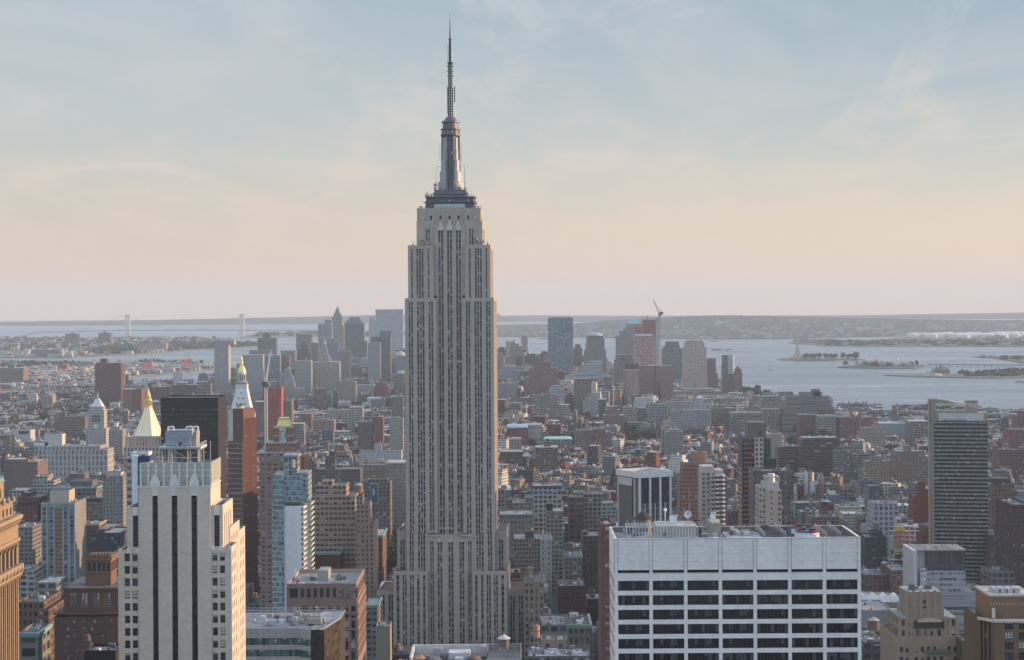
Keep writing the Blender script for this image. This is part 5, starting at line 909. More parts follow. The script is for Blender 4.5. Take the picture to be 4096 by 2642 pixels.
    f.box(px0-.6, px1+.6, 2.8, 14, zp1, zp1+.7, steel, bottom=True); f.box(px0-.3, px1+.3, 2.6, 2.8, zp1+.15, zp1+.55, (.3,.3,.3)); f.build('steel_platform', r)
    g = MB(); g.box(px0+4.0, px1-1, 9, 12.5, zp0, zp1, (.2,.19,.175)); g.build('lift_house', r)
    t = MB(); tx0, tx1 = X(665, 1750, Y+5), X(765, 1750, Y+5); z0, z1 = zp1+.7, pz(715, 1722, Y+5)
    gal = (.27, .31, .35); t.box(tx0, tx1, 4, 11.5, z0, z1, gal)
    for i in range(7): xx = tx0+(tx1-tx0)*i/6; t.box(xx-.06, xx+.06, 3.9, 4, z0, z1, (.33,.36,.38))
    for zz in (.1, .5, .95): t.box(tx0-.06, tx1+.06, 3.88, 11.6, z0+(z1-z0)*zz, z0+(z1-z0)*zz+.12, (.28,.27,.26))
    t.box((tx0+tx1)/2+.2, (tx0+tx1)/2+1.3, 3.85, 3.9, z0+.5, z0+1.4, (.02,.02,.02)); t.box(tx1, tx1+1.5, 5, 11, z0, z1-.4, (.3,.27,.25)); t.build('cooling_tank', r)
    pp = MB(); pc = (.62, .62, .61)
    for xa, dr in ((tx0+.6, 1), (tx1-1.4, 1), (tx1+.4, 1)):
        pp.bar((xa, 4.5, z1-1), (xa, 4.5, z1+.9), .24, pc, k=8); pp.bar((xa, 4.5, z1+.9), (xa+1.6*dr, 4.9, z1+1.1), .24, pc, k=8); pp.bar((xa+1.6*dr, 4.9, z1+1.1), (xa+1.6*dr, 4.9, z1-2.0), .24, pc, k=8)
    pp.build('pipe', r)
    g = MB()
    for k in range(10): q = px0-.5+(px1-px0+1)*k/9; g.bar((q, 2.9, zp1+.7), (q, 2.9, zp1+1.8), .06, (.55,.55,.55)); g.bar((px1+.5, 2.9+k*1.2, zp1+.7), (px1+.5, 2.9+k*1.2, zp1+1.8), .06, (.55,.55,.55))
    g.bar((px0-.5, 2.9, zp1+1.8), (px1+.5, 2.9, zp1+1.8), .06, (.55,.55,.55)); g.bar((px1+.5, 2.9, zp1+1.8), (px1+.5, 14, zp1+1.8), .06, (.55,.55,.55)); g.build('railing', r)
    g = MB(); g.bar((X(828, 1700), 6, zc-2), (X(828, 1700), 6, pz(828, 1765, Y+6)), .1, (.6,.6,.6)); g.build('mast', r)
    g = MB(); roof_clutter(g, x0+1, px0-1, 2, 16, zc-2, 4, r); roof_clutter(g, px1, x1-1, 2, 16, zc-2, 5, r); (g.f and g.build('roof_plant', r))
white_brick_tower()
def white_grid_tower():
    Y = 520; r = near('modern_office_tower', 'white gridded office tower with long black window bands, lower right', 'office tower', Y, 2952, 2200, (2440, 3460, 2090, 2700), 30, 'the white gridded office tower')
    X = lambda u, v=2160, y=Y: px(u, v, y)-r.location.x; Z = lambda v, u=2952, y=Y: pz(u, v, y)
    WT = (.70, .655, .60); x0, x1 = X(2457), X(3443); D = 27.0; zt = Z(2152)
    n_ = 7; pw = .95; bay = (x1-x0-pw)/n_
    ops, slots = [], []
    zs0, zs1 = Z(2290), Z(2279)
    rows = []; zz = Z(2362); 
    while zz > 20: rows.append((zz, zz+2.72)); zz -= 3.93
    bays = [(pw+bay*i, bay*(i+1)) for i in range(n_)]
    for a, b in bays:
        slots.append((a, b, zs0, zs1)); ops += [(a, b, q0, q1) for q0, q1 in rows]
    mb = MB(); mb.wall((x0, 0), (1, 0), x1-x0, 0, zt, ops+slots, .6, WT); mb.build('front_wall', r)
    nb = 3; sb = (D-pw)/nb; sops = []
    for i in range(nb): sops += [(pw+sb*i, sb*(i+1), q0, q1) for q0, q1 in rows] + [(pw+sb*i, sb*(i+1), zs0, zs1)]
    mb = MB(); mb.wall((x1, 0), (0, 1), D, 0, zt, sops, .6, WT); mb.build('side_wall', r)
    mb = MB(); mb.wall((x0, D), (0, -1), D, 0, zt, sops, .6, WT); mb.build('side_wall', r)
    mb = MB(); mb.side((x1, D), (x0, D), 0, zt, WT); rim(mb, x0, x1, 0, D, zt-3, zt, .7, WT, (.20, .185, .155)); mb.build('parapet', r)
    sh = 0
    for q in ops:
        if q[2] > 105: window(r, (x0, 0), (1, 0), q[0], q[1], q[2], q[3], .5, GLB, FRB, 9, 1, 0, 'window_band')
    g = MB()
    for q in ops:
        if q[2] <= 105: g.panel((x0, 0), (1, 0), *q, .5, (.015,.015,.017))
    for q in sops: g.panel((x1, 0), (0, 1), *q, .5, (.03,.035,.04)); g.panel((x0, D), (0, -1), *q, .5, (.02,.02,.022))
    for q in slots: g.panel((x0, 0), (1, 0), *q, .6, (.02,.02,.02)); 
    tag(g.build('side_window_bands', r), kind='stuff')
    # stone panel joints and the paired seams beside every pier
    j = MB(); jc = (.36, .36, .36)
    for i in range(n_+1):
        for e in (0, pw): xx = x0+bay*i+e; j.box(xx-.05, xx+.05, -.02, 0, Z(2290)+.01, zt-.3, (.06,.06,.06)); 
    for z in (2183, 2214, 2246): j.box(x0, x1, -.012, 0, Z(v := z)-.025, Z(v)+.025, jc)
    j.box(x0-.08, x1+.08, -.1, .0, zt-.25, zt+.02, (.52,.52,.52))
    for i in range(n_):
        for q in (zs0-.12, ): j.box(x0+bay*i+pw, x0+bay*(i+1), -.1, .5, q, q+.12, (.5,.5,.5))
    for i in range(84):
        xx = x0+(x1-x0)*i/84
        for k, z in enumerate((2152, 2183, 2214, 2246)): j.box(xx-.012+(.18 if k % 2 else 0), xx+.012+(.18 if k % 2 else 0), -.008, 0, Z(z+31)+.03, Z(z)-.3*(k == 0), (.43,.43,.43))
    j.build('stone_joints', r)
    # ---- roof
    zd = zt-1.5; rx = lambda t: x0+(x1-x0)*t
    deck(r, x0+.7, x1-.7, .7, D-.7, zd, (.27, .26, .245))
    g = MB(); g.box(rx(.47), rx(.66), 1.2, 21, zd, zd+.5, (.36,.37,.385)); g.build('roof_slab', r)
    def fan(u, v, rad, yy):
        o_ = MB(); cx = X(u, v, Y+yy); z = zd+.2
        o_.lathe(cx, yy, [(rad*1.1, z), (rad*1.0, z+1.6), (rad*.98, z+1.9)], 28, (.62,.64,.67)); o_.lathe(cx, yy, [(rad*.98, z+1.9), (rad*.86, z+1.5), (.2, z+1.5)], 28, (.05,.05,.055))
        for k in range(4):
            c = (.17,.045,.045) if k % 2 else (.12,.17,.21)
            q = [(rad*e*math.cos(R(90*k+12*i)), rad*e*math.sin(R(90*k+12*i)), zz) for e, zz in ((1.0, z+1.9),) for i in range(8)]
            for i in range(7):
                a, b = R(90*k+12.8*i), R(90*k+12.8*(i+1)); P = lambda e, t, zz: (cx+rad*e*math.cos(t), yy+rad*e*math.sin(t), zz)
                o_.face([P(.99, a, z+1.9), P(.99, b, z+1.9), P(.94, b, z+2.7), P(.94, a, z+2.7)], c); o_.face([P(.94, a, z+2.7), P(.94, b, z+2.7), P(.84, b, z+2.5), P(.84, a, z+2.5)], c)
        for k in range(6): a = R(60*k); o_.bar((cx, yy, z+2.1), (cx+rad*.85*math.cos(a), yy+rad*.85*math.sin(a), z+2.1), .12, (.3,.3,.3))
        o_.lathe(cx, yy, [(.6, z), (.6, z+2.4), (.05, z+2.6)], 10, (.25,.25,.25)); return o_.build('cooling_fan', r)
    pit = MB(); pit.box(rx(.62), rx(.97), 1.4, 22, zd, zd+.9, (.055,.055,.06), tcol=(.05,.05,.055)); pit.build('plant_pit', r)
    fan(3228, 2130, 3.3, 7); fan(3214, 2112, 3.3, 15)
    g = MB()
    for xx, y0, y1 in ((rx(.615), 1.4, 22), (rx(.70), 2, 24), (rx(.865), 1.5, 22), (rx(.925), 2, 24)):
        g.bar((xx, y0, zd+2.6), (xx, y1, zd+2.6), .09, (.42,.42,.42)); g.bar((xx, y0, zd+1.9), (xx, y1, zd+1.9), .07, (.42,.42,.42))
        for k in range(8): yy = y0+(y1-y0)*k/7; g.bar((xx, yy, zd+.9), (xx, yy, zd+2.6), .07, (.42,.42,.42))
    g.build('railing', r)
    g = MB(); g.box(rx(.175), rx(.34), 5.5, 17, zd, zd+4.2, (.42,.39,.32), tcol=(.40,.41,.40)); g.box(rx(.205), rx(.215), 5.3, 5.5, zd+1, zd+2.4, (.06,.06,.06)); g.build('plant_house', r)
    g = MB()   # pergola of pale ribs
    for k in range(24):
        xx = rx(.055+.29*k/23); g.bar((xx, 3.2, zd+1.5), (xx, 5.2, zd+3.9), .09, (.5,.51,.5)); g.bar((xx, 5.2, zd+3.9), (xx, 12, zd+4.2), .09, (.5,.51,.5)); g.bar((xx, 3.2, zd), (xx, 3.2, zd+1.5), .08, (.4,.4,.4))
    for yy, zz in ((3.2, 1.5), (5.2, 3.9), (8.5, 4.1), (12, 4.2)): g.bar((rx(.055), yy, zd+zz), (rx(.345), yy, zd+zz), .1, (.5,.51,.5))
    g.build('pergola_frame', r)
    g = MB(); roof_clutter(g, rx(.06), rx(.17), 3, 12, zd, 12, r); roof_clutter(g, rx(.345), rx(.46), 2, 20, zd, 22, r); roof_clutter(g, rx(.47), rx(.61), 12, 23, zd+.5, 6, r); roof_clutter(g, rx(.02), rx(.95), 21, 26, zd, 24, r)
    for k in range(26): xx = rx(.06+.3*rnd.random()); g.bar((xx, 2.5, zd), (xx, 2.5, zd+rnd.uniform(1, 2)), .06, (.3,.3,.3))
    (g.f and g.build('roof_plant', r))
    g = MB(); tx = rx(.137); g.lathe(tx, 20, [(2.2, zd), (2.2, zd+4.6)], 20, (.2,.19,.18)); g.lathe(tx, 20, [(2.7, zd+4.5), (.15, zd+7.0), (.1, zd+7.2)], 20, (.055,.05,.05))
    for k in range(20): a = 2*math.pi*k/20; g.bar((tx+2.7*math.cos(a), 20+2.7*math.sin(a), zd+4.55), (tx, 20, zd+7.1), .05, (.12,.11,.1))
    g.build('roof_tank', r)
    for t, yy, ww, h, c in ((.255, 12, 2.0, 2.2, .68), (.425, 15, 1.4, 2.2, .68)):
        g = MB(); b = zd+(4.2 if t < .34 else 4.6); g.box(rx(t)-ww/2, rx(t)+ww/2, yy, yy+1.5, b, b+h, (c, c, c)); g.box(rx(t)-ww/2, rx(t)+ww*.62, yy-.2, yy+1.7, b+h-.4, b+h, (c*.9, c*.9, c*.9)); g.build('white_cabinet', r)
    g = MB(); g.box(rx(.405), rx(.45), 12, 18, zd, zd+4.6, (.36,.34,.27)); g.box(rx(.41), rx(.445), 9, 12, zd+4.1, zd+4.6, (.36,.34,.27)); [g.bar((rx(.41+.0115*k), 9.3, zd), (rx(.41+.0115*k), 9.3, zd+4.2), .15, (.4,.4,.37)) for k in range(4)]; g.build('lift_house', r)
    g = MB(); g.lathe(rx(.221), 12, [(.14, zd+4), (.14, zd+7.4)], 8, (.6,.6,.6)); g.lathe(rx(.221), 12, [(.1, zd+7.3), (.45, zd+7.6), (.45, zd+8.0), (.1, zd+8.4)], 10, (.7,.7,.7)); g.build('beacon_post', r)
    g = MB(); c0 = (rx(.315), 12, zd+6.6); [g.face([(c0[0]+1.1*math.cos(R(24*k)), 12, c0[2]+1.1*math.sin(R(24*k))), (c0[0]+1.1*math.cos(R(24*(k+1))), 12, c0[2]+1.1*math.sin(R(24*(k+1)))), (c0[0], 12.5, c0[2])], (.6,.61,.62)) for k in range(15)]; g.bar((c0[0], 12.4, zd+4), (c0[0], 12.4, c0[2]), .15, (.4,.4,.4)); g.bar((rx(.322), 12, zd+4), (rx(.322), 12, zd+14), .06, (.4,.4,.4)); g.build('dish_antenna', r)
    g = MB()
    for k in range(40): xx = rx(.02+.96*k/39); g.bar((xx, D-.8, zd), (xx, D-.8, zt-.2), .07, (.2,.19,.17))
    for xx in (.335, .39): g.bar((rx(xx), 20, zd), (rx(xx), 20, zd+4), .12, (.5,.5,.5))
    g.bar((rx(.335), 20, zd+4), (rx(.39), 20, zd+4), .16, (.06,.06,.06)); g.bar((rx(.5), 8, zd), (rx(.5), 8, zd+4.6), .08, (.2,.2,.2)); g.build('parapet_posts', r)
white_grid_tower()
def ribbed_tower(name, label, cat, Y, uc, v, vis, D, X0, X1, z, col, cols, rows, ref, side_n, glass=None, frame=None, ledge=None, nx=2, nz=2, minz=0, **k):
    """near block with real windows: cols = [(u0,u1)..] along the front, rows = [(v bottom, v top)..]"""
    r = near(name, label, cat, Y, uc, v, vis, D, ref)
    X = lambda u, vv: px(u, vv, Y)-r.location.x; Z = lambda vv: pz(uc, vv, Y)
    x0, x1, zt = X(X0, v), X(X1, v), Z(z)
    ops = [(X(a, (p+q)/2)-x0, X(b, (p+q)/2)-x0, Z(p), Z(q)) for p, q in rows for a, b in cols]
    g = MB(); g.wall((x0, 0), (1, 0), x1-x0, 0, zt, ops, .4, col)
    sops = []
    for p, q in rows: sops += [(D*(i+.25)/side_n, D*(i+.8)/side_n, Z(p), Z(q)) for i in range(side_n)]
    g.wall((x1, 0), (0, 1), D, 0, zt, sops, .4, col); g.wall((x0, D), (0, -1), D, 0, zt, [], .4, col); g.side((x1, D), (x0, D), 0, zt, col); rim(g, x0, x1, 0, D, zt-1.2, zt, .5, col); g.build('wall', r)
    deck(r, x0+.5, x1-.5, .5, D-.5, zt-1.2, k.get('dcol', (.2,.2,.205)))
    for q in ops: window(r, (x0, 0), (1, 0), *q, .35, glass, frame, nx, nz)
    g = MB(); [g.panel((x1, 0), (0, 1), *q, .35, (.03,.035,.04)) for q in sops]; g.f and tag(g.build('side_windows', r), kind='stuff')
    for vv in (ledge or []): g = MB(); g.box(x0-.35, x1+.35, -.35, D, Z(vv)-.3, Z(vv)+.3, tuple(t*1.15 for t in col), bottom=True); g.build('ledge', r)
    g = MB(); roof_clutter(g, x0+1, x1-1, 1, D-1, zt-1.2, k.get('clut', 8), r)
    return r, X, Z, x0, x1, zt
# pink granite office tower with set back top
Y = 850
cs = [(1206, 1232), (1250, 1266), (1281, 1297), (1313, 1330), (1345, 1362), (1378, 1394), (1405, 1421)]
cs = [(1168, 1188)] + cs
r, X, Z, x0, x1, zt = ribbed_tower('office_tower', 'pink granite office tower with a setback top, bottom left of the tall central tower', 'office tower', Y, 1290, 2400, (1144, 1458, 2310, 2700), 48, 1146, 1431, 2405, (.24, .165, .138),
    cs, [(2448, 2426), (2474, 2459), (2516, 2484), (2560, 2524), (2600, 2566), (2640, 2606)], 'the pink granite tower', 12, None, None, [2454, 2518], 2, 1, clut=2)
cs2 = [(1158, 1190), (1202, 1216), (1226, 1242), (1252, 1268), (1278, 1294), (1304, 1318), (1331, 1344)]
g = MB(); o2 = [(X(a, 2370)-x0, X(b, 2370)-x0, Z(2393), Z(2355)) for a, b in cs2]; z2 = Z(2336)
g.wall((x0, .7), (1, 0), x1-x0-.6, zt-1, z2, o2, .5, (.24,.165,.138)); g.wall((x1-.6, .7), (0, 1), 46, zt-1, z2, [(3+4*i, 5.5+4*i, Z(2393), Z(2355)) for i in range(11)], .4, (.24,.165,.138)); g.side((x0, 46.7), (x0, .7), zt-1, z2, (.24,.165,.138)); g.side((x1-.6, 46.7), (x0, 46.7), zt-1, z2, (.24,.165,.138)); rim(g, x0, x1-.6, .7, 46.7, z2-1.6, z2, .6, (.38,.27,.22)); g.build('setback_storey', r)
for q in o2: window(r, (x0, .7), (1, 0), *q, .45, None, None, 3, 4, 0)
g = MB(); [g.panel((x1-.6, .7), (0, 1), 3+4*i, 5.5+4*i, Z(2393), Z(2355), .35, (.035,.035,.04)) for i in range(11)]; tag(g.build('side_windows', r), kind='stuff')
g = MB()
for u in (1366, 1394, 1421): g.box(X(u-10, 2370), X(u+10, 2370), .55, .7, Z(2396), Z(2354), (.17,.155,.145), ((1.0, 1.2, .85, .85), (.2,.18,.165,.0)))
g.build('louvre', r)
deck(r, x0+.6, x1-1.2, 1.3, 46, z2-1.6, (.22,.22,.22))
g = MB(); g.box(X(1256, 2310), X(1298, 2310), 18, 30, z2-1.6, z2+3.4, (.30,.29,.275)); g.build('penthouse', r)
g = MB(); roof_clutter(g, x0+1, x1-2, 2, 40, z2-1.6, 16, r)
for yy in (1.5, 3.0): g.bar((x0+1, yy, z2+.6), (x1-2, yy, z2+.6), .08, (.45,.45,.45))
for k in range(24): g.bar((x0+1+k*1.25, 1.5, z2-1.6), (x0+1+k*1.25, 1.5, z2+.6), .05, (.45,.45,.45))
g.bar((x0+6, 6, z2), (x0+2, 12, z2+5), .1, (.5,.5,.5)); (g.f and g.build('roof_plant', r))
# teal glass tower with blank white wall
Y = 1200; r = near('apartment_tower', 'slim teal glass tower with a blank white wall and stacked balconies', 'apartment tower', Y, 1165, 2000, (1084, 1245, 1827, 2420), 30, 'the teal glass tower')
X = lambda u, v=2000: px(u, v, Y)-r.location.x; Z = lambda v: pz(1165, v, Y)
TE = ((1.5, 3.2, .84, .78), (.12, .19, .20, .22)); TC = (.29, .35, .35)
g = MB(); g.box(X(1093), X(1135), 0, 24, 0, Z(1898), TC, TE, tcol=GREY); g.build('glass_wing', r)
g = MB(); g.box(X(1134)+.01, X(1208), 2.5, 24, Z(2030), Z(1905), TC, TE, tcol=GREY); g.build('glass_upper_storeys', r)
g = MB(); g.box(X(1180), X(1231), 3.2, 25, Z(2010), Z(1894), TC, TE, tcol=GREY); g.build('glass_upper_storeys', r)
g = MB(); g.box(X(1131), X(1186), 6, 22, Z(1905), Z(1831), (.30,.33,.33), ((3.2, 4, .8, .8), (.13,.15,.15,.1))); g.box(X(1128), X(1192), 5, 23, Z(1831), Z(1824), (.28,.3,.3), bottom=True)
for k in range(6): a, b = R(90-18*k), R(90-18*(k+1)); g.bar((X(1176)+2.6*math.cos(a), 5.5, Z(1858)+4.2*math.sin(a)), (X(1176)+2.6*math.cos(b), 5.5, Z(1858)+4.2*math.sin(b)), .3, (.3,.33,.33))
g.build('mechanical_tower', r)
g = MB(); g.lathe(X(1170), 5.4, [(1.3, Z(1874)), (1.3, Z(1842))], 12, (.42,.40,.37)); g.build('flue', r)
wo = []; v = 2034
wa, wb = X(1134), X(1214)
while v < 2400: wo.append((X(1204)-wa, X(1211)-wa, Z(v+11), Z(v))); v += 20
g = MB(); g.wall((wa, 1.2), (1, 0), wb-wa, 0, Z(2025), wo, .4, (.64,.635,.63)); g.side((wb, 1.2), (wb, 22), 0, Z(2025), (.6,.6,.6)); g.face([(wa, 1.2, Z(2025)), (wb, 1.2, Z(2025)), (wb, 22, Z(2025)), (wa, 22, Z(2025))], (.4,.4,.4)); g.build('blank_wall', r)
for q in wo: window(r, (wa, 1.2), (1, 0), *q, .35, None, None, 1, 1)
zz = Z(2022)
while zz > 40:
    g = MB(); g.box(wb, X(1243), 3, 21, zz-.3, zz, (.46,.47,.45), bottom=True); g.box(X(1243)-.08, X(1243), 3, 21, zz, zz+1.1, (.42,.5,.48)); g.box(wb, X(1243), 3, 3.08, zz, zz+1.1, (.38,.48,.46)); g.build('balcony', r)
    g = MB(); g.box(X(1086), X(1094)-.02, 3, 8, zz-.3, zz+.9, (.40,.48,.48), bottom=True); g.build('balcony', r); zz -= 3.25
g = MB()
for k in range(8): xx = X(1140+8*k); g.bar((xx, 2.2, Z(2028)), (xx, 2.2, Z(2004)), .08, (.3,.33,.3)); g.lathe(xx+.4, 1.9, [(.1, Z(2026)), (.7, Z(2020)), (.5, Z(2014)), (.05, Z(2010))], 6, (.07,.10,.04))
g.build('terrace_planting', r)
# brown brick apartment tower with gold mansard
Y = 1280; r = near('apartment_tower', 'tall brown brick apartment tower with a gold mansard roof', 'apartment tower', Y, 1125, 1900, (1039, 1218, 1676, 2270), 36, 'the gold roofed brick tower')
X = lambda u, v=1900: px(u, v, Y)-r.location.x; Z = lambda v: pz(1125, v, Y)
BW = (.25,.17,.135); AW = ((4.0, 3.05, .5, .5), (.09,.085,.085,.28))
g = MB(); g.box(X(1039), X(1190), 0, 30, 0, Z(1812), BW, AW, tcol=TAR); g.build('wall', r)
g = MB(); g.box(X(1060), X(1180), 3, 27, Z(1812), Z(1772), (.27,.14,.11), ((2.6,3.2,.4,.5),(.08,.08,.08,.2))); g.build('setback_storey', r)
g = MB(); g.box(X(1091), X(1166), 5, 24, Z(1772), Z(1712), (.27,.13,.10), ((2.2,3.2,.35,.5),(.08,.08,.08,.1))); g.build('setback_storey', r)
for v in (1714, 1745, 1774, 1812): g = MB(); o_ = {1714: (1090, 1167, 4.8), 1745: (1090, 1167, 4.8), 1774: (1058, 1182, 2.8), 1812: (1037, 1192, -.3)}[v]; g.box(X(o_[0]), X(o_[1]), o_[2], 20, Z(v)-.35, Z(v)+.35, (.38,.35,.31), bottom=True); g.build('stone_band', r)
g = MB(); g.box(X(1115), X(1142), 4.3, 5, Z(1808), Z(1714), (.42,.47,.45), ((1.3,1.6,.8,.8),(.30,.36,.33,.3))); g.build('glazed_centre_bay', r)
g = MB(); h = (X(1155)-X(1102))/2; c = (X(1155)+X(1102))/2; g.frustum([(c-h, 6), (c+h, 6), (c+h, 22), (c-h, 22)], Z(1712)+.4, [(c-h*.72, 8), (c+h*.72, 8), (c+h*.72, 20), (c-h*.72, 20)], Z(1684), (.55,.43,.15)); g.box(c-h*.74, c+h*.74, 7.9, 20.1, Z(1684), Z(1676), (.50,.48,.42)); g.build('mansard_roof', r, [mm('gilded_copper', (.62, .50, .20), .35, .5, .1, .5)])
g = MB(); g.box(X(1190), X(1217), 6, 30, 0, Z(1830), (.33,.15,.11), ((3,3.05,.4,.5),(.07,.07,.07,.1))); g.build('side_wing', r)
zz = 40
while zz < Z(1820): g = MB(); g.box(X(1039)-.02-1.2, X(1039), 2, 8, zz, zz+1.1, (.28,.2,.165), bottom=True); g.build('balcony', r); zz += 6.1
# red brown slab turned on its corner
Y = 1500; r = near('office_tower', 'tall red brown brick slab tower turned on its corner, left of the teal glass tower', 'office tower', Y, 971, 1800, (905, 1020, 1634, 2352), 50, 'the red brown corner tower')
X = lambda u, v=1800: px(u, v, Y)-r.location.x; Z = lambda v: pz(971, v, Y)
RB = (.14,.08,.068); a, b = X(908), X(1018)
L1 = [(a, 10), (0, 0), (a+20, 26)]
g = MB(); g.prism([(a, 5), (0, 0), (6, 26), (a+4, 30)], 0, Z(1766), RB, tcol=TAR, wss=[((14,3.9,.96,.42),(.05,.05,.055,.1)), NOW, NOW, NOW]); g.build('wall', r)
g = MB(); g.prism([(X(930), 3.0), (X(973), .6), (X(973)+6, 24), (X(930)+3, 26)], Z(1766), Z(1638), RB, ((3.4,3.9,.16,.2),(.12,.10,.09,.4)), tcol=TAR, wss=[((8,9,.12,.1),(.2,.18,.15,.5)), NOW, NOW, NOW]); g.build('upper_slab', r)
g = MB(); g.prism([(X(911), 4.8), (X(932), 3.2), (X(932)+3, 26), (X(911)+3, 28)], Z(1766), Z(1640)-.2, (.5,.49,.47), tcol=TAR); g.build('pale_edge_wall', r)
g = MB(); g.prism([(.02, .6), (b, 15), (b-8, 34), (-2, 26)], 0, Z(1676), (.085,.042,.035), tcol=TAR, wss=[((7.0,3.9,.13,.24),(.18,.12,.10,.15)), NOW, NOW, NOW]); g.build('east_slab', r)
zz = 30
while zz < Z(1770): g = MB(); g.prism([(a-.3, 4.6), (-.2, -.5), (-.1, .1), (a, 5.3)], zz, zz+1.0, (.25,.17,.145)); g.build('balcony_band', r); zz += 3.9
g = MB(); g.lathe(X(952), 14, [(3.2, Z(1638)), (3.0, Z(1627))], 14, (.52,.48,.42)); g.lathe(X(952), 14, [(3.3, Z(1627)), (.1, Z(1620))], 14, (.07,.07,.075)); g.build('roof_tank', r)
# white campanile with a gilded cupola behind it
Y = 2150; r = near('campanile', 'white stone campanile with a gilded cupola and lantern, behind the red brown corner tower', 'tower', Y, 962, 1600, (915, 1008, 1418, 1990), 26, 'the gold domed campanile')
X = lambda u, v=1600: px(u, v, Y)-r.location.x; Z = lambda v: pz(962, v, Y)
WS_ = (.62,.60,.55); h = X(1006)
g = MB(); g.box(-h, h, 0, 2*h, 0, Z(1676), WS_, ((4.2,4.6,.32,.45),(.11,.11,.11,.0)), tcol=GREY); g.build('shaft', r)
g = MB(); g.box(-h-.9, h+.9, -.9, 2*h+.9, Z(1676), Z(1664), (.66,.64,.59)); g.build('cornice', r)
h1 = X(983.5); g = MB(); g.frustum([(-h, 0), (h, 0), (h, 2*h), (-h, 2*h)], Z(1664), [(-h1, h-h1), (h1, h-h1), (h1, h+h1), (-h1, h+h1)], Z(1553), (.64,.635,.60)); g.build('pyramid_roof', r)
for v, xs in ((1572, (0,)), (1593, (-2.6, 2.6)), (1615, (-4.5, 0, 4.5))):
    for xx in xs:
        t = (1664-v)/(1664-1553); yy = (h-h1)*t; g = MB(); g.box(xx-.8, xx+.8, yy-.7, yy+2, Z(v)-1.2, Z(v)+1.0, (.62,.61,.57)); g.box(xx-.5, xx+.5, yy-.8, yy-.7, Z(v)-1, Z(v)+.8, (.035,.035,.04)); g.build('dormer', r)
for s1 in (-1, 1):
    for s2 in (0, 1): g = MB(); g.lathe(s1*h*.97, s2*2*h, [(1.3, Z(1664)), (1.0, Z(1655)), (.1, Z(1646))], 6, WS_); g.build('pinnacle', r)
g = MB(); g.box(-h1-.4, h1+.4, h-h1-.4, h+h1+.4, Z(1553), Z(1541), WS_); g.box(-h1*.95, h1*.95, h-h1*.95, h+h1*.95, Z(1541), Z(1530), (.36,.34,.31), ((2.4,3,.4,.7),(.08,.08,.08,0))); g.build('gallery', r)
g = MB(); g.lathe(0, h, [(4.4, Z(1530)), (4.4, Z(1498)), (5.0, Z(1497)), (5.0, Z(1494)), (4.0, Z(1493))], 12, WS_)
for k in range(12): a = R(30*k); g.bar((4.6*math.cos(a), h+4.6*math.sin(a), Z(1530)), (4.6*math.cos(a), h+4.6*math.sin(a), Z(1497)), .45, (.64,.62,.58)); g.face([((4.45)*math.cos(a+R(15)+e), h+4.45*math.sin(a+R(15)+e), Z(vv)) for e, vv in ((-.13, 1526), (.13, 1526), (.13, 1501), (-.13, 1501))], (.10,.10,.10))
g.build('lantern_colonnade', r)
GOLD = mm('gold', (.80, .60, .24), .38, .75, .08, .5)
g = MB(); g.lathe(0, h, [(4.9, Z(1494)), (4.9, Z(1490)), (4.4, Z(1484)), (3.6, Z(1475)), (2.4, Z(1467)), (1.3, Z(1462)), (1.6, Z(1460)), (1.3, Z(1458)), (1.2, Z(1447)), (1.6, Z(1445)), (.7, Z(1440)), (.3, Z(1432)), (.08, Z(1418))], 16, (.8,.6,.2)); g.build('gilded_cupola', r, [GOLD])
# gold pyramid tower
Y = 1900; r = near('gothic_office_tower', 'stone gothic tower with a big pale gold octagonal pyramid roof', 'office tower', Y, 576, 1750, (482, 660, 1558, 2020), 46, 'the gold pyramid tower')
X = lambda u, v=1750: px(u, v, Y)-r.location.x; Z = lambda v: pz(576, v, Y)
SG = (.40,.365,.33); 
g = MB(); g.box(X(482), X(655), 0, 42, 0, Z(1875), SG, ((3.0,3.9,.42,.55),(.07,.07,.075,.1)), tcol=GREY); g.build('wall', r)
g = MB(); g.box(X(492), X(648), 2, 40, Z(1875), Z(1790), SG, ((3.4,5.0,.42,.7),(.07,.065,.065,.05)), tcol=GREY); g.build('upper_storeys', r)
g = MB(); g.box(X(500), X(640), 4, 38, Z(1790), Z(1750), (.44,.34,.28), ((2.6,4.5,.4,.75),(.12,.09,.075,.0)), tcol=GREY); g.build('gothic_gallery', r)
hb = X(633)-X(525); c = (X(633)+X(525))/2; oc = lambda rr: [(c+rr*math.cos(R(22.5+45*k)), 21+rr*math.sin(R(22.5+45*k))) for k in range(8)]
gp = mm('gilded_tiles', (.84, .73, .50), .45, .15, .05, .6)
g = MB(); g.frustum(oc(hb/2/math.cos(R(22.5))), Z(1748), oc(3.4), Z(1632), (.8,.6,.3)); g.build('pyramid_roof', r, [gp])
g = MB()
for k in range(8): a, b = oc(hb/2/math.cos(R(22.5)))[k], oc(3.4)[k]; g.bar((*a, Z(1748)), (*b, Z(1632)), .3, (.8,.6,.3))
g.build('roof_ribs', r, [GOLD])
g = MB(); g.lathe(c, 21, [(3.9, Z(1632)), (3.9, Z(1628)), (2.4, Z(1627)), (2.4, Z(1608)), (3.3, Z(1607)), (3.2, Z(1603)), (2.0, Z(1602)), (2.0, Z(1588)), (2.5, Z(1587)), (1.7, Z(1583)), (.7, Z(1569)), (.1, Z(1555))], 8, (.8,.6,.2))
for k in range(8): a = R(45*k); g.bar((c+3.1*math.cos(a), 21+3.1*math.sin(a), Z(1628)), (c+3.1*math.cos(a), 21+3.1*math.sin(a), Z(1606)), .4, (.8,.6,.2)); g.bar((c+2.5*math.cos(a), 21+2.5*math.sin(a), Z(1604)), (c+2.2*math.cos(a), 21+2.2*math.sin(a), Z(1584)), .3, (.8,.6,.2))
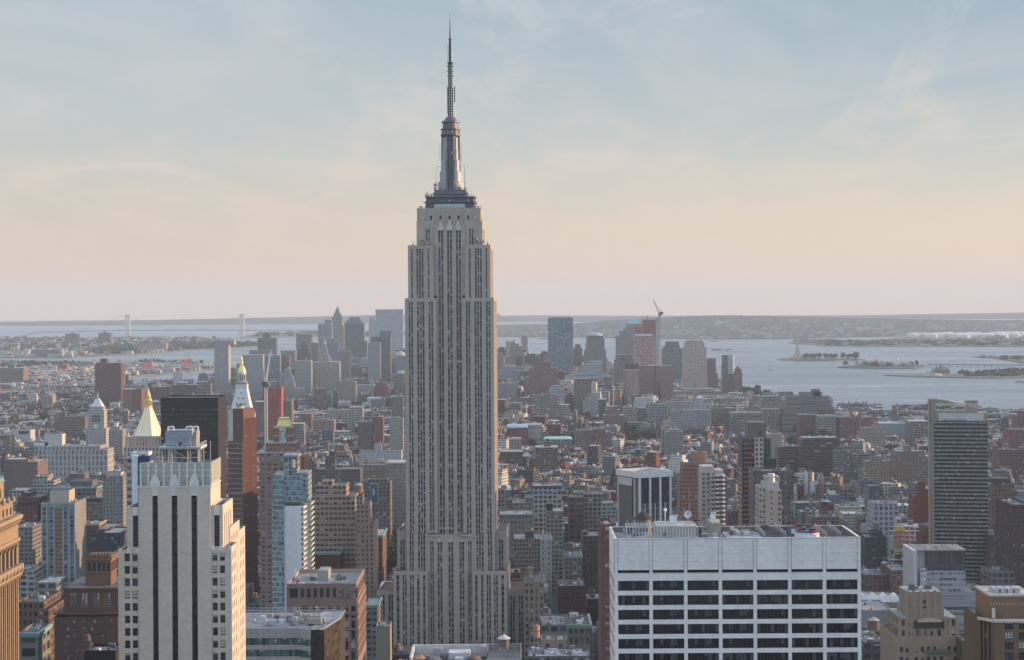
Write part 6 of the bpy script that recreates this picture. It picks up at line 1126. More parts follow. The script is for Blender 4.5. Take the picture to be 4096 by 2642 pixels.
g.build('gilded_lantern', r, [GOLD])
for u in (510, 646):
    for yy in (4, 38): g = MB(); g.lathe(X(u), yy, [(2.0, Z(1790)), (2.0, Z(1752)), (2.4, Z(1750)), (1.2, Z(1738)), (.1, Z(1726))], 8, (.46,.40,.33)); g.build('corner_turret', r)
g = MB()
for k in range(12): xx = X(500)+(X(640)-X(500))*k/11; g.lathe(xx, 4, [(.7, Z(1790)), (.6, Z(1752)), (.05, Z(1742))], 6, (.50,.40,.33))
g.build('gothic_pinnacles', r)
# black and white finned tower behind the white gridded one
Y = 1300; rz = 27.0; r = near('office_tower', 'black office tower with white vertical fins and a white roof rim, turned on its corner', 'office tower', Y, 2555, 1890, (2464, 2690, 1858, 2100), 40, 'the black and white finned tower', rz)
zt = pz(2555, 1893, Y); W, D = 25.0, 27.5; BK = (.075,.072,.072)
g = MB(); g.wall((0, 0), (1, 0), W, 0, zt, [], .5, BK, NOW); g.side((W, 0), (W, D), 0, zt, BK); g.side((W, D), (0, D), 0, zt, BK); g.side((0, D), (0, 0), 0, zt, (.13,.125,.12)); g.build('wall', r)
g = MB(); g.box(.7, W-.7, -.12, 0, 0, zt-21, (.12,.115,.11), ((1.9,3.7,.62,.55),(.02,.02,.022,.04))); g.build('window_grid', r)
g = MB(); g.box(.7, W-.7, -.2, 0, zt-21, zt-4.5, (.028,.028,.03), ((1.2,8,.9,.95),(.022,.022,.024,.0))); g.build('louvre_band', r)
for i in range(4): xx = .4+(W-.8)*i/3; g = MB(); g.box(xx-.75, xx+.75, -1.0, 0, 0, zt-3.5, (.58,.58,.585)); g.build('white_fin', r)
for i in range(3): xx = .4+(W-.8)*(i+.5)/3; g = MB(); g.box(xx-.25, xx+.25, -.7, 0, 0, zt-21, (.5,.5,.505)); g.build('thin_fin', r)
g = MB(); g.box(-.9, 0, 4.5, 5.6, 0, zt-3.5, (.52,.52,.525)); g.box(-.9, 0, D-.9, D, 0, zt-3.5, (.52,.52,.525)); g.box(-.5, 0, 5.6, 8.5, 0, zt-5, (.03,.03,.033)); g.box(-.4, 0, 8.5, D-.9, zt-9.5, zt-4, (.5,.5,.505)); g.build('white_fin', r)
g = MB(); x0, x1, y0, y1 = -1.3, W+1.3, -1.3, D+1.3; g.box(x0, x1, y0, y1, zt-3.4, zt+.6, (.60,.60,.605), top=False); rim(g, x0, x1, y0, y1, zt-3.5, zt+.6, 1.6, (.60,.60,.605)); g.build('roof_rim', r)
deck(r, 0, W, 0, D, zt-2.2, (.30,.275,.245))
g = MB()
for a, b in ((7, 19), (13, 19.5), (17, 12)): g.lathe(a, b, [(2.0, zt-2.2), (2.0, zt-1), (1.6, zt-.8), (.1, zt-.9)], 14, (.4,.4,.4))
g.box(12, 20, 16, 23, zt-2.2, zt-.8, (.30,.28,.25)); (g.f and g.build('roof_plant', r))
# slim office towers to its right
Y = 1500; r = near('apartment_tower', 'brown brick apartment tower with a round orange lit top, right of the finned tower', 'apartment tower', Y, 2765, 1900, (2718, 2835, 1805, 2100), 32, 'the round topped brown tower')
X = lambda u, v=1900: px(u, v, Y)-r.location.x; Z = lambda v: pz(2765, v, Y); BB = (.26,.15,.105); AW2 = ((2.3,3.05,.52,.5),(.065,.06,.06,.14))
g = MB(); g.box(X(2718), X(2812), 0, 26, 0, Z(1905), BB, AW2, tcol=TAR); g.build('wall', r)
g = MB(); g.box(X(2731), X(2870), 4, 26, 0, Z(1860), BB, AW2, tcol=TAR); g.build('upper_storeys', r)
g = MB(); c = X(2805); g.lathe(c, 14, [(5.4, Z(1862)), (5.4, Z(1836)), (5.8, Z(1835)), (5.8, Z(1833)), (5.6, Z(1832)), (5.6, Z(1815)), (5.9, Z(1814)), (5.0, Z(1812)), (3.0, Z(1812))], 24, (.36,.21,.14)); g.lathe(c, 14, [(3.2, Z(1813)), (.1, Z(1807))], 14, (.07,.06,.055)); g.build('round_penthouse', r)
Y = 1350; r = near('apartment_tower', 'pale concrete apartment tower with rounded wraparound balconies', 'apartment tower', Y, 2850, 1930, (2804, 2902, 1868, 2100), 28, 'the pale balcony tower')
X = lambda u, v=1930: px(u, v, Y)-r.location.x; Z = lambda v: pz(2850, v, Y); PC = (.45,.42,.38)
g = MB(); g.box(X(2806), X(2862), 1, 24, 0, Z(1890), PC, ((3.2,3.1,.5,.5),(.09,.10,.10,.15)), tcol=GREY); g.build('wall', r)
g = MB(); g.box(X(2806), X(2858), 3, 20, Z(1890), Z(1868), (.46,.43,.40)); g.build('penthouse', r)
g = MB(); g.box(X(2862), X(2896), 1.5, 24, 0, Z(1902), (.38,.35,.32), ((3,3.1,.85,.62),(.12,.14,.14,.2)), tcol=GREY); g.box(X(2864), X(2896), 4, 20, Z(1902), Z(1884), PC); g.build('glazed_wing', r)
zz = 40
while zz < Z(1905):
    g = MB(); ring = [(X(2838), .2), (X(2846), -1.2), (X(2868), -1.0), (X(2876), .2), (X(2890), 0), (X(2902), 1.5), (X(2902), 20), (X(2838), 20)]; g.prism(ring, zz, zz+1.0, (.50,.465,.42)); g.build('balcony', r); zz += 3.1
Y = 1300; r = near('apartment_tower', 'dark stacked brown and black tower with a pale window strip, right of centre', 'apartment tower', Y, 3026, 1800, (2966, 3090, 1684, 2100), 30, 'the dark stacked tower')
X = lambda u, v=1800: px(u, v, Y)-r.location.x; Z = lambda v: pz(3026, v, Y)
g = MB(); g.box(X(2967), X(3083), 0, 24, 0, Z(1756), (.10,.085,.08), ((2.2,3.2,.72,.6),(.035,.035,.04,.06)), tcol=TAR); g.build('wall', r)
g = MB(); g.box(X(2995), X(3067), 3, 20, Z(1756), Z(1692), (.165,.15,.125)); g.box(X(3038), X(3050), 2.9, 3, Z(1740), Z(1724), (.08,.075,.065)); g.build('blank_penthouse', r)
g = MB(); g.box(X(3018), X(3053), -.5, 0, 0, Z(1752), (.44,.38,.33), ((3.0,3.2,.55,.62),(.05,.05,.055,.1))); g.build('pale_window_strip', r)
g = MB(); g.prism([(X(3053)+.01, -2), (X(3103), -2), (X(3103), 14), (X(3053)+.01, 14)], 0, Z(1835), (.07,.07,.075), ((1.5,5,.86,.92),(.025,.025,.028,.0))); g.build('glass_wing', r)
zz = 60
while zz < Z(1760): g = MB(); g.box(X(2973), X(3012), -.9, 0, zz, zz+.9, (.24,.115,.085), bottom=True); g.build('balcony', r); zz += 3.2
g = MB(); [g.bar((X(u), 6, Z(1692)), (X(u), 6, Z(v)), .12, (.5,.5,.5)) for u, v in ((3000, 1680), (3008, 1684), (3018, 1676), (3036, 1682))]; g.build('masts', r)
Y = 1200; r = near('apartment_tower', 'wide dark brown glass fronted block at the foot of the dark stacked tower', 'apartment tower', Y, 3092, 1950, (3012, 3174, 1882, 2100), 26)
X = lambda u, v=1950: px(u, v, Y)-r.location.x; Z = lambda v: pz(3092, v, Y)
g = MB(); g.parapet(X(3012), X(3174), 0, 22, 0, Z(1884), (.15,.105,.09), ((1.9,3.1,.66,.62),(.06,.07,.075,.2))); g.build('wall', r); deck(r, X(3013), X(3173), .5, 21.5, Z(1884)-1, (.2,.2,.2))
g = MB(); roof_clutter(g, X(3013), X(3173), 2, 20, Z(1884)-1, 7, r); (g.f and g.build('roof_plant', r))
Y = 1080; r = near('apartment_tower', 'beige brick apartment tower with a silver round tank in an open frame on its roof', 'apartment tower', Y, 3082, 2000, (3036, 3128, 1898, 2100), 24, 'the silver tank tower')
X = lambda u, v=2000: px(u, v, Y)-r.location.x; Z = lambda v: pz(3082, v, Y); TB_ = (.40,.325,.265)
g = MB(); g.box(X(3062), X(3110), -.5, 20, 0, Z(1960), TB_, ((4.6,3.0,.16,.3),(.06,.06,.06,.1)), tcol=GREY); g.build('wall', r)
g = MB(); g.box(X(3036), X(3062)-.01, .5, 18, 0, Z(1950), TB_, AW2, tcol=GREY); g.box(X(3110)+.01, X(3127), .5, 18, 0, Z(1962), TB_, AW2, tcol=GREY); g.build('balcony_wing', r)
g = MB(); g.box(X(3058), X(3118), 1.5, 16, Z(1960), Z(1934), (.45,.41,.37), tcol=GREY); g.build('penthouse', r)
g = MB(); c4 = [(X(3068), 3), (X(3118), 3), (X(3118), 13), (X(3068), 13)]
for p in c4: g.box(p[0]-.35, p[0]+.35, p[1]-.35, p[1]+.35, Z(1934), Z(1911), (.46,.42,.38))
for i in range(4): a, b = c4[i], c4[(i+1) % 4]; g.bar((*a, Z(1911)), (*b, Z(1911)), .5, (.46,.42,.38))
g.build('open_frame', r)
g = MB(); g.lathe((X(3068)+X(3118))/2, 8, [(2.1, Z(1934)), (2.1, Z(1901)), (1.9, Z(1900)), (.1, Z(1899))], 18, (.6,.6,.6)); g.build('silver_tank', r, [mm('galvanised', (.55, .55, .55), .4, .6)])
# dark balcony tower with lettering at the right
Y = 1500; r = near('apartment_tower', 'tall dark glass balcony tower with a sloping sand coloured top bearing dark lettering', 'apartment tower', Y, 3835, 1800, (3715, 3950, 1594, 2345), 34, 'the dark balcony tower', -11.0)
X = lambda u, v=1800: px(u, v, Y)-r.location.x; Z = lambda v: pz(3835, v, Y)
EW = (.30,.255,.19); x0, x1 = X(3738), X(3948); zb = Z(1686)
g = MB(); g.box(x0, x1, 0, 36, 0, zb, (.060,.062,.060), ((1.75,3.1,.90,.70),(.034,.042,.045,.2)), tcol=GREY); g.build('glass_wall', r)
g = MB(); g.box(X(3719), X(3725), 0, 37, 0, Z(1600), EW); g.box(X(3727), X(3738)-.01, -.3, 37, 0, Z(1602), EW); g.build('end_wall', r)
top = [(X(3727), 1599), (X(3735), 1597), (X(3770), 1600), (X(3800), 1606), (X(3830), 1614), (X(3870), 1624), (X(3911), 1636)]
g = MB(); pts = [(x, Z(v)) for x, v in top]
for yy in (1.2, 3.6): g.face([(pts[0][0], yy, zb)] + [(pts[-1][0], yy, zb)] + [(x, yy, z) for x, z in reversed(pts)], EW)
for (xa, za), (xb, zc_) in zip(pts, pts[1:]): g.face([(xa, 1.2, za), (xb, 1.2, zc_), (xb, 3.6, zc_), (xa, 3.6, za)], EW)
g.side((pts[-1][0], 1.2), (pts[-1][0], 3.6), zb, pts[-1][1], EW); g.side((pts[0][0], 3.6), (pts[0][0], 1.2), zb, pts[0][1], EW); g.build('sloping_top_wall', r)
g = MB(); g.box(X(3911), X(3947), 2, 20, zb, Z(1652), EW, tcol=GREY); g.box(X(3865), X(3912), 8, 18, zb, Z(1608), (.40,.35,.29)); g.box(X(3860), X(3914), 7.5, 18.5, Z(1610), Z(1607), (.18,.16,.15)); g.build('penthouse', r)
g = MB(); g.box(X(3757), X(3932), .1, 1.2, Z(1684), Z(1654), (.46,.46,.45)); g.box(X(3775), X(3866), -.6, .1, Z(1683), Z(1676), (.36,.33,.28), bottom=True); g.build('pale_parapet', r)
g = MB(); [g.bar((X(u), 2, Z(1606)), (X(u), 2, Z(v)), w_, (.6,.6,.6), k=8) for u, v, w_ in ((3757, 1576, .12), (3847, 1601, .55))]; g.build('mast', r)
zz = 14; k = 0
while zz < zb-1:
    g = MB(); g.box(x0, x1+.5, -1.15, 0, zz, zz+.32, (.46,.45,.41), bottom=True); g.box(x0, x1+.5, -1.15, -1.08, zz+.85, zz+.95, (.42,.42,.4))
    for q in (0, .25, .5, .55, .8, 1.0): xx = x0+(x1-x0)*q; g.box(xx-.06, xx+.06, -1.12, 0, zz+.22, zz+2.9, (.12,.13,.13))
    g.build('balcony', r); zz += 3.1; k += 1
cu = bpy.data.curves.new('lettering', 'FONT'); cu.body = 'theEPIC.com'; cu.size = 4.9; cu.extrude = .12; cu.align_x = 'LEFT'; cu.offset = .10
to = bpy.data.objects.new('lettering', cu); C.objects.link(to); dg = bpy.context.evaluated_depsgraph_get(); dg.update(); me = bpy.data.meshes.new_from_object(to.evaluated_get(dg)); bpy.data.objects.remove(to)
me.name = 'lettering'; me.materials.clear(); me.materials.append(mm('lettering_paint', (.012, .016, .03), .5))
lt = bpy.data.objects.new('lettering', me); C.objects.link(lt); lt.parent = r; xs = [v.co.x for v in me.vertices]; sx = (X(3857)-X(3746))/(max(xs)-min(xs))
lt.location = (X(3746), 1.05, Z(1638)); lt.rotation_euler = (R(90), 0, 0); lt.scale = (sx, sx, 1)
bw = MB(); bw.box(X(3743), X(3861), 1.08, 1.19, Z(1645), Z(1616), (.50,.47,.40)); bw.build('sign_panel', r)
# grey office block in front of it
Y = 1200; r = near('office_block', 'grey concrete office block with slatted dark top storey, below the dark balcony tower', 'office block', Y, 3752, 2250, (3642, 3862, 2190, 2500), 34, 'the slatted grey block')
X = lambda u, v=2250: px(u, v, Y)-r.location.x; Z = lambda v: pz(3752, v, Y); x0, x1 = X(3705), X(3861)
g = MB(); g.box(x0, x1, 0, 26, 0, Z(2284), (.30,.315,.325), ((2.7,3.5,.84,.46),(.17,.20,.215,.35)), tcol=GREY); g.build('wall', r)
g = MB(); g.box(x0, x1, .3, 26, Z(2284), Z(2205), (.085,.085,.085), ((.9,9,.6,.9),(.05,.05,.052,.0)), tcol=TAR); g.build('slatted_storey', r)
g = MB(); g.box(X(3645), X(3660), -6, 26, 0, Z(2198), (.46,.47,.48)); g.box(X(3660), x0, 3, 26, 0, Z(2202), (.40,.41,.42)); g.build('pale_end_wall', r)
g = MB(); g.side((X(3678), -2), (x0, .01), 0, Z(2272), (.47,.48,.49), ((3,3.5,.6,.4),(.15,.17,.18,.3))); g.build('angled_wall', r)
g = MB(); g.box(X(3668), x1+.4, -.5, 26.5, Z(2205), Z(2199), (.25,.24,.22), bottom=True); g.build('roof_edge', r); g = MB(); roof_clutter(g, X(3680), x1, 2, 24, Z(2199), 8, r); (g.f and g.build('roof_plant', r))
# construction building, red and yellow
Y = 1650; r = near('construction_building', 'half built block with red floor edges and a yellow netted top', 'building site', Y, 3615, 2150, (3568, 3664, 2072, 2260), 26, 'the red and yellow building site')
X = lambda u, v=2150: px(u, v, Y)-r.location.x; Z = lambda v: pz(3615, v, Y); x0, x1 = X(3574), X(3650)
g = MB()
for i in range(5):
    zz = Z(2205)+i*3.9; g.box(x0, x1, 0, 18, zz, zz+.35, (.30,.27,.25), bottom=True)
    for k in range(6): xx = x0+(x1-x0)*k/5; g.box(xx-.3, xx+.3, .2, .8, zz+.35, zz+3.9, (.34,.30,.27)); g.box(xx-.3, xx+.3, 17, 17.6, zz+.35, zz+3.9, (.34,.30,.27))
g.build('concrete_frame', r)
for i in range(1, 6): g = MB(); zz = Z(2205)+i*3.9; g.box(x0-.2, x1+.2, -.2, 0, zz, zz+1.1, (.42,.10,.075)); g.build('red_netting', r)
g = MB(); g.box(x0, x1, 0, 18, 0, Z(2205), (.07,.085,.10), ((2,3.4,.7,.6),(.12,.13,.12,.1))); g.build('wall', r)
for v0, v1, a, b, c in ((2208, 2196, 3572, 3652, (.42,.38,.10)), (2125, 2110, 3584, 3618, (.5,.44,.08))): g = MB(); g.box(X(a), X(b), -.4, 12 if a > 3580 else 0, Z(v0), Z(v1), c); g.build('yellow_netting', r)
g = MB(); g.box(X(3590), X(3612), 6, 12, Z(2110), Z(2076), (.38,.38,.38)); g.box(X(3594), X(3608), 5.9, 6, Z(2096), Z(2084), (.1,.1,.1)); g.box(X(3566), X(3573), 0, 6, 0, Z(2150), (.30,.31,.32)); g.build('hoist_house', r)
# beige art deco block, lower right
Y = 700
r, X, Z, x0, x1, zt = ribbed_tower('art_deco_office_block', 'beige art deco block stepped like a ziggurat at the lower right', 'office block', Y, 3695, 2550, (3545, 3842, 2368, 2700), 26, 3575, 3842, 2545, (.25,.20,.145),
    [(3600, 3612), (3622, 3634), (3660, 3672), (3684, 3696), (3708, 3720), (3734, 3746), (3760, 3772), (3790, 3802), (3816, 3828)], [(2610, 2588), (2650, 2628)], 'the beige art deco block', 6, clut=3)
for a, b, v, y0, d, ws in ((3602, 3832, 2475, 1.5, 22, ((2.5,3.7,.42,.62),(.05,.05,.05,.15))), (3632, 3776, 2440, 2.5, 18, NOW), (3634, 3775, 2374, 3.5, 14, NOW)):
    g = MB(); g.box(X(a, v), X(b, v), y0, y0+d, zt-1, Z(v), (.255,.205,.15), ws, tcol=GREY)
    for k in range(6): xx = X(a, v)+(X(b, v)-X(a, v))*(k+.0)/5; g.box(xx-.5, xx+.5, y0-.25, y0+.2, zt-1, Z(v)+.5, (.27,.22,.16))
    g.build('setback_storey', r)
for v in (2420, 2446): g = MB(); g.box(X(3702, v), X(3710, v), 3.2, 3.45, Z(v), Z(v)+1.2, (.04,.04,.04)); g.build('window', r)
g = MB(); g.box(X(3660, 2490), X(3780, 2490), .9, 1.5, Z(2515), Z(2488), (.05,.048,.045)); 
for k in range(12): a, b = R(15*k), R(15*(k+1)); c_ = X(3720, 2490); g.face([(c_-4.6*math.cos(a), .8, Z(2488)+1.2*math.sin(a)), (c_-4.6*math.cos(b), .8, Z(2488)+1.2*math.sin(b)), (c_-4.6*math.cos(b), .8, Z(2488)-.3), (c_-4.6*math.cos(a), .8, Z(2488)-.3)], (.42,.35,.27))
g.build('curved_loggia', r)
g = MB(); g.box(X(3700, 2610), X(3800, 2610), -1.2, -.02, Z(2600)-1, Z(2600), (.10,.14,.10), bottom=True); g.build('canopy', r)
g = MB(); roof_clutter(g, X(3640, 2380), X(3770, 2380), 4, 16, Z(2374), 4, r); (g.f and g.build('roof_plant', r))
# orange brick tower, right bottom corner
Y = 530
r, X, Z, x0, x1, zt = ribbed_tower('office_tower', 'orange brick office tower with a pale parapet in the bottom right corner', 'office tower', Y, 4010, 2500, (3928, 4150, 2355, 2700), 22, 3978, 4150, 2480, (.16,.10,.065),
    [(4020, 4054), (4076, 4110), (4122, 4146)], [(2520, 2490), (2560, 2530), (2600, 2570), (2640, 2610), (2680, 2650)], 'the orange brick tower', 4, dcol=(.2,.19,.18), nx=3, nz=2, clut=2)
g = MB(); a = X(3930, 2460); g.wall((a, 5), ((x0-a)/math.hypot(x0-a, 5), -5/math.hypot(x0-a, 5)), math.hypot(x0-a, 5), 0, Z(2475), [(.9, 1.6, 0, Z(2490)), (2.3, 3.0, 0, Z(2490)), (3.9, 4.6, 0, Z(2490))], .4, (.12,.085,.06)); g.side((a, 22), (a, 5), 0, Z(2475), (.12,.085,.06)); g.build('chamfered_wall', r)
g = MB(); dv = ((x0-a)/math.hypot(x0-a, 5), -5/math.hypot(x0-a, 5)); [g.panel((a, 5), dv, p, q, 0, Z(2490), .35, (.03,.035,.04), ((.7,3.6,.9,.7),(.03,.035,.04,.1))) for p, q in ((.9, 1.6), (2.3, 3.0), (3.9, 4.6))]; g.build('window_strip', r)
g = MB(); g.prism([(a-.3, 4.8), (x0-.2, -.35), (X(4150, 2480)+.3, -.35), (X(4150, 2480)+.3, .4), (x0+.2, .4), (a+.4, 5.4)], zt-.7, zt+.1, (.52,.46,.40)); g.build('parapet_coping', r)
g = MB(); g.box(X(3972, 2400), X(4150, 2400), 4, 20, zt-1.2, Z(2392), (.20,.13,.085)); g.box(X(3970, 2400), X(4152, 2400), 3.8, 20.2, Z(2396), Z(2388), (.46,.40,.34)); 
for k in range(16): g.box(X(3976+k*11, 2430), X(3980+k*11, 2430), 3.85, 4.0, Z(2432), Z(2418), (.42,.26,.15))
g.build('upper_block', r)
for k in range(4): g = MB(); xx = X(3998+28*k, 2380); g.box(xx, xx+1.4, 6, 12, Z(2392), Z(2370), (.36,.37,.37)); g.bar((xx-.4, 6, Z(2368)), (xx+1.8, 6, Z(2368)), .12, (.5,.5,.5)); g.build('roof_unit', r)
g = MB()
g.box(X(3978, 2450), X(3988, 2450), 2, 3, zt-1, Z(2440), (.5,.48,.45)); (g.f and g.build('roof_plant', r))
# orange sunlit tower at the left edge: only its west wall shows
r = thing('ornate_office_tower', 'ornate orange sunlit stone tower with arches and cornice at the left edge', 'office tower', (px(0, 2300, 522), 500, 0)); VIS.append((0, 80, 1918, 2700, 505)); OCC.append((-190, -125, 490, 560)); REFS.append(('the orange tower at the left edge', 40, 2300))
lx = px(78, 2300, 543)-r.location.x; Z = lambda v: pz(50, v, 522); OS = (.27,.205,.14); D = 42
zc1 = Z(2110); so = []; sw = ((1.4,3.7,.6,.55),(.05,.045,.04,.1))
g = MB(); cols_ = [(4+i*4.2, 5.6+i*4.2) for i in range(9)]; ops = []
for a, b in cols_: ops.append((a, b, 60, Z(2330))); ops.append((a+2.1, b+2.1-.4, 60, Z(2340)))
arch = [(a-.6, b+.8, Z(2300), Z(2200)) for a, b in cols_]
g.wall((lx, 0), (0, 1), D, 0, zc1, ops+arch, .7, OS); g.side((lx-40, 0), (lx, 0), 0, zc1, OS, WS['grid']); g.side((lx, D), (lx-40, D), 0, zc1, OS); g.build('wall', r)
for a, b, z0, z1 in ops: g = MB(); g.panel((lx, 0), (0, 1), a, b, z0, z1, .7, (.10,.075,.055), sw); g.build('window_strip', r)
for a, b, z0, z1 in arch:
    g = MB(); g.panel((lx, 0), (0, 1), a, b, z0, z1, .7, (.12,.09,.065), ((1.5,6,.7,.8),(.05,.045,.04,.05)))
    m_ = (a+b)/2; rr = (b-a)/2
    for k in range(8): t0, t1 = R(22.5*k), R(22.5*(k+1)); g.bar((lx+.1, m_+rr*math.cos(t0), z1-rr+rr*math.sin(t0)), (lx+.1, m_+rr*math.cos(t1), z1-rr+rr*math.sin(t1)), .28, OS)
    g.build('arched_window', r)
for v, o_, h in ((2098, 1.1, 1.0), (2106, .7, 1.0), (2114, .6, .8), (2192, .5, .8), (2305, 1.2, 1.4), (2318, .7, .8), (2335, .9, .6)):
    g = MB(); g.box(lx-20, lx+o_, -o_, D+o_, Z(v)-h/2, Z(v)+h/2, tuple(t*1.12 for t in OS), bottom=True)
    for k in range(30): g.box(lx+o_*.3, lx+o_*.9, k*1.4, k*1.4+.6, Z(v)-h/2-.7, Z(v)-h/2+.01, OS, bottom=True)
    g.build('cornice', r)
for k in range(11): g = MB(); g.lathe(lx+.9, 2+k*3.9, [(.7, Z(2324)), (.9, Z(2312)), (.5, Z(2300)), (.1, Z(2295))], 8, OS); g.build('carved_ornament', r)
g = MB(); g.wall((lx-1.0, 2), (0, 1), D-4, zc1, Z(2030), [(3+4*i, 4.6+4*i, Z(2085), Z(2055)) for i in range(9)], .5, OS); g.box(lx-2.6, lx-.6, 1, D-1, Z(2036), Z(2030), OS, bottom=True); g.build('attic_storey', r)
g = MB(); [g.panel((lx-1.0, 2), (0, 1), 3+4*i, 4.6+4*i, Z(2085), Z(2055), .5, (.06,.05,.045)) for i in range(9)]; tag(g.build('attic_windows', r), kind='stuff')
for k in range(8): g = MB(); g.lathe(lx-.8, 3+k*5.2, [(.9, Z(2032)), (.7, Z(2020)), (.15, Z(2006))], 6, OS); g.build('roof_finial', r)
g = MB(); g.wall((lx-3.2, 3), (0, 1), D-6, Z(2040), Z(1948), [(3+4*i, 4.8+4*i, Z(2015), Z(1978)) for i in range(8)], .5, OS); g.build('upper_tower', r)
g = MB(); [g.panel((lx-3.2, 3), (0, 1), 3+4*i, 4.8+4*i, Z(2015), Z(1978), .5, (.06,.05,.045)) for i in range(8)]; tag(g.build('attic_windows', r), kind='stuff')
g = MB(); g.frustum([(lx-30, 2), (lx-2.9, 2), (lx-2.9, D-2), (lx-30, D-2)], Z(1948), [(lx-22, 14), (lx-14, 14), (lx-14, D-14), (lx-22, D-14)], Z(1840), (.17,.30,.24)); g.build('copper_roof', r)
# dark brown block with an ornate tower, left of the white brick tower
Y = 720; cs = []
for c in (268, 303, 340, 374, 408, 440): cs += [(c-11, c-2), (c, c+9)]
r, X, Z, x0, x1, zt = ribbed_tower('office_block', 'dark brown brick block with an ornate square rooftop tower, left of the white brick tower', 'office block', Y, 345, 2400, (215, 473, 2215, 2700), 34, 216, 471, 2468, (.105,.062,.048),
    cs, [(2494, 2480), (2524, 2510), (2554, 2540), (2584, 2570), (2614, 2600), (2644, 2630)], 'the dark brown ornate block', 6, None, FRW, [2456], 1, 2, clut=4)
g = MB(); o3 = [(X(c-12, 2400)-X(252, 2400), X(c-3, 2400)-X(252, 2400), Z(2430), Z(2376)) for c in (290, 336, 384, 428)] + [(X(c+1, 2400)-X(252, 2400), X(c+10, 2400)-X(252, 2400), Z(2430), Z(2376)) for c in (290, 336, 384, 428)]
g.wall((X(252, 2400), 1.5), (1, 0), X(471, 2400)-X(252, 2400), zt-1, Z(2358), o3, .4, (.12,.072,.055)); g.side((X(252, 2400), 30), (X(252, 2400), 1.5), zt-1, Z(2358), (.12,.072,.055)); g.side((X(471, 2400), 1.5), (X(471, 2400), 30), zt-1, Z(2358), (.12,.072,.055)); g.build('setback_storey', r)
for q in o3: window(r, (X(252, 2400), 1.5), (1, 0), *q, .35, None, FRW, 1, 6)
g = MB(); g.box(X(250, 2360), X(473, 2360), 1.0, 31, Z(2358)-.3, Z(2358)+.4, (.15,.095,.075), bottom=True); g.build('ledge', r); deck(r, X(254, 2360), X(470, 2360), 2, 30, Z(2358)+.42, (.13,.13,.135))
tx0, tx1 = X(327, 2290), X(430, 2290); OW = (.165,.10,.07)
g = MB(); to_ = [(1.0+i*1.85, 2.1+i*1.85, Z(2296), Z(2262)) for i in range(5)]
g.wall((tx0, 6), (1, 0), tx1-tx0, Z(2358), Z(2240), to_, .6, OW); g.wall((tx1, 6), (0, 1), 11, Z(2358), Z(2240), [(1+i*2.0, 2.2+i*2.0, Z(2296), Z(2262)) for i in range(5)], .6, OW); g.side((tx0, 17), (tx0, 6), Z(2358), Z(2240), OW); g.side((tx1, 17), (tx0, 17), Z(2358), Z(2240), OW); g.build('rooftop_tower', r)
for q in to_: window(r, (tx0, 6), (1, 0), *q, .5, None, FRM, 1, 3, 0)
for v, o_, h in ((2246, .5, .8), (2300, .35, .5), (2236, .2, .5)): g = MB(); g.box(tx0-o_, tx1+o_, 6-o_, 17+o_, Z(v)-h/2, Z(v)+h/2, (.2,.13,.095), bottom=True); g.build('cornice', r)
for k in range(9):
    g = MB(); xx = tx0+(tx1-tx0)*k/8; g.lathe(xx, 6, [(.28, Z(2236)), (.34, Z(2230)), (.16, Z(2226)), (.3, Z(2222)), (.06, Z(2214))], 6, OW); g.build('finial', r)
g = MB(); [g.bar((tx0+(tx1-tx0)*k/24, 6, Z(2236)), (tx0+(tx1-tx0)*k/24, 6, Z(2228)), .1, OW) for k in range(25)]; g.box(tx0, tx1, 5.8, 6.1, Z(2229), Z(2227), OW, bottom=True); [g.bar((tx1, 6+.5*k, Z(2236)), (tx1, 6+.5*k, Z(2228)), .1, OW) for k in range(22)]; g.box(tx1-.2, tx1+.1, 6.1, 17, Z(2229), Z(2227), OW, bottom=True); g.build('balustrade', r)
# thin white and blue tower peeping out left of the white brick tower
Y = 900; r = near('apartment_tower', 'slim white and dark blue tower behind the left shoulder of the white brick tower', 'apartment tower', Y, 540, 1900, (503, 600, 1806, 2030), 20)
X = lambda u, v=1900: px(u, v, Y)-r.location.x; Z = lambda v: pz(540, v, Y)
g = MB(); g.box(X(529), X(552), -1, 14, 0, Z(1822), (.60,.61,.64)); g.build('white_wall', r)
g = MB(); g.box(X(552)+.01, X(600), -.4, 14, 0, Z(1826), (.035,.06,.12)); g.build('blue_wall', r)
g = MB(); g.box(X(505), X(529)-.01, 0, 14, 0, Z(1830), (.42,.36,.25), ((3.0,3.3,.75,.55),(.06,.09,.12,.1)), tcol=GREY); g.build('balcony_wall', r)
g = MB(); g.box(X(520), X(590), 3, 12, Z(1826), Z(1812), (.55,.56,.57)); roof_clutter(g, X(510), X(590), 0, 12, Z(1826), 8, r); (g.f and g.build('roof_plant', r))
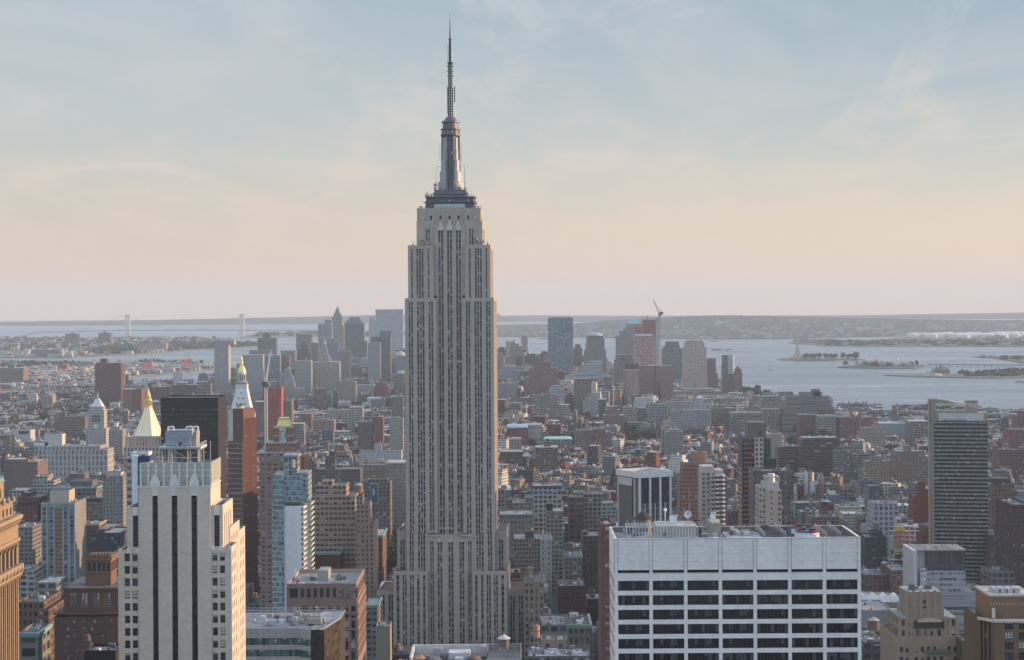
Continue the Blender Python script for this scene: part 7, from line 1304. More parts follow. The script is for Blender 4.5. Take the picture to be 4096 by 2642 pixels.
# glass fronted office block at the bottom left
Y = 760; r = near('office_block', 'low office block with zigzag glass bands and a brown glass corner, bottom left', 'office block', Y, 1150, 2520, (960, 1347, 2462, 2700), 42, 'the zigzag glass block')
X = lambda u, v=2520: px(u, v, Y)-r.location.x; Z = lambda v: pz(1150, v, Y); zt = Z(2512)
xa, xb, xc, xd = X(930), X(1192), X(1248), X(1302)
zig = []; n_ = 22
for i in range(n_+1): t = i/n_; zig.append((xa+(xb-xa)*t, 0.0 if i % 2 == 0 else -.35))
zig += [(xb+(xc-xb)*t, -4.5*t-(.4 if i_ % 2 else 0)) for i_, t in enumerate((.2, .4, .6, .8, 1))]
back = [(xd, 40), (xa, 40)]
def zb(z0, z1, col, name, ws=NOW, off=0):
    g = MB(); pl = [(p[0], p[1]-off) for p in zig]
    for p, q in zip(pl, pl[1:]): g.side(p, q, z0, z1, col, ws)
    if off: 
        for p, q in zip(pl, pl[1:]): g.face([(*p, z1), (*q, z1), (q[0], q[1]+off+.3, z1), (p[0], p[1]+off+.3, z1)], col); g.face([(*q, z0), (*p, z0), (p[0], p[1]+off+.3, z0), (q[0], q[1]+off+.3, z0)], col)
    return g.build(name, r)
zz = zt; zb(zz-4.0, zz, (.34,.335,.315), 'parapet_band', off=.25)
for k in range(12):
    zb(zz-6.7, zz-4.0, (.045,.06,.06), 'window_band', ((1.15, 2.7, .86, .95), (.07,.115,.115,.16))); zb(zz-8.6, zz-6.7, (.36,.355,.335), 'spandrel_band', off=.25); zz -= 4.6
    if zz < 30: break
g = MB(); g.prism([(xc, -4.9), (xd, -4.9), (X(1345), 20), (X(1345), 40), (xc, 40)], 0, zt+.0, (.05,.04,.032), tcol=GREY, wss=[((1.3,2.2,.9,.94),(.026,.022,.02,.0)), ((1.3,2.2,.9,.94),(.07,.05,.035,.0)), NOW, NOW, NOW]); g.build('brown_glass_corner', r)
g = MB(); g.face([(p[0], p[1]+.1, zt-.3) for p in zig]+[(xd, -4.5, zt+.02), (X(1345), 20, zt+.02), (X(1345), 40, zt-.3), (xa, 40, zt-.3)], (.23,.23,.24)); g.build('roof', r)
g = MB()
for (p, q) in (((xa, 39.5), (X(1345), 39.5)), ((X(1345), 20), (X(1345), 39.5)), ((xd, -4.9), (X(1345), 20))): g.bar((*p, zt+.5), (*q, zt+.5), .25, (.34,.34,.34))
for k in range(40): g.bar((xa+1.1*k, 39, zt), (xa+1.1*k, 39, zt+1.8), .05, (.5,.5,.5))
g.bar((xa, 39, zt+1.8), (xa+43, 39, zt+1.8), .06, (.5,.5,.5)); g.build('roof_edge', r)
cx0 = X(1222, 2490)
for dx, dy, w_, d_, h in ((0, 6, 5.6, 5, 2.2), (-2.2, 14, 3, 3, 2.4), (4.6, 10, 2, 3, 1.6), (-4, 9, 2, 2, 1.2)): g = MB(); g.box(cx0+dx, cx0+dx+w_, dy, dy+d_, zt+.4, zt+.4+h, (.33,.30,.26)); g.build('roof_unit', r)
for k in range(5): g = MB(); g.lathe(cx0+.8+1.05*k, 8.4, [(.42, zt+2.6), (.42, zt+3.2), (.1, zt+3.2)], 10, (.2,.2,.2)); g.build('exhaust_fan', r)
g = MB()
g.bar((cx0-1, 8, zt), (cx0+6.4, 8, zt+3), .07, (.5,.5,.5)); g.bar((cx0+3, 13, zt), (cx0+3, 13, zt+6.5), .09, (.6,.6,.6)); g.box(cx0+2.6, cx0+3.4, 12.8, 13.2, zt+5.8, zt+6.2, (.6,.6,.6))
g.build('mast', r)
for u in (1040, 994): g = MB(); g.lathe(X(u, 2490), 18, [(.45, zt-.2), (.45, zt+.5), (.1, zt+.6)], 10, (.5,.5,.5)); g.build('roof_vent', r)
g = MB(); roof_clutter(g, X(980), X(1200), 4, 36, zt-.2, 14, r); g = MB()
(g.f and g.build('roof_plant', r))
# pale roof along the bottom edge with tanks
Y = 570; r = near('office_block', 'pale flat roofed block cut by the bottom edge below the tall central tower', 'office block', Y, 1860, 2600, (1636, 2092, 2528, 2700), 30, 'the pale bottom roof')
X = lambda u, v=2600: px(u, v, Y+14)-r.location.x; Z = lambda v, yy=14: pz(1860, v, Y+yy)
zp = Z(2578); zd = zp-2.6
g = MB(); g.box(X(1660), X(1925), 13.4, 14.2, zd, zp, (.52,.53,.53)); g.box(X(1652), X(1660), -6, 14.2, zd, zp, (.52,.53,.53)); g.box(X(1652), X(1925), -6, 14, 0, zd, (.4,.38,.35), tcol=(.30,.255,.22)); g.build('wall', r)
g = MB(); g.box(X(1950), X(2086), 4, 16, zd-3, zd+.2, (.30,.31,.32), tcol=(.33,.34,.35)); rim(g, X(1950), X(2086), 4, 16, zd, zp-.2, .3, (.25,.25,.25)); g.build('lower_roof', r)
g = MB(); g.box(X(1736), X(1772), 9, 12, zd, zp-.4, (.36,.37,.38)); [g.bar((X(1736)+i*.68, 8.8, zd), (X(1736)+i*.68, 8.8, zp), .07, (.5,.5,.5)) for i in range(5)]; g.bar((X(1734), 8.8, zp), (X(1776), 8.8, zp), .08, (.5,.5,.5)); g.box(X(1800), X(1885), 0, 6, zd, zd+2.6, (.48,.485,.49)); g.box(X(1925), X(1948), 8, 13, zd, zp+.3, (.36,.37,.38)); roof_clutter(g, X(1670), X(1920), -4, 12, zd, 12, r); (g.f and g.build('roof_plant', r))
g = MB(); tk = X(2016, 2560); g.lathe(tk, 10, [(1.55, Z(2577)), (1.55, Z(2545))], 16, (.14,.125,.11)); g.lathe(tk, 10, [(2.1, Z(2546)), (.25, Z(2532)), (.2, Z(2528))], 16, (.48,.49,.5))
for dx in (-1.1, 1.1):
    for dy in (-1.1, 1.1): g.bar((tk+dx*1.5, 10+dy*1.5, zd-2), (tk+dx*.9, 10+dy*.9, Z(2577)), .1, (.3,.3,.3))
g.bar((tk, 10, zd-3), (tk, 10, Z(2577)), .35, (.35,.36,.37)); g.build('water_tank', r)
for u, c in ((1690, (.35,.22,.13)), (1897, (.16,.11,.085))): g = MB(); g.lathe(X(u), -1, [(1.7, zd-3), (1.7, Z(2632, -1)), (1.9, Z(2632, -1)), (.1, Z(2618, -1))], 14, c); g.build('water_tank', r)
# steel frame with copper coloured tank beside the foot of the tower
Y = 840; r = thing('water_tower', 'orange sunlit round tank inside a black steel frame, right foot of the tall central tower', 'water tower', (px(2138, 2520, Y), Y, pz(2138, 2585, Y))); VIS.append((2113, 2163, 2478, 2590, Y))
h = pz(2138, 2482, Y)-r.location.z; w_ = 2.7
g = MB()
for a in (-1, 1):
    for b in (-1, 1): g.bar((a*w_, b*w_, 0), (a*w_, b*w_, h), .16, (.05,.05,.055))
for zz in (.33, .62, .86, 1.0):
    for a in (-1, 1): g.bar((-w_, a*w_, h*zz), (w_, a*w_, h*zz), .13, (.05,.05,.055)); g.bar((a*w_, -w_, h*zz), (a*w_, w_, h*zz), .13, (.05,.05,.055))
g.build('steel_frame', r)
g = MB(); g.lathe(.8, 0, [(.1, h*.33), (1.5, h*.33), (1.5, h*.80), (.1, h*.86)], 16, (.42,.26,.15)); g.build('tank', r)
REFS.append(('the orange round tank', 2138, 2530))
# red scaffolded tower and its crane, far left of centre
Y = 2300; r = near('construction_building', 'unfinished tower wrapped in red netting left of the tall central tower', 'building site', Y, 1090, 1650, (1055, 1130, 1548, 1736), 24, 'the red netted tower')
X = lambda u, v=1650: px(u, v, Y)-r.location.x; Z = lambda v: pz(1090, v, Y)
g = MB(); g.box(X(1056), X(1124), 1, 20, 0, Z(1560), (.20,.15,.135), ((2.4,3.4,.7,.7),(.10,.07,.06,.1))); g.build('concrete_frame', r)
g = MB(); g.box(X(1057), X(1126), 0, 1, Z(1592), Z(1552), (.36,.10,.07)); g.box(X(1120), X(1126), .01, 20, Z(1592), Z(1552), (.36,.11,.08)); g.build('red_netting', r)
zz = Z(1735)
while zz < Z(1600): g = MB(); g.box(X(1055), X(1124), .2, 1.0, zz, zz+4.4, (.34,.085,.065)); g.box(X(1124)-.01, X(1124)+.2, 1, 20, zz, zz+4.4, (.34,.09,.07)); g.build('red_netting', r); zz += 5.6
g = MB()
for k in range(9): xx = X(1070+6*k); g.bar((xx, -.2, Z(1735)), (xx, -.2, Z(1552)), .16, (.5,.4,.38))
g.build('scaffold_pole', r)
def crane(name, label, Y, um, v0, v1, tip, tail, col, mast_w, ref=None, red=False):
    r = thing(name, label, 'crane', (px(um, v1, Y), Y, max(2, pz(um, v0, Y)))); VIS.append((um-8, um+8, v1, v0, Y)); H = pz(um, v1, Y)-r.location.z; h = mast_w/2; t = mast_w*.13
    g = MB(); n_ = max(6, int(H/mast_w/1.3))
    for a in (-h, h):
        for b in (-h, h): g.bar((a, b, 0), (a, b, H), t, col)
    for k in range(n_):
        za, zb_ = H*k/n_, H*(k+1)/n_
        for b in (-h, h): g.bar((-h, b, za), (h, b, zb_), t*.6, col); g.bar((b, -h, za), (b, h, zb_), t*.6, col); g.bar((-h, b, zb_), (h, b, zb_), t*.6, col)
    g.build('mast', r)
    P = lambda u, v: (px(u, v, Y)-r.location.x, 0, pz(u, v, Y)-r.location.z)
    g = MB(); a, b = Vector((0, 0, H)), Vector(P(*tip)); n_ = 14; pr = None; up = Vector((-(b-a).z, 0, (b-a).x)).normalized()*mast_w*.5*(1 if b.x > 0 else -1)
    for yy in (-h*.7, h*.7): g.bar(a+Vector((0, yy, 0)), b, t, col)
    g.bar(a+up*1.6, b+up*.3, t, col)
    for k in range(n_): p = a+(b-a)*k/n_; q = a+(b-a)*(k+1)/n_; g.bar(p+Vector((0, -h*.7*(1-k/n_), 0)), q+up*.9, t*.6, col); g.bar(p+up*1.2, q+Vector((0, h*.7*(1-k/n_), 0)), t*.6, col)
    g.build('jib', r)
    g = MB(); tl = Vector(P(*tail)); g.bar((0, 0, H), tl, mast_w*.4, (.10,.10,.105)); g.box(tl.x-mast_w, tl.x+mast_w, -mast_w, mast_w, tl.z-mast_w*.7, tl.z+mast_w*.9, (.08,.08,.085), bottom=True); g.box(-mast_w*.7, mast_w*1.0, -mast_w*.8, mast_w*.8, H-mast_w*.4, H+mast_w*1.1, (.12,.12,.12), bottom=True); g.build('machinery_deck', r)
    g = MB(); ap = Vector((tl.x*.4, 0, H+mast_w*4)); g.bar((0, 0, H), ap, t, col); g.bar(tl, ap, t*.7, col); g.bar(ap, a+(b-a)*.85, t*.45, (.2,.2,.2)); g.build('a_frame', r)
    if ref: REFS.append((ref, um, v1))
crane('tower_crane', 'pale lattice tower crane with a raised jib, beside the red netted tower', 2200, 1064, 1812, 1546, (1082, 1412), (1058, 1536), (.68,.68,.67), 2.8)
crane('tower_crane', 'tall grey tower crane reaching above the red steel frame skyscraper', 5850, 2638, 1540, 1262, (2612, 1200), (2646, 1254), (.28,.27,.27), 5.0)
crane('tower_crane', 'thin pale crane over the low black block downtown', 5600, 2094, 1475, 1408, (2070, 1328), (2097, 1406), (.44,.38,.36), 4.0)
crane('tower_crane', 'dark slender crane mast before the brown concrete frame with orange nets', 4550, 2500, 1630, 1440, (2544, 1350), (2494, 1438), (.16,.12,.12), 3.4)
# two skyscrapers under construction
Y = 5900; r = near('construction_building', 'red steel frame skyscraper under construction with a white band', 'building site', Y, 2600, 1350, (2538, 2636, 1268, 1470), 44, 'the red steel frame')
X = lambda u, v=1350: px(u, v, Y)-r.location.x; Z = lambda v: pz(2600, v, Y)
for a, b, vt, y0, d in ((2538, 2569, 1304, 0, 36), (2569, 2635, 1277, 3, 34)):
    g = MB(); g.box(X(a), X(b), y0, y0+d, 0, Z(1340), (.46,.23,.19), ((6,4.4,.9,.5),(.18,.14,.13,.15)), tcol=(.3,.2,.18)); g.build('clad_floors', r)
    zz = Z(1336)
    while zz < Z(vt): g = MB(); g.box(X(a), X(b), y0, y0+d, zz, zz+1.5, (.52,.17,.13), bottom=True); g.build('floor_slab', r); zz += 5.2
    g = MB()
    for k in range(8):
        xx = X(a)+(X(b)-X(a))*k/7
        g.box(xx-.5, xx+.5, y0+.2, y0+1.2, Z(1340), Z(vt-7), (.40,.20,.165)); g.box(xx-.5, xx+.5, y0+d-1.2, y0+d-.2, Z(1340), Z(vt-7), (.40,.20,.165))
    g.build('steel_columns', r)
    g = MB(); g.box(X(a)+4, X(b)-4, y0+8, y0+d-8, Z(1340), Z(vt+4), (.24,.19,.18)); g.build('core_wall', r)
g = MB(); g.box(X(2540), X(2610), -.5, 0, Z(1344), Z(1337), (.62,.60,.59)); g.build('white_band', r)
g = MB(); g.box(X(2588), X(2594), 10, 16, Z(1300), Z(1265), (.35,.3,.28)); g.box(X(2624), X(2636), 2, 3, Z(1470), Z(1272), (.45,.40,.38), ((3,4,.6,.6),(.3,.26,.25,.2))); g.build('hoist_tower', r)
Y = 4600; r = near('construction_building', 'brown concrete frame building with orange nets and a black top', 'building site', Y, 2526, 1500, (2497, 2556, 1455, 1544), 28)
X = lambda u, v=1500: px(u, v, Y)-r.location.x; Z = lambda v: pz(2526, v, Y)
g = MB(); g.box(X(2498), X(2556), 0, 26, 0, Z(1480), (.42,.27,.22), ((3.4,4,.5,.85),(.12,.09,.085,.1))); g.build('concrete_frame', r); g = MB(); g.box(X(2504), X(2554), 1, 24, Z(1480), Z(1457), (.09,.075,.075)); g.build('black_netting', r); g = MB(); g.box(X(2496), X(2557), -1, 27, Z(1483), Z(1478), (.55,.34,.24), bottom=True); g.build('orange_edge', r)
# ================================================================== the rest of the city between the hand placed buildings
rnd.seed(21)
PARKS = [(-1.0, 0)]      # filled below: (x0,x1,y0,y1)
def pk(u0, u1, v0, v1):
    ya, yb = gy((u0+u1)/2, v1), gy((u0+u1)/2, v0); PARKS.append((px(u0, v1, ya), px(u1, v1, yb), ya, yb))
PARKS.clear()
for q in ((120, 330, 1640, 1735), (1530, 1585, 2170, 2310), (2095, 2300, 1768, 1800), (2505, 2620, 1745, 1775), (3150, 3330, 1722, 1790), (3290, 3330, 1740, 1770), (3620, 3720, 1735, 1765)): pk(*q)
for q in ((120, 330, 1640, 1722, 3700), (2100, 2300, 1765, 1795, 3300), (2505, 2620, 1745, 1772, 3420), (3150, 3330, 1722, 1785, 3370), (1535, 1582, 2175, 2305, 1760)): VIS.append(q)
SHORE = LAND
def inside(x, y, poly):
    c = False; j = len(poly)-1
    for i in range(len(poly)):
        xi, yi = poly[i]; xj, yj = poly[j]
        if (yi > y) != (yj > y) and x < (xj-xi)*(y-yi)/(yj-yi)+xi: c = not c
        j = i
    return c
PAL = [('white', (.60,.59,.57)), ('pale grey', (.45,.445,.43)), ('grey', (.30,.295,.285)), ('cream', (.50,.45,.36)), ('beige', (.40,.335,.26)), ('tan', (.33,.25,.175)), ('red brick', (.28,.105,.075)), ('dark red', (.20,.075,.06)), ('brown', (.18,.115,.085)), ('pinkish', (.38,.27,.23)), ('dark grey', (.13,.13,.135)), ('blue grey', (.25,.29,.33))]
ROOFS = [('white', (.55,.55,.55)), ('silver', (.33,.34,.36)), ('grey', (.17,.17,.18)), ('black', (.055,.055,.06)), ('brown', (.17,.13,.11)), ('black', (.07,.07,.075))]
PAL = [(a, tuple(t*(.48 if a not in ('white','cream') else .85) for t in c)) for a, c in PAL]
KINDS = {'row_house': ('row house', 'apt', 'dots'), 'loft_building': ('loft building', 'loft', 'wide'), 'apartment_block': ('apartment block', 'apt', 'pair'), 'office_block': ('office block', 'grid', 'wide')}
cand = []
def hmean(x, y):
    if y < 1700: return 26, 12
    if y < 2100: return 20, 8
    if y < 2600: return 18, 7
    if y < 3400: return 14, 4
    if y < 4300: return (18, 6) if x > -150 else (15, 4)
    return (32, 13) if -750 < x < 520 else (18, 6)
def cap(x0, x1, y0, y1, h):
    ua, ub = proj(x0, y0, h)[0]-3, proj(x1, y0, h)[0]+3
    for (a, b, vt, vb, Y) in VIS:
        if Y > y0+1 and ub > a and ua < b:
            h = min(h, CZ-((vb-V0)+((a+b)/2-U0)*ROLL)/F*y0)
    return h
def try_lot(cx, cy, w, d, ang, y):
    if cy < 640: return
    if not inside(cx, cy, SHORE): return
    r_ = max(w, d)/2
    if abs(cx) > .272*cy+r_: return
    x0, x1, y0, y1 = cx-w/2, cx+w/2, cy-d/2, cy+d/2
    for a, b, c, e_ in OCC:
        if x1 > a and x0 < b and y1 > c and y0 < e_: return
    for a, b, c, e_ in PARKS:
        if x1 > a and x0 < b and y1 > c and y0 < e_: return
    m, s = hmean(cx, cy); h = max(9, rnd.gauss(m, s))
    if rnd.random() < .04: h *= 1.9
    if cy > 3500 and cx > 330: h = min(h, rnd.uniform(12, 21))
    h = cap(x0, x1, y0, y1, h)
    if h < 7: return
    k = 'row_house' if h < 19 and w < 13 else rnd.choice(['loft_building', 'apartment_block', 'office_block', 'loft_building'])
    warm = 2300 < cy < 3600
    ci = rnd.choices(range(12), [8, 12, 12, 6, 9, 6, 11 if warm else 7, 7, 8, 5, 4, 4])[0]
    ri = rnd.choices(range(6), [8, 10, 14, 16, 6, 14])[0]
    cand.append(dict(x=cx, y=cy, w=w, d=d, h=h, a=ang, k=k, c=ci, r=ri, tank=(rnd.random() < (.5 if k == 'loft_building' else .3) and h > 17), set=(h > 30 and rnd.random() < .45), wsi=rnd.choice((1, 2)), side=rnd.random()))
def district(ox, oy, ang, test, bx, by, sw, lw):
    ca, sa = math.cos(ang), math.sin(ang)
    for i in range(-40, 40):
        for j in range(-2, 75):
            bx0, by0 = i*bx, j*by
            for row in (0, 1):
                d = (by-sw)/2-1.5; yy = by0+sw/2+d/2+row*(d+3); x = bx0+sw*.7
                while x < bx0+bx-sw*.7-6:
                    w = min(rnd.uniform(*lw), bx0+bx-sw*.7-x)
                    if w < 6: break
                    lx_, ly_ = x+w/2, yy; gx, gy_ = ox+lx_*ca-ly_*sa, oy+lx_*sa+ly_*ca
                    if test(gx, gy_) and rnd.random() > .05: try_lot(gx, gy_, w-.05, d*rnd.uniform(.8, 1), ang, gy_)
                    x += w
district(40, 620, 0.0, lambda x, y: y < 2350, 152, 80, 17, (9, 30))
district(-40, 2330, 0.0, lambda x, y: 2350 <= y < 3400 and x < -60, 190, 76, 16, (8, 24))
district(0, 2330, R(-20), lambda x, y: 2350 <= y < 3500 and x >= -60, 160, 66, 14, (7, 24))
district(-100, 3380, R(8), lambda x, y: y >= 3400 and x < -60, 170, 80, 16, (10, 34))
district(100, 3480, R(-9), lambda x, y: y >= 3500 and x >= -60, 150, 84, 16, (14, 42))
# which of them show largest: a coarse depth sorted painting
W_, H_ = 1024, 661; ids = np.full((H_, W_), -1, dtype=np.int32)
jobs = [(v[4], -1, v[0], v[1], v[2], v[3]) for v in VIS]
for i, c in enumerate(cand):
    y0 = c['y']-c['d']/2; ua, vt = proj(c['x']-c['w']/2, y0, c['h']); ub, _ = proj(c['x']+c['w']/2, y0, c['h']); _, vr = proj(c['x'], c['y']+c['d']/2, c['h']); _, vb = proj(c['x'], y0, 0)
    c['uv'] = ((ua+ub)/2, vr, vb); jobs.append((y0, i, ua, ub, vr, vb))
for Y, i, ua, ub, va, vb in sorted(jobs, key=lambda t: -t[0]):
    a, b, t, e_ = int(max(0, ua/4)), int(min(W_, ub/4+1)), int(max(0, va/4)), int(min(H_, vb/4+1))
    if b > a and e_ > t: ids[t:e_, a:b] = i
cnt = np.bincount(ids[ids >= 0].ravel(), minlength=len(cand))
ysum = np.zeros(len(cand)); xsum = np.zeros(len(cand)); yy_, xx_ = np.nonzero(ids >= 0)
np.add.at(ysum, ids[yy_, xx_], yy_); np.add.at(xsum, ids[yy_, xx_], xx_)
order = np.argsort(-cnt); single = set(int(i) for i in order[:430] if cnt[i] > 8)
def make(c, mw, mr, mt, mb_, near):
    """walls, roof deck, tanks and stair houses; all four may be the same builder"""
    col, rc = PAL[c['c']][1], ROOFS[c['r']][1]; _, s1, s2 = KINDS[c['k']]; ws = WS[(s1, s2)[c['wsi']-1]]
    w, d, h = c['w']/2, c['d']/2, c['h']; ca, sa = math.cos(c['a']), math.sin(c['a']); ox, oy = (0, 0) if near else (c['x'], c['y'])
    T = (lambda x, y: (x, y)) if near else (lambda x, y: (ox+x*ca-y*sa, oy+x*sa+y*ca))
    def bx(m, x0, x1, y0, y1, z0, z1, col, ws, tc, wss=None, top=True): m.prism([T(x0, y0), T(x1, y0), T(x1, y1), T(x0, y1)], z0, z1, col, ws, top, tc, wss=wss)
    sw = ws if c['side'] > .45 else NOW; wss = [NOW if c['side'] > .9 else ws, sw, ws, sw]
    if near: mw.parapet(-w, w, -d, d, 0, h, col, wss=wss, h=.9, t=.35); zt = h-.9; mr.face([(-w+.3, -d+.3, zt), (w-.3, -d+.3, zt), (w-.3, d-.3, zt), (-w+.3, d-.3, zt)], rc)
    else: bx(mw, -w, w, -d, d, 0, h, col, ws, rc, wss); zt = h
    if c['set'] and w > 5:
        q = rnd.uniform(.1, .3); h2 = min(h*.16, 9); bx(mw, -w*(1-q), w*(1-q*rnd.random()), -d*(1-q), d*.9, zt, h+h2, col, ws, rc); zt = h+h2; w *= .65; d *= .65
    if near and h > 16 and rnd.random() < .5:
        cc = tuple(min(.65, t*1.15) for t in col); mw.box(-w-.5, w+.5, -d-.6, -d-.002, h-1.6, h-.3, cc, bottom=True) if not c['set'] else None
    for _ in range(rnd.choice((1, 1, 2, 3))):
        a, b, hh = rnd.uniform(1.2, 2.8), rnd.uniform(1.2, 3), rnd.uniform(2, 4.6)
        if w > a+1 and d > b+1: x, y = rnd.uniform(-w+a+.4, w-a-.4), rnd.uniform(-d+b+.4, d-b-.4); bc = rnd.choice((col, (.5,.5,.49), (.22,.16,.13), (.28,.28,.28))); bx(mb_() if near else mb_, x-a, x+a, y-b, y+b, zt, zt+hh, bc, NOW, rc)
    if c['tank'] and w > 3.2:
        x, y = rnd.uniform(-w+2.4, w-2.4), rnd.uniform(-d+2.4, d-2.4); p = T(x, y)
        if near: tank_mesh(mt, p[0], p[1], zt, rnd.uniform(1.5, 2.1), rnd.uniform(2.8, 3.6), rnd.uniform(1.6, 4))
        else:
            cc = rnd.choice([(.17,.12,.09), (.22,.16,.12), (.13,.105,.09)]); mt.lathe(*p, [(1.8, zt+2), (1.8, zt+5.4)], 8, cc); mt.lathe(*p, [(1.95, zt+5.4), (.05, zt+6.6)], 8, tuple(t*.8 for t in cc))
    if near and c['y'] < 2250: roof_clutter(None, -w+.5, w-.5, -d+.5, d-.5, zt, int(min(6, w*d/25)), near)
BM = MB(); tags = []
for i, c in enumerate(cand):
    if i not in single: make(c, BM, BM, BM, BM, False); continue
    r = thing(c['k'], None, KINDS[c['k']][0], (c['x'], c['y'], 0), c['a'], 'ordinary buildings filling the city')
    ms = [MB(), MB(), MB()]; hs_ = []; nb = lambda: (hs_.append(MB()), hs_[-1])[1]; make(c, *ms, nb, r)
    for m, nme in list(zip(ms, ('wall', 'roof', 'water_tank')))+[(q, 'roof_house') for q in hs_]:
        if m.f: m.build(nme, r)
    tags.append((r, c, xsum[i]/max(1, cnt[i])*4, ysum[i]/max(1, cnt[i])*4))
tag(BM.build('distant_buildings'), kind='stuff')
def dirword(dx, dy):
    s = ''
    if abs(dy) > abs(dx)*.45: s = 'below' if dy > 0 else 'above'
    if abs(dx) > abs(dy)*.45: s = (s+' ' if s else '')+('left of' if dx < 0 else 'right of')
    return s
used = {}
tags.sort(key=lambda t: t[2])
for r, c, u, v in tags:
    near_ = sorted(REFS, key=lambda q: (q[1]-u)**2+(q[2]-v)**2)
    size = 'low' if c['h'] < 17 else ('tall' if c['h'] > 40 else ('small' if c['w'] < 11 else ('wide' if c['w'] > 22 else '')))
    feat = ('with round roof tank' if c['tank'] else '') 
    for kk in range(6):
        q = near_[kk % 3]; dw = dirword(u-q[1], v-q[2])
        core = f"{size} {PAL[c['c']][0]} {KINDS[c['k']][0]} {'with '+ROOFS[c['r']][0]+' roof' if kk >= 3 else feat}, {dw} {q[0]}"
        core = ' '.join(core.replace(' ,', ',').split())
        if core not in used and len(core.replace(',', '').split()) <= 16: break
    if core in used:
        used[core] += 1; core = ('second', 'third', 'fourth', 'fifth', 'sixth', 'seventh')[min(5, used[core]-2)]+' '+core
    else: used[core] = 1
    r['label'] = ' '.join(core.split()[:16])
# ================================================================== the river, the far shores and the harbour
rnd.seed(5)
def green_mat(name, c1, c2, sc):
    m = bpy.data.materials.new(name); m.use_nodes = True; n = NT(m.node_tree); g = n.n('ShaderNodeNewGeometry')
    t = n.n('ShaderNodeTexNoise', {'Vector': g.outputs[0], 'Scale': sc, 'Detail': 8.0, 'Roughness': .7})
    o = n.n('ShaderNodeObjectInfo'); f = n.m('MULTIPLY_ADD', o.outputs['Random'], .5, .75)
    c = n.mix(1.0, n.ramp(t.outputs[0], [(.35, c1), (.65, c2)]), n.n('ShaderNodeCombineColor', {0: f, 1: f, 2: f}).outputs[0], 'MULTIPLY')
    b = n.n('ShaderNodeBsdfPrincipled', {'Base Color': c, 'Roughness': .9, 'Specular IOR Level': .1}); n.n('ShaderNodeOutputMaterial', {0: b.outputs[0]}); return m
SHOREM = green_mat('far_land', (.07, .09, .05), (.22, .20, .17), .02); HILLM = green_mat('hill_woods', (.04, .055, .05), (.085, .09, .085), .01)
LEAF = green_mat('leaves', (.030, .045, .018), (.07, .085, .03), .5); BARK = mm('bark', (.09, .07, .05), .9)
LP = []
def land(name, pts, z=3.0, m=None): LP.append(pts); return sheet(name, [G(u, v, z) for u, v in pts], z, m or SHOREM, z)
BRK = [(-60, 1580), (100, 1569), (245, 1567), (370, 1540), (400, 1524), (553, 1503), (700, 1489), (786, 1481), (870, 1474), (880, 1462), (700, 1455), (560, 1446), (280, 1447), (80, 1441), (-60, 1440)]
land('far_shore_land', BRK)
land('far_shore_land', [(-60, 1432), (300, 1428), (560, 1416), (720, 1402), (900, 1392), (1030, 1386), (1010, 1372), (960, 1366), (930, 1356), (760, 1350), (520, 1347), (250, 1350), (-60, 1352)])
land('pier_ground', [(553, 1492), (700, 1482), (783, 1475), (783, 1471), (620, 1476), (553, 1484)], 5.0, mm('concrete_pier', (.25, .24, .22), .9))
land('far_shore_land', [(960, 1352), (1110, 1351), (1290, 1347), (1500, 1346), (1660, 1341), (1660, 1332), (1270, 1332), (1100, 1335), (990, 1342)])
# hills: from the shore line up to the ridge
def hills(name, prof, n_=120, m=None, depth=3000, lump=6):
    mb = MB(); us = np.linspace(prof[0][0], prof[-1][0], n_); P = list(zip(*prof)); rows = []
    for u in us:
        vs = np.interp(u, P[0], P[1]); vr = np.interp(u, P[0], P[2]); Ys = gy(u, vs, 2.0); Yr = Ys+depth; zr = max(6, pz(u, vr, Yr))
        r_ = []
        for k in range(9):
            t = k/8; Y = Ys+(Yr-Ys)*t; z = 2+(zr-2)*(t**.8)+(rnd.uniform(-lump, lump)*t if k < 8 else rnd.uniform(-lump, lump)*.35)
            r_.append((px(u, vs+(vr-vs)*t, Y), Y, max(2, z)))
        r_.append((r_[-1][0], Yr+1500, -1)); rows.append(r_)
    for a, b in zip(rows, rows[1:]):
        for k in range(9): mb.face([a[k], b[k], b[k+1], a[k+1]])
    return tag(mb.build(name, None, [m or HILLM]), kind='structure'), rows
hills('hills', [(-60, 1303, 1293), (200, 1303, 1286), (600, 1301, 1281), (1000, 1298, 1273), (1300, 1296, 1266), (1600, 1294, 1258), (2000, 1290, 1256)], 70, None, 3000, 3)
hills('hills', [(1850, 1288, 1268), (2050, 1287, 1263), (2200, 1287, 1262), (2600, 1286, 1264), (3400, 1280, 1262), (4160, 1274, 1250)], 70, None, 3500, 3)
_, SI = hills('hills', [(1900, 1345, 1302), (2100, 1348, 1298), (2290, 1350, 1296), (2420, 1352, 1284), (2560, 1354, 1276), (2700, 1356, 1269), (2880, 1357, 1261), (3100, 1356, 1265), (3300, 1352, 1270), (3600, 1345, 1276), (3900, 1340, 1282), (4160, 1336, 1281)], 220, None, 3600, 8)
land('far_shore_land', [(3150, 1371), (3300, 1384), (3600, 1385), (3900, 1385), (4160, 1388), (4160, 1330), (3700, 1338), (3560, 1356), (3300, 1366)], 3.0)
land('island_ground', [(3110, 1438), (3150, 1440.5), (3300, 1441), (3448, 1438), (3420, 1434.5), (3300, 1433), (3160, 1434)], 3.0)
land('island_ground', [(3350, 1469), (3420, 1471.5), (3560, 1473.5), (3660, 1473), (3706, 1465), (3690, 1459), (3560, 1459), (3400, 1462)], 3.0)
land('far_shore_land', [(3536, 1499.5), (3650, 1506), (3800, 1508), (3900, 1511), (4000, 1511), (4160, 1507), (4160, 1466), (4080, 1476), (3990, 1484), (3900, 1489), (3740, 1494), (3640, 1496)], 3.0)
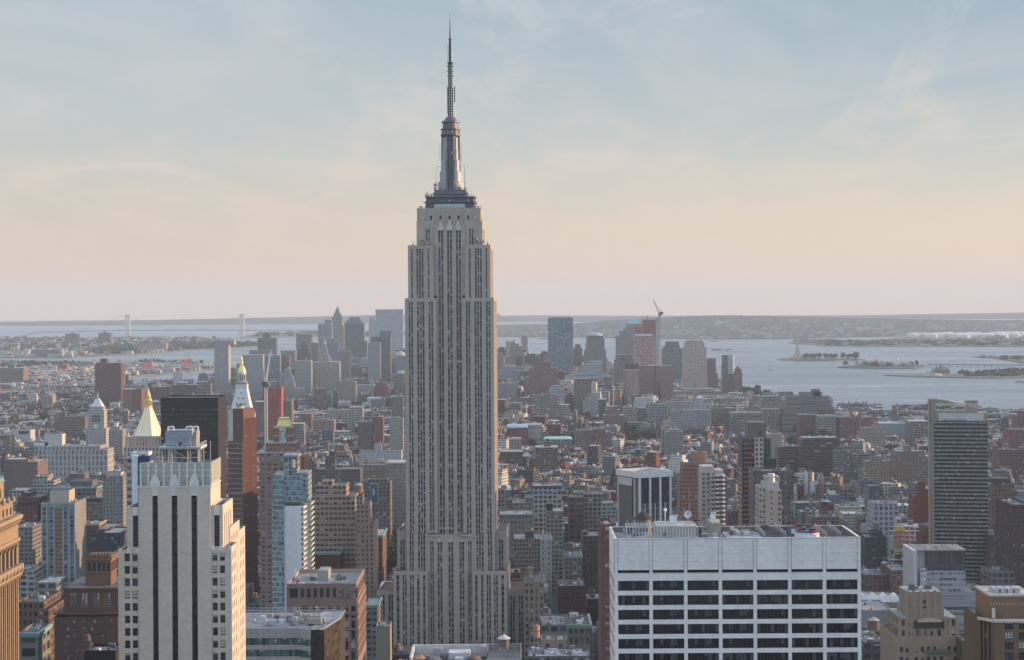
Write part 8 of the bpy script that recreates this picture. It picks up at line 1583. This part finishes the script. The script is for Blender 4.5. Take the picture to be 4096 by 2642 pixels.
land('far_shore_land', [(3884, 1427), (3980, 1432), (4060, 1446), (4160, 1462), (4160, 1446), (4085, 1438), (4160, 1432), (4160, 1424), (3960, 1425)], 3.0)
land('pier_ground', [(4062, 1524), (4160, 1530), (4160, 1519), (4090, 1521)], 4.0, mm('concrete_pier', (.25, .24, .22), .9))
# far houses and tree belts that read as one mass
hs = MB()
POLY = LP
def onland(u, v): return any(inside(u, v, p) for p in POLY)
def houses(n_, u0, u1, v0, v1, hh=(5, 14), ww=(10, 34), cols=None):
    for _ in range(n_):
        u, v = rnd.uniform(u0, u1), rnd.uniform(v0, v1)
        if not onland(u, v): continue
        Y = gy(u, v, 3); x = px(u, v, Y); w, h, d = rnd.uniform(*ww), rnd.uniform(*hh), rnd.uniform(12, 40)
        c = rnd.choice(cols or [(.55,.52,.48), (.4,.37,.33), (.30,.17,.13), (.26,.2,.17), (.5,.46,.38), (.33,.33,.34), (.6,.58,.55)])
        hs.box(x-w/2, x+w/2, Y, Y+d, 0, 3+h, c, WS['wide'], tcol=rnd.choice([(.5,.5,.5), (.25,.24,.23), (.12,.12,.12)]))
houses(700, -40, 870, 1452, 1532); houses(420, -40, 540, 1472, 1560); houses(650, -40, 950, 1352, 1432, (6, 16)); houses(160, 560, 860, 1449, 1474, (5, 11)); houses(60, 1000, 1650, 1336, 1345, (6, 16))
houses(90, 3250, 4120, 1366, 1384, (4, 12), (20, 80)); houses(60, 3900, 4120, 1335, 1380, (6, 20)); houses(30, 3700, 4100, 1490, 1508, (3, 6))
for _ in range(650):
    i = rnd.randrange(len(SI)-1); k = min(7, int(abs(rnd.gauss(0, 2.2)))); a, b = SI[i][k], SI[i+1][k+1]; t = rnd.random(); p = [a[j]*(1-t)+b[j]*t for j in range(3)]; w, h = rnd.uniform(12, 40), rnd.uniform(6, 16)
    if rnd.random() < .07: w, h = rnd.uniform(40, 120), rnd.uniform(12, 34)
    c = rnd.choice([(.6,.57,.52), (.42,.36,.30), (.36,.25,.2), (.5,.46,.4)]); hs.box(p[0]-w/2, p[0]+w/2, p[1], p[1]+25, p[2]-14, p[2]+h, c, WS['wide'], tcol=(.3,.3,.3))
tag(hs.build('distant_houses'), kind='stuff')
wd = MB()
def leafblob(mb, x, y, z, r, h, k):
    for _ in range(k):
        t = rnd.uniform(0, 6.283); f = rnd.random()**.5; zz = z+h*(.15+.85*rnd.random()); s = (1-abs((zz-z)/h-.5)*1.3); a = Vector((x+r*f*s*math.cos(t), y+r*f*s*math.sin(t), zz)); q = rnd.uniform(.16, .36)*r
        e1 = Vector((rnd.uniform(-1, 1), rnd.uniform(-1, 1), rnd.uniform(-.6, .6))).normalized()*q; e2 = e1.cross(Vector((rnd.uniform(-1, 1), rnd.uniform(-1, 1), rnd.uniform(-1, 1)))).normalized()*q
        mb.face([tuple(a-e1-e2), tuple(a+e1-e2), tuple(a+e1+e2), tuple(a-e1+e2)])
def belt(n_, u0, u1, v0, v1, h=12, r=14):
    for _ in range(n_):
        u, v = rnd.uniform(u0, u1), rnd.uniform(v0, v1); Y = gy(u, v, 3)
        if onland(u, v): leafblob(wd, px(u, v, Y), Y, 2, r*rnd.uniform(.7, 1.3), h*rnd.uniform(.6, 1.3), 9)
belt(360, -40, 420, 1455, 1478); belt(300, -40, 900, 1354, 1405, 14, 24); belt(200, 560, 1020, 1375, 1398, 16, 26); belt(120, 380, 540, 1400, 1416, 16, 24); belt(130, 980, 1650, 1336, 1348, 18, 40); belt(120, 560, 870, 1450, 1460, 12, 16)
belt(160, 3250, 4120, 1366, 1383, 9, 30); belt(130, 3840, 4120, 1482, 1506, 8, 14); belt(40, 3900, 4120, 1426, 1440, 4, 16); belt(140, -40, 500, 1480, 1540, 9, 14)
tag(wd.build('distant_woods', None, [LEAF]), kind='stuff')
# ---------------- trees that can be told apart
TV = []
for k in range(4):
    c = MB(); rnd.seed(40+k)
    for _ in range(9):
        t = rnd.uniform(0, 6.28); rr = rnd.uniform(0, .30); z = rnd.uniform(.42, .85); q = rnd.uniform(.16, .27)
        for _ in range(46):
            v = Vector((rnd.gauss(0, 1), rnd.gauss(0, 1), rnd.gauss(0, .8))).normalized()*q*rnd.uniform(.6, 1.05); a = Vector((rr*math.cos(t), rr*math.sin(t), z))+v; s = rnd.uniform(.022, .05)
            e1 = Vector((rnd.uniform(-1, 1), rnd.uniform(-1, 1), rnd.uniform(-1, 1))).normalized()*s; e2 = e1.cross(v).normalized()*s*1.1
            c.face([tuple(a-e1-e2), tuple(a+e1-e2), tuple(a+e1+e2), tuple(a-e1+e2)])
    o = c.build('crown', None, [LEAF]); tk = MB(); tk.bar((0, 0, 0), (0, 0, .5), .035, k=6, r2=.02)
    for j in range(5): a = j*1.3; tk.bar((0, 0, .28+.04*j), (.2*math.cos(a), .2*math.sin(a), .55+.04*j), .014, k=4, r2=.005)
    o2 = tk.build('trunk', None, [BARK]); TV.append((o.data, o2.data)); bpy.data.objects.remove(o); bpy.data.objects.remove(o2)
rnd.seed(77)
def grove(n_, u0, u1, v0, v1, size, label, group, z=3.0):
    for _ in range(n_):
        u, v = rnd.uniform(u0, u1), rnd.uniform(v0, v1); Y = gy(u, v, z); r = thing('tree', label, 'tree', (px(u, v, Y), Y, z-.3), rnd.uniform(0, 6.28), group); s = size*rnd.uniform(.75, 1.25)
        for me, nme in zip(rnd.choice(TV), ('crown', 'trunk')): o = bpy.data.objects.new(nme, me); C.objects.link(o); o.parent = r; o.scale = (s*1.15, s*1.15, s)
grove(44, 125, 330, 1655, 1728, 19, 'leafy tree in the green park left of the white clock tower', 'trees of the park left of the white clock tower')
grove(9, 1538, 1578, 2190, 2300, 24, 'leafy tree in the street canyon left of the tall central tower', 'trees left of the tall central tower')
grove(24, 2100, 2300, 1772, 1800, 17, 'leafy tree in the small park by the green copper roof', 'trees by the green copper roof')
grove(16, 2512, 2615, 1748, 1776, 17, 'leafy tree in the small park left of the orange beige block', 'trees left of the orange beige block')
grove(26, 3155, 3330, 1724, 1788, 16, 'leafy tree among low roofs below the terraced block', 'trees below the terraced block')
grove(8, 3622, 3716, 1738, 1764, 15, 'leafy tree left of the dark balcony tower near the shore', 'trees left of the dark balcony tower')
grove(10, 2975, 3045, 1572, 1592, 22, 'leafy tree on the shore behind the terraced block', 'trees on the near shore')
grove(34, 3200, 3440, 1435, 1439, 22, 'leafy tree on the island of the statue', 'trees on the island of the statue')
grove(22, 3366, 3700, 1461, 1470, 17, 'leafy tree on the island with turreted hall', 'trees on the island with turreted hall')
# ---------------- harbour buildings, statue, bridge
def at(name, label, cat, u, v, z=3.0, group=None): Y = gy(u, v, z); r = thing(name, label, cat, (px(u, v, Y), Y, z-.2), 0, group); return r, F/Y   # pixels per metre
STC = (.40,.34,.27); GRN = (.20,.36,.31)
r, s = at('statue', 'green robed statue with raised torch on a stone pedestal on an island', 'statue', 3190, 1436)
g = MB(); k = 84/s/93    # scale to the photo
g.lathe(0, 0, [(36*k, 0), (36*k, 9*k), (20*k, 10*k), (20*k, 18*k)], 8, STC); g.frustum([(-10*k, -10*k), (10*k, -10*k), (10*k, 10*k), (-10*k, 10*k)], 18*k, [(-7*k, -7*k), (7*k, -7*k), (7*k, 7*k), (-7*k, 7*k)], 46*k, STC); g.box(-8*k, 8*k, -8*k, 8*k, 46*k, 47.5*k, STC); g.build('pedestal', r)
g = MB(); g.lathe(0, 0, [(5.4*k, 47.5*k), (4.8*k, 56*k), (4.4*k, 64*k), (4.8*k, 70*k), (4.2*k, 75*k), (1.5*k, 77*k), (1.4*k, 78*k), (2.1*k, 79.5*k), (2.0*k, 82*k), (.4*k, 83.5*k)], 14, GRN); g.bar((-3.6*k, 0, 74*k), (-5*k, 0, 88*k), 1.3*k, GRN, k=8, r2=.9*k); g.bar((3.8*k, 0, 74*k), (4.6*k, -2*k, 66*k), 1.3*k, GRN, k=8); g.box(3*k, 6*k, -3.2*k, -2*k, 62*k, 69*k, GRN)
for a in range(7): t = R(20+23*a); g.bar((1.6*k*math.cos(t), 0, 82*k), (3.6*k*math.cos(t), 0, 82*k+2.6*k*math.sin(t)), .25*k, GRN)
g.build('robed_figure', r)
g = MB(); g.lathe(-5*k, 0, [(.6*k, 88*k), (1.5*k, 89*k), (1.3*k, 90*k), (.7*k, 90.5*k)], 10, GRN); g.build('torch', r); g = MB(); g.lathe(-5*k, 0, [(.7*k, 90.4*k), (1.0*k, 91.5*k), (.1*k, 93.4*k)], 8, (.8,.6,.2)); g.build('torch_flame', r, [GOLD])
r, s = at('turreted_hall', 'long brick hall with four domed turrets on the low island', 'hall', 3485, 1466); q = lambda n_: n_/s
g = MB(); g.box(q(-26), q(26), 0, 40, 0, q(14), (.30,.17,.14), WS['wide']); g.frustum([(q(-26), 0), (q(26), 0), (q(26), 40), (q(-26), 40)], q(14), [(q(-20), 15), (q(20), 15), (q(20), 25), (q(-20), 25)], q(22), (.25,.17,.15)); g.build('wall', r)
for xx in (-25, 25):
    for yy in (0, 40): g = MB(); g.lathe(q(xx), yy, [(q(3.4), 0), (q(3.4), q(21)), (q(3.8), q(22)), (q(2.4), q(27)), (q(.5), q(30)), (q(.2), q(35))], 8, (.30,.19,.16)); g.build('turret', r)
for l, u, w, h in (('grey low block left of the turreted hall on the island', 3448, 22, 11), ('long pale pavilion right of the turreted hall on the island', 3545, 34, 12), ('brick wing at the right end of the island', 3625, 26, 10)):
    r, s = at('island_building', l, 'building', u, 1468); g = MB(); g.box(-w/s, w/s, 0, 20, 0, h/s, (.36,.33,.30), WS['wide'], tcol=(.3,.22,.2)); g.build('wall', r); g = MB(); g.frustum([(-w/s, 0), (w/s, 0), (w/s, 20), (-w/s, 20)], h/s, [(-w/s+4, 9), (w/s-4, 9), (w/s-4, 11), (-w/s+4, 11)], h/s+5, (.27,.19,.17)); g.build('roof', r)
r, s = at('water_tower', 'white water tower rising from the low island', 'water tower', 3591, 1467); g = MB(); [g.bar((a/s, b/s, 0), (a/s*.7, b/s*.7, 26/s), .6/s, (.5,.5,.5)) for a in (-3, 3) for b in (-3, 3)]; g.build('leg_frame', r); g = MB(); g.lathe(0, 0, [(.1, 24/s), (3.2/s, 26/s), (3.2/s, 34/s), (.1, 38/s)], 12, (.62,.62,.62)); g.build('tank', r)
for u, h, l in ((3610, 30, 'thin chimney right of the white water tower'), (3660, 34, 'thin mast at the right end of the low island')): r, s = at('chimney', l, 'chimney', u, 1467); g = MB(); g.bar((0, 0, 0), (0, 0, h/s), 1.1/s, (.35,.27,.23), k=8, r2=.7/s); o = g.build('shaft', r)
r, s = at('rail_terminal', 'dark red gabled waterfront terminal with a pointed clock spire', 'terminal', 3768, 1494); q = lambda n_: n_/s
g = MB(); g.box(q(-28), q(32), 0, 50, 0, q(12), (.23,.14,.125), WS['wide']); g.build('wall', r); g = MB(); g.frustum([(q(-28), 0), (q(32), 0), (q(32), 50), (q(-28), 50)], q(12), [(q(-18), 24), (q(22), 24), (q(22), 26), (q(-18), 26)], q(24), (.17,.15,.15)); g.build('roof', r)
g = MB(); g.box(q(-8), q(2), 4, 16, q(12), q(24), (.24,.15,.13)); g.frustum([(q(-8), 4), (q(2), 4), (q(2), 16), (q(-8), 16)], q(24), [(q(-3.2), 9.9), (q(-2.8), 9.9), (q(-2.8), 10.1), (q(-3.2), 10.1)], q(40), (.14,.13,.13)); g.build('clock_spire', r); g = MB(); [g.frustum([(q(a), -.5), (q(a+10), -.5), (q(a+10), 6), (q(a), 6)], q(12), [(q(a+4.9), -.5), (q(a+5.1), -.5), (q(a+5.1), 6), (q(a+4.9), 6)], q(21), (.24,.15,.13)) for a in (-26, 16)]; g.build('gable', r)
r, s = at('shed', 'pale arched shed beside the waterfront terminal', 'shed', 3755, 1503); g = MB(); g.lathe(0, 0, [(14/s, 0), (13/s, 3/s), (9/s, 6/s), (.1, 7/s)], 16, (.5,.5,.5)); g.build('roof', r)
# causeway bridge to the island
Ya, Yb = gy(3706, 1466), gy(4100, 1470); r = thing('causeway_bridge', 'low flat bridge on piles between the low island and the right shore', 'bridge', (px(3706, 1466, Ya), Ya, 0)); b = (px(4120, 1470, Yb)-r.location.x, Yb-Ya)
g = MB(); g.bar((0, 0, 8), (b[0], b[1], 8), 3.2, (.30,.29,.28)); g.build('deck', r)
for k in range(15): g = MB(); t = (k+.5)/15; g.bar((b[0]*t, b[1]*t, 0), (b[0]*t, b[1]*t, 7), 2.2, (.27,.26,.25)); g.build('pile', r)
# suspension bridge far down the bay
Yb = 13600; r = thing('suspension_bridge', 'long pale suspension bridge with two towers far down the bay', 'bridge', (px(740, 1330, Yb), Yb, 0)); xl, xr = px(511, 1330, Yb)-r.location.x, px(968, 1330, Yb)-r.location.x; BC = (.62,.57,.53)
zt = pz(740, 1258, Yb); zd = pz(740, 1326, Yb)
for xx in (xl, xr):
    t = thing('tower', None, None); del_ = t; t.parent = r; t.location = (xx, 0, 0)
    for s_ in (-1, 1): g = MB(); g.frustum([(-6+s_*12, -10), (6+s_*12, -10), (6+s_*12, 10), (-6+s_*12, 10)], 0, [(-5+s_*10.5, -8), (5+s_*10.5, -8), (5+s_*10.5, 8), (-5+s_*10.5, 8)], zt, BC); g.build('tower_leg', t)
    g = MB(); [g.box(-6, 6, -6, 6, a, b_, BC, bottom=True) for a, b_ in ((zt-22, zt-.5), (zd-16, zd-2), (zd+38, zd+50))]; g.build('cross_beam', t)
g = MB(); xs = [xl-520, xl, (xl+xr)/2, xr, xr+480]; N_ = 60
def cab(t): 
    if t < 0: return zt-(zt-zd)*min(1, -t*2.2)
    if t > 1: return zt-(zt-zd)*min(1, (t-1)*2.2)
    return zd+8+(zt-zd-8)*(2*t-1)**2
for k in range(N_): t0, t1 = -.45+1.9*k/N_, -.45+1.9*(k+1)/N_; p0, p1 = (xl+(xr-xl)*t0, 0, cab(t0)), (xl+(xr-xl)*t1, 0, cab(t1)); g.bar(p0, p1, 1.5, (.36,.35,.35)); g.bar(p0, (p0[0], 0, zd), .5, (.40,.39,.38))
g.build('cable', r); g = MB(); pr = None
for k in range(31):
    t = k/30; u = xl-900+(xr-xl+1500)*t; p = (u, 0, max(4, zd-2+10*math.sin(math.pi*min(1, max(0, t)))-(60 if t < .12 else 0)*(1-t/.12)))
    if pr: g.bar(pr, p, 5.5, (.42,.37,.34))
    pr = p
g.build('deck', r)
# red dock cranes
def dock_crane(u, v, hpx, label, boom):
    r, s = at('dock_crane', label, 'crane', u, v, 5.0); q = lambda n_: n_*hpx/70/s; RC = (.60,.10,.10)
    for a in (-9, 9):
        for b in (-8, 8): g = MB(); g.bar((q(a), q(b), 0), (q(a*.8), q(b), q(42)), q(1.7), RC); g.build('leg', r)
    g = MB(); [g.bar((q(-8), q(b), q(z)), (q(8), q(b), q(z)), q(1.5), RC) for b in (-8, 8) for z in (16, 30, 42)]; [g.bar((q(a), q(-8), q(z)), (q(a), q(8), q(z)), q(1), RC) for a in (-8, 8) for z in (16, 42)]; g.bar((q(-8), q(-8), q(16)), (q(8), q(-8), q(42)), q(.7), RC); g.bar((q(8), q(-8), q(16)), (q(-8), q(-8), q(42)), q(.7), RC); g.build('gantry', r)
    g = MB(); g.bar((q(-16), 0, q(36)), (q(10), 0, q(36)), q(1.5), RC); g.box(q(-6), q(3), q(-4), q(4), q(37), q(43), RC); g.build('machinery_house', r)
    g = MB(); g.bar((q(9), 0, q(38)), (q(9+boom[0]), 0, q(38+boom[1])), q(1.3), (.36,.33,.38) if boom[1] > 20 else RC); g.build('boom', r); g = MB(); g.bar((q(-4), 0, q(42)), (q(4), 0, q(60)), q(.8), RC); g.bar((q(8), 0, q(42)), (q(4), 0, q(60)), q(.8), RC); g.bar((q(4), 0, q(60)), (q(9+boom[0]*.8), 0, q(38+boom[1]*.8)), q(.35), RC); g.build('a_frame', r)
dock_crane(580, 1488, 50, 'leftmost small red dock crane on the container pier', (14, 26)); dock_crane(598, 1487, 62, 'red dock crane with a blue grey raised boom, second from left', (8, 34)); dock_crane(736, 1477, 62, 'red dock crane with long raised boom, third from left', (14, 34)); dock_crane(758, 1476, 62, 'rightmost red dock crane with an angled boom', (18, 28))
for _ in range(26):
    u = rnd.uniform(618, 730); v = 1483-(u-600)*.055+rnd.uniform(-3, 0); r, s = at('shipping_container_stack', 'stack of shipping containers on the pier between the red dock cranes', 'containers', u, v, 5.0, 'container stacks on the pier'); g = MB(); h = rnd.choice((5, 7.5, 10)); g.box(-8, 8, 0, 6, 0, h, rnd.choice([(.36,.12,.09), (.30,.19,.14), (.16,.20,.27), (.42,.30,.2)]))
    for zz in (2.5, 5, 7.5):
        if zz < h: g.box(-8.1, 8.1, -.15, 0, zz-.1, zz+.1, (.08,.08,.08), bottom=True)
    g.build('containers', r)
# white oil tanks on the far right shore
for k in range(64):
    u = rnd.uniform(3640, 4090); v = 1349-(u-3640)*.006+rnd.uniform(-5, 4); r, s = at('storage_tank', 'white round oil storage tank on the far right shore', 'storage tank', u, v, 3.0, 'white storage tanks on the far shore'); g = MB(); w = rnd.uniform(22, 44); h = rnd.uniform(16, 24); g.lathe(0, 0, [(w, 0), (w, h), (w*.7, h+2), (.1, h+3.4)], 20, (.62,.61,.59)); g.build('tank_shell', r)
for u, v, w, h, c, l in ((3225, 1372, 46, 14, (.33,.20,.17), 'long brick pier warehouse behind the statue'), (3300, 1365, 18, 12, (.6,.57,.52), 'white pier building right of the brick pier warehouse'), (3500, 1345, 30, 11, (.42,.29,.22), 'tan block on the far shore behind the low island'), (3150, 1328, 22, 6, (.55,.53,.5), 'long white building on the far hillside'), (3048, 1340, 9, 16, (.5,.44,.38), 'pale tower block at the far shore left of the statue'), (4010, 1366, 14, 8, (.5,.40,.33), 'pinkish shed in the far right container yard'), (3785, 1271, 9, 3, (.6,.5,.44), 'tiny white building on the horizon, far right'), (2975, 1330, 18, 18, (.40,.30,.25), 'square tan block on the hillside over the harbour'), (2880, 1335, 10, 10, (.55,.5,.45), 'pale block left of the square tan hillside block')):
    Y = gy(u, v, 3) if v > 1340 else (14600 if v > 1300 else 21000); r = thing('harbour_building', l, 'building', (px(u, v, Y), Y, max(0, pz(u, v, Y)-3))); s = F/Y; g = MB(); g.box(-w/s, w/s, 0, 60, 0, h/s+3, c, WS['wide'], tcol=(.4,.38,.36)); g.build('wall', r); g = MB(); g.box(-w/s*.4, w/s*.2, 10, 40, h/s+3, h/s+3+3/s, c); g.build('roof_house', r)
# ---------------- boats
def hull(r, L, B, h, col, name='hull'):
    g = MB(); st = [(-L/2, .75), (-L*.3, 1), (L*.25, 1), (L*.42, .6), (L/2, .02)]; bt = [(-L/2*.96, .6), (-L*.3, .85), (L*.25, .8), (L*.40, .4), (L*.46, .02)]
    up = [(x, -B/2*w) for x, w in st]+[(x, B/2*w) for x, w in reversed(st)]; lo = [(x, -B/2*w) for x, w in bt]+[(x, B/2*w) for x, w in reversed(bt)]
    g.frustum(lo, -.3, up, h, col, tcol=(.3,.28,.26)); return g.build(name, r)
def boat(kind, label, cat, u, v, Lpx, ang, fn, group=None):
    r, s = at(kind, label, cat, u, v, .2, group); r.location.z = 0; r.rotation_euler = (0, 0, R(ang)); fn(r, Lpx/s); return r
def ferry(r, L):
    hull(r, L, L*.25, L*.08, (.55,.25,.10)); g = MB(); g.box(-L*.42, L*.40, -L*.11, L*.11, L*.08, L*.15, (.60,.32,.14), WS['wide']); g.box(-L*.36, L*.34, -L*.10, L*.10, L*.15, L*.21, (.66,.45,.25), WS['wide']); g.build('deckhouse', r); g = MB(); g.box(L*.2, L*.28, -L*.05, L*.05, L*.21, L*.27, (.6,.5,.4)); g.lathe(0, 0, [(L*.03, L*.21), (L*.03, L*.28)], 10, (.3,.2,.15)); g.build('wheelhouse', r)
def white_ship(r, L):
    hull(r, L, L*.16, L*.06, (.6,.6,.6)); g = MB(); g.box(-L*.40, L*.28, -L*.07, L*.07, L*.06, L*.11, (.66,.66,.65), WS['wide']); g.box(-L*.30, L*.18, -L*.06, L*.06, L*.11, L*.15, (.66,.66,.65), WS['wide']); g.build('deckhouse', r); g = MB(); g.box(L*.05, L*.14, -L*.05, L*.05, L*.15, L*.19, (.6,.6,.6)); g.bar((-L*.05, 0, L*.15), (-L*.05, 0, L*.26), L*.006, (.5,.5,.5)); g.build('bridge', r)
def cargo(r, L):
    hull(r, L, L*.15, L*.07, (.33,.11,.09)); g = MB(); g.box(-L*.46, -L*.33, -L*.06, L*.06, L*.07, L*.2, (.62,.6,.58), WS['wide']); g.build('deckhouse', r); g = MB(); [g.box(L*(-.28+.14*k), L*(-.17+.14*k), -L*.05, L*.05, L*.07, L*.10, (.3,.2,.17)) for k in range(5)]; g.build('hatch', r); g = MB(); g.bar((L*.4, 0, L*.07), (L*.4, 0, L*.2), L*.006, (.4,.4,.4)); g.build('mast', r)
def sail(r, L):
    hull(r, L, L*.28, L*.08, (.6,.6,.6)); g = MB(); g.bar((0, 0, L*.08), (0, 0, L*1.5), L*.015, (.5,.5,.5)); g.build('mast', r); g = MB(); g.prism([(-L*.5, -.05), (-.05, -.05), (-.05, .05), (-L*.5, .05)], L*.16, L*.18, (.7,.7,.68)); g.face([(-L*.48, 0, L*.2), (-.06, 0, L*.2), (-.06, 0, L*1.46)], (.72,.72,.70)); g.face([(L*.46, .05, L*.12), (L*.04, .05, L*.14), (L*.04, .05, L*1.2)], (.72,.72,.70)); g.build('sail', r)
def barge(r, L):
    hull(r, L, L*.22, L*.09, (.2,.2,.2)); g = MB(); g.box(-L*.38, L*.3, -L*.08, L*.08, L*.09, L*.14, (.27,.24,.22)); g.build('cargo', r); g = MB(); g.box(-L*.47, -L*.40, -L*.05, L*.05, L*.09, L*.22, (.42,.36,.33)); g.build('wheelhouse', r)
boat('ferry', 'orange sunlit ferry with a pale wake on the open water', 'boat', 3081, 1482, 22, 0, ferry)
boat('excursion_ship', 'white excursion ship moored by the waterfront terminal', 'boat', 3709, 1507, 48, 8, white_ship); boat('excursion_ship', 'grey white ferry below the low island', 'boat', 3499, 1485, 22, 0, white_ship)
boat('sailboat', 'small white sailboat left of the low island', 'boat', 3171, 1488, 5, 20, sail); boat('sailboat', 'sailboat nearest to the shore, alone on the grey water', 'boat', 3428, 1583, 5, 20, sail); boat('motorboat', 'small white boat between the sunlit ferry and the low island', 'boat', 3190, 1474, 9, 10, white_ship)
boat('cargo_ship', 'red hulled cargo ship behind the blue glass tower', 'ship', 2172, 1357, 44, 180, cargo); boat('cargo_ship', 'cargo ship at anchor right of the grey glass tower', 'ship', 2852, 1366, 34, 0, cargo)
boat('barge', 'dark barge behind the rounded glass tower', 'barge', 2868, 1402, 46, 0, barge); boat('barge', 'red barge with a deckhouse right of the dark barge', 'barge', 2914, 1401, 28, 180, barge)
boat('motorboat', 'white boat below the red dock cranes', 'boat', 770, 1488, 14, 0, white_ship)
for k in range(7): boat('barge', 'small dark moored barge in a row off the right shore', 'barge', 3864+25.6*k, 1392, 9, 0, barge, 'row of moored barges')
FOAM = mm('foam', (.40, .43, .45), .6, 0, .3, .05)
for u0, u1, v, sl in ((700, 850, 1498, -8), (2900, 3080, 1545, 6), (3300, 3520, 1552, -5), (3560, 3900, 1600, 9), (3000, 3160, 1600, 4), (3760, 4090, 1560, -7), (3480, 3700, 1488, 2)):
    w_ = MB(); p = [G(u0+(u1-u0)*t, v+sl*t, .02) for t in (0, .33, .66, 1)]; q = [G(u0+(u1-u0)*t, v+sl*t-.5-1.6*t, .02) for t in (0, .33, .66, 1)]
    for k in range(3): w_.face([(*p[k], .02), (*p[k+1], .02), (*q[k+1], .02), (*q[k], .02)])
    tag(w_.build('water_wake', None, [FOAM]), kind='structure')
w_ = MB(); Y = gy(3000, 1484, .05); xa, xb = px(2900, 1484, Y), px(3068, 1484, Y); w_.face([(xa, Y-3, .02), (xb, Y-5, .02), (xb, Y+5, .02), (xa, Y+3, .02)]); tag(w_.build('water_wake', None, [mm('foam', (.55, .57, .58), .6, 0, .2, .05)]), kind='structure')
# ------------------------------------------------------------------ the air: one closed box of even haze
def haze(density):
    mb = MB(); mb.box(-13000, 13000, -600, 27500, -1.5, 456, bottom=True)
    m = bpy.data.materials.new('haze'); m.use_nodes = True; n = NT(m.node_tree)
    v = n.n('ShaderNodeVolumePrincipled', {'Color': (.72, .87, 1.0, 1), 'Density': density, 'Anisotropy': 0.0})
    n.n('ShaderNodeOutputMaterial', {1: v.outputs[0]})
    o = mb.build('haze', None, [m]); tag(o, kind='stuff')
haze(0.33e-4)
for o in bpy.data.objects:
    if len(str(o.get('label', '')).split()) > 16: print('LONG', o.name, o['label'])
print('SCRIPT DONE')
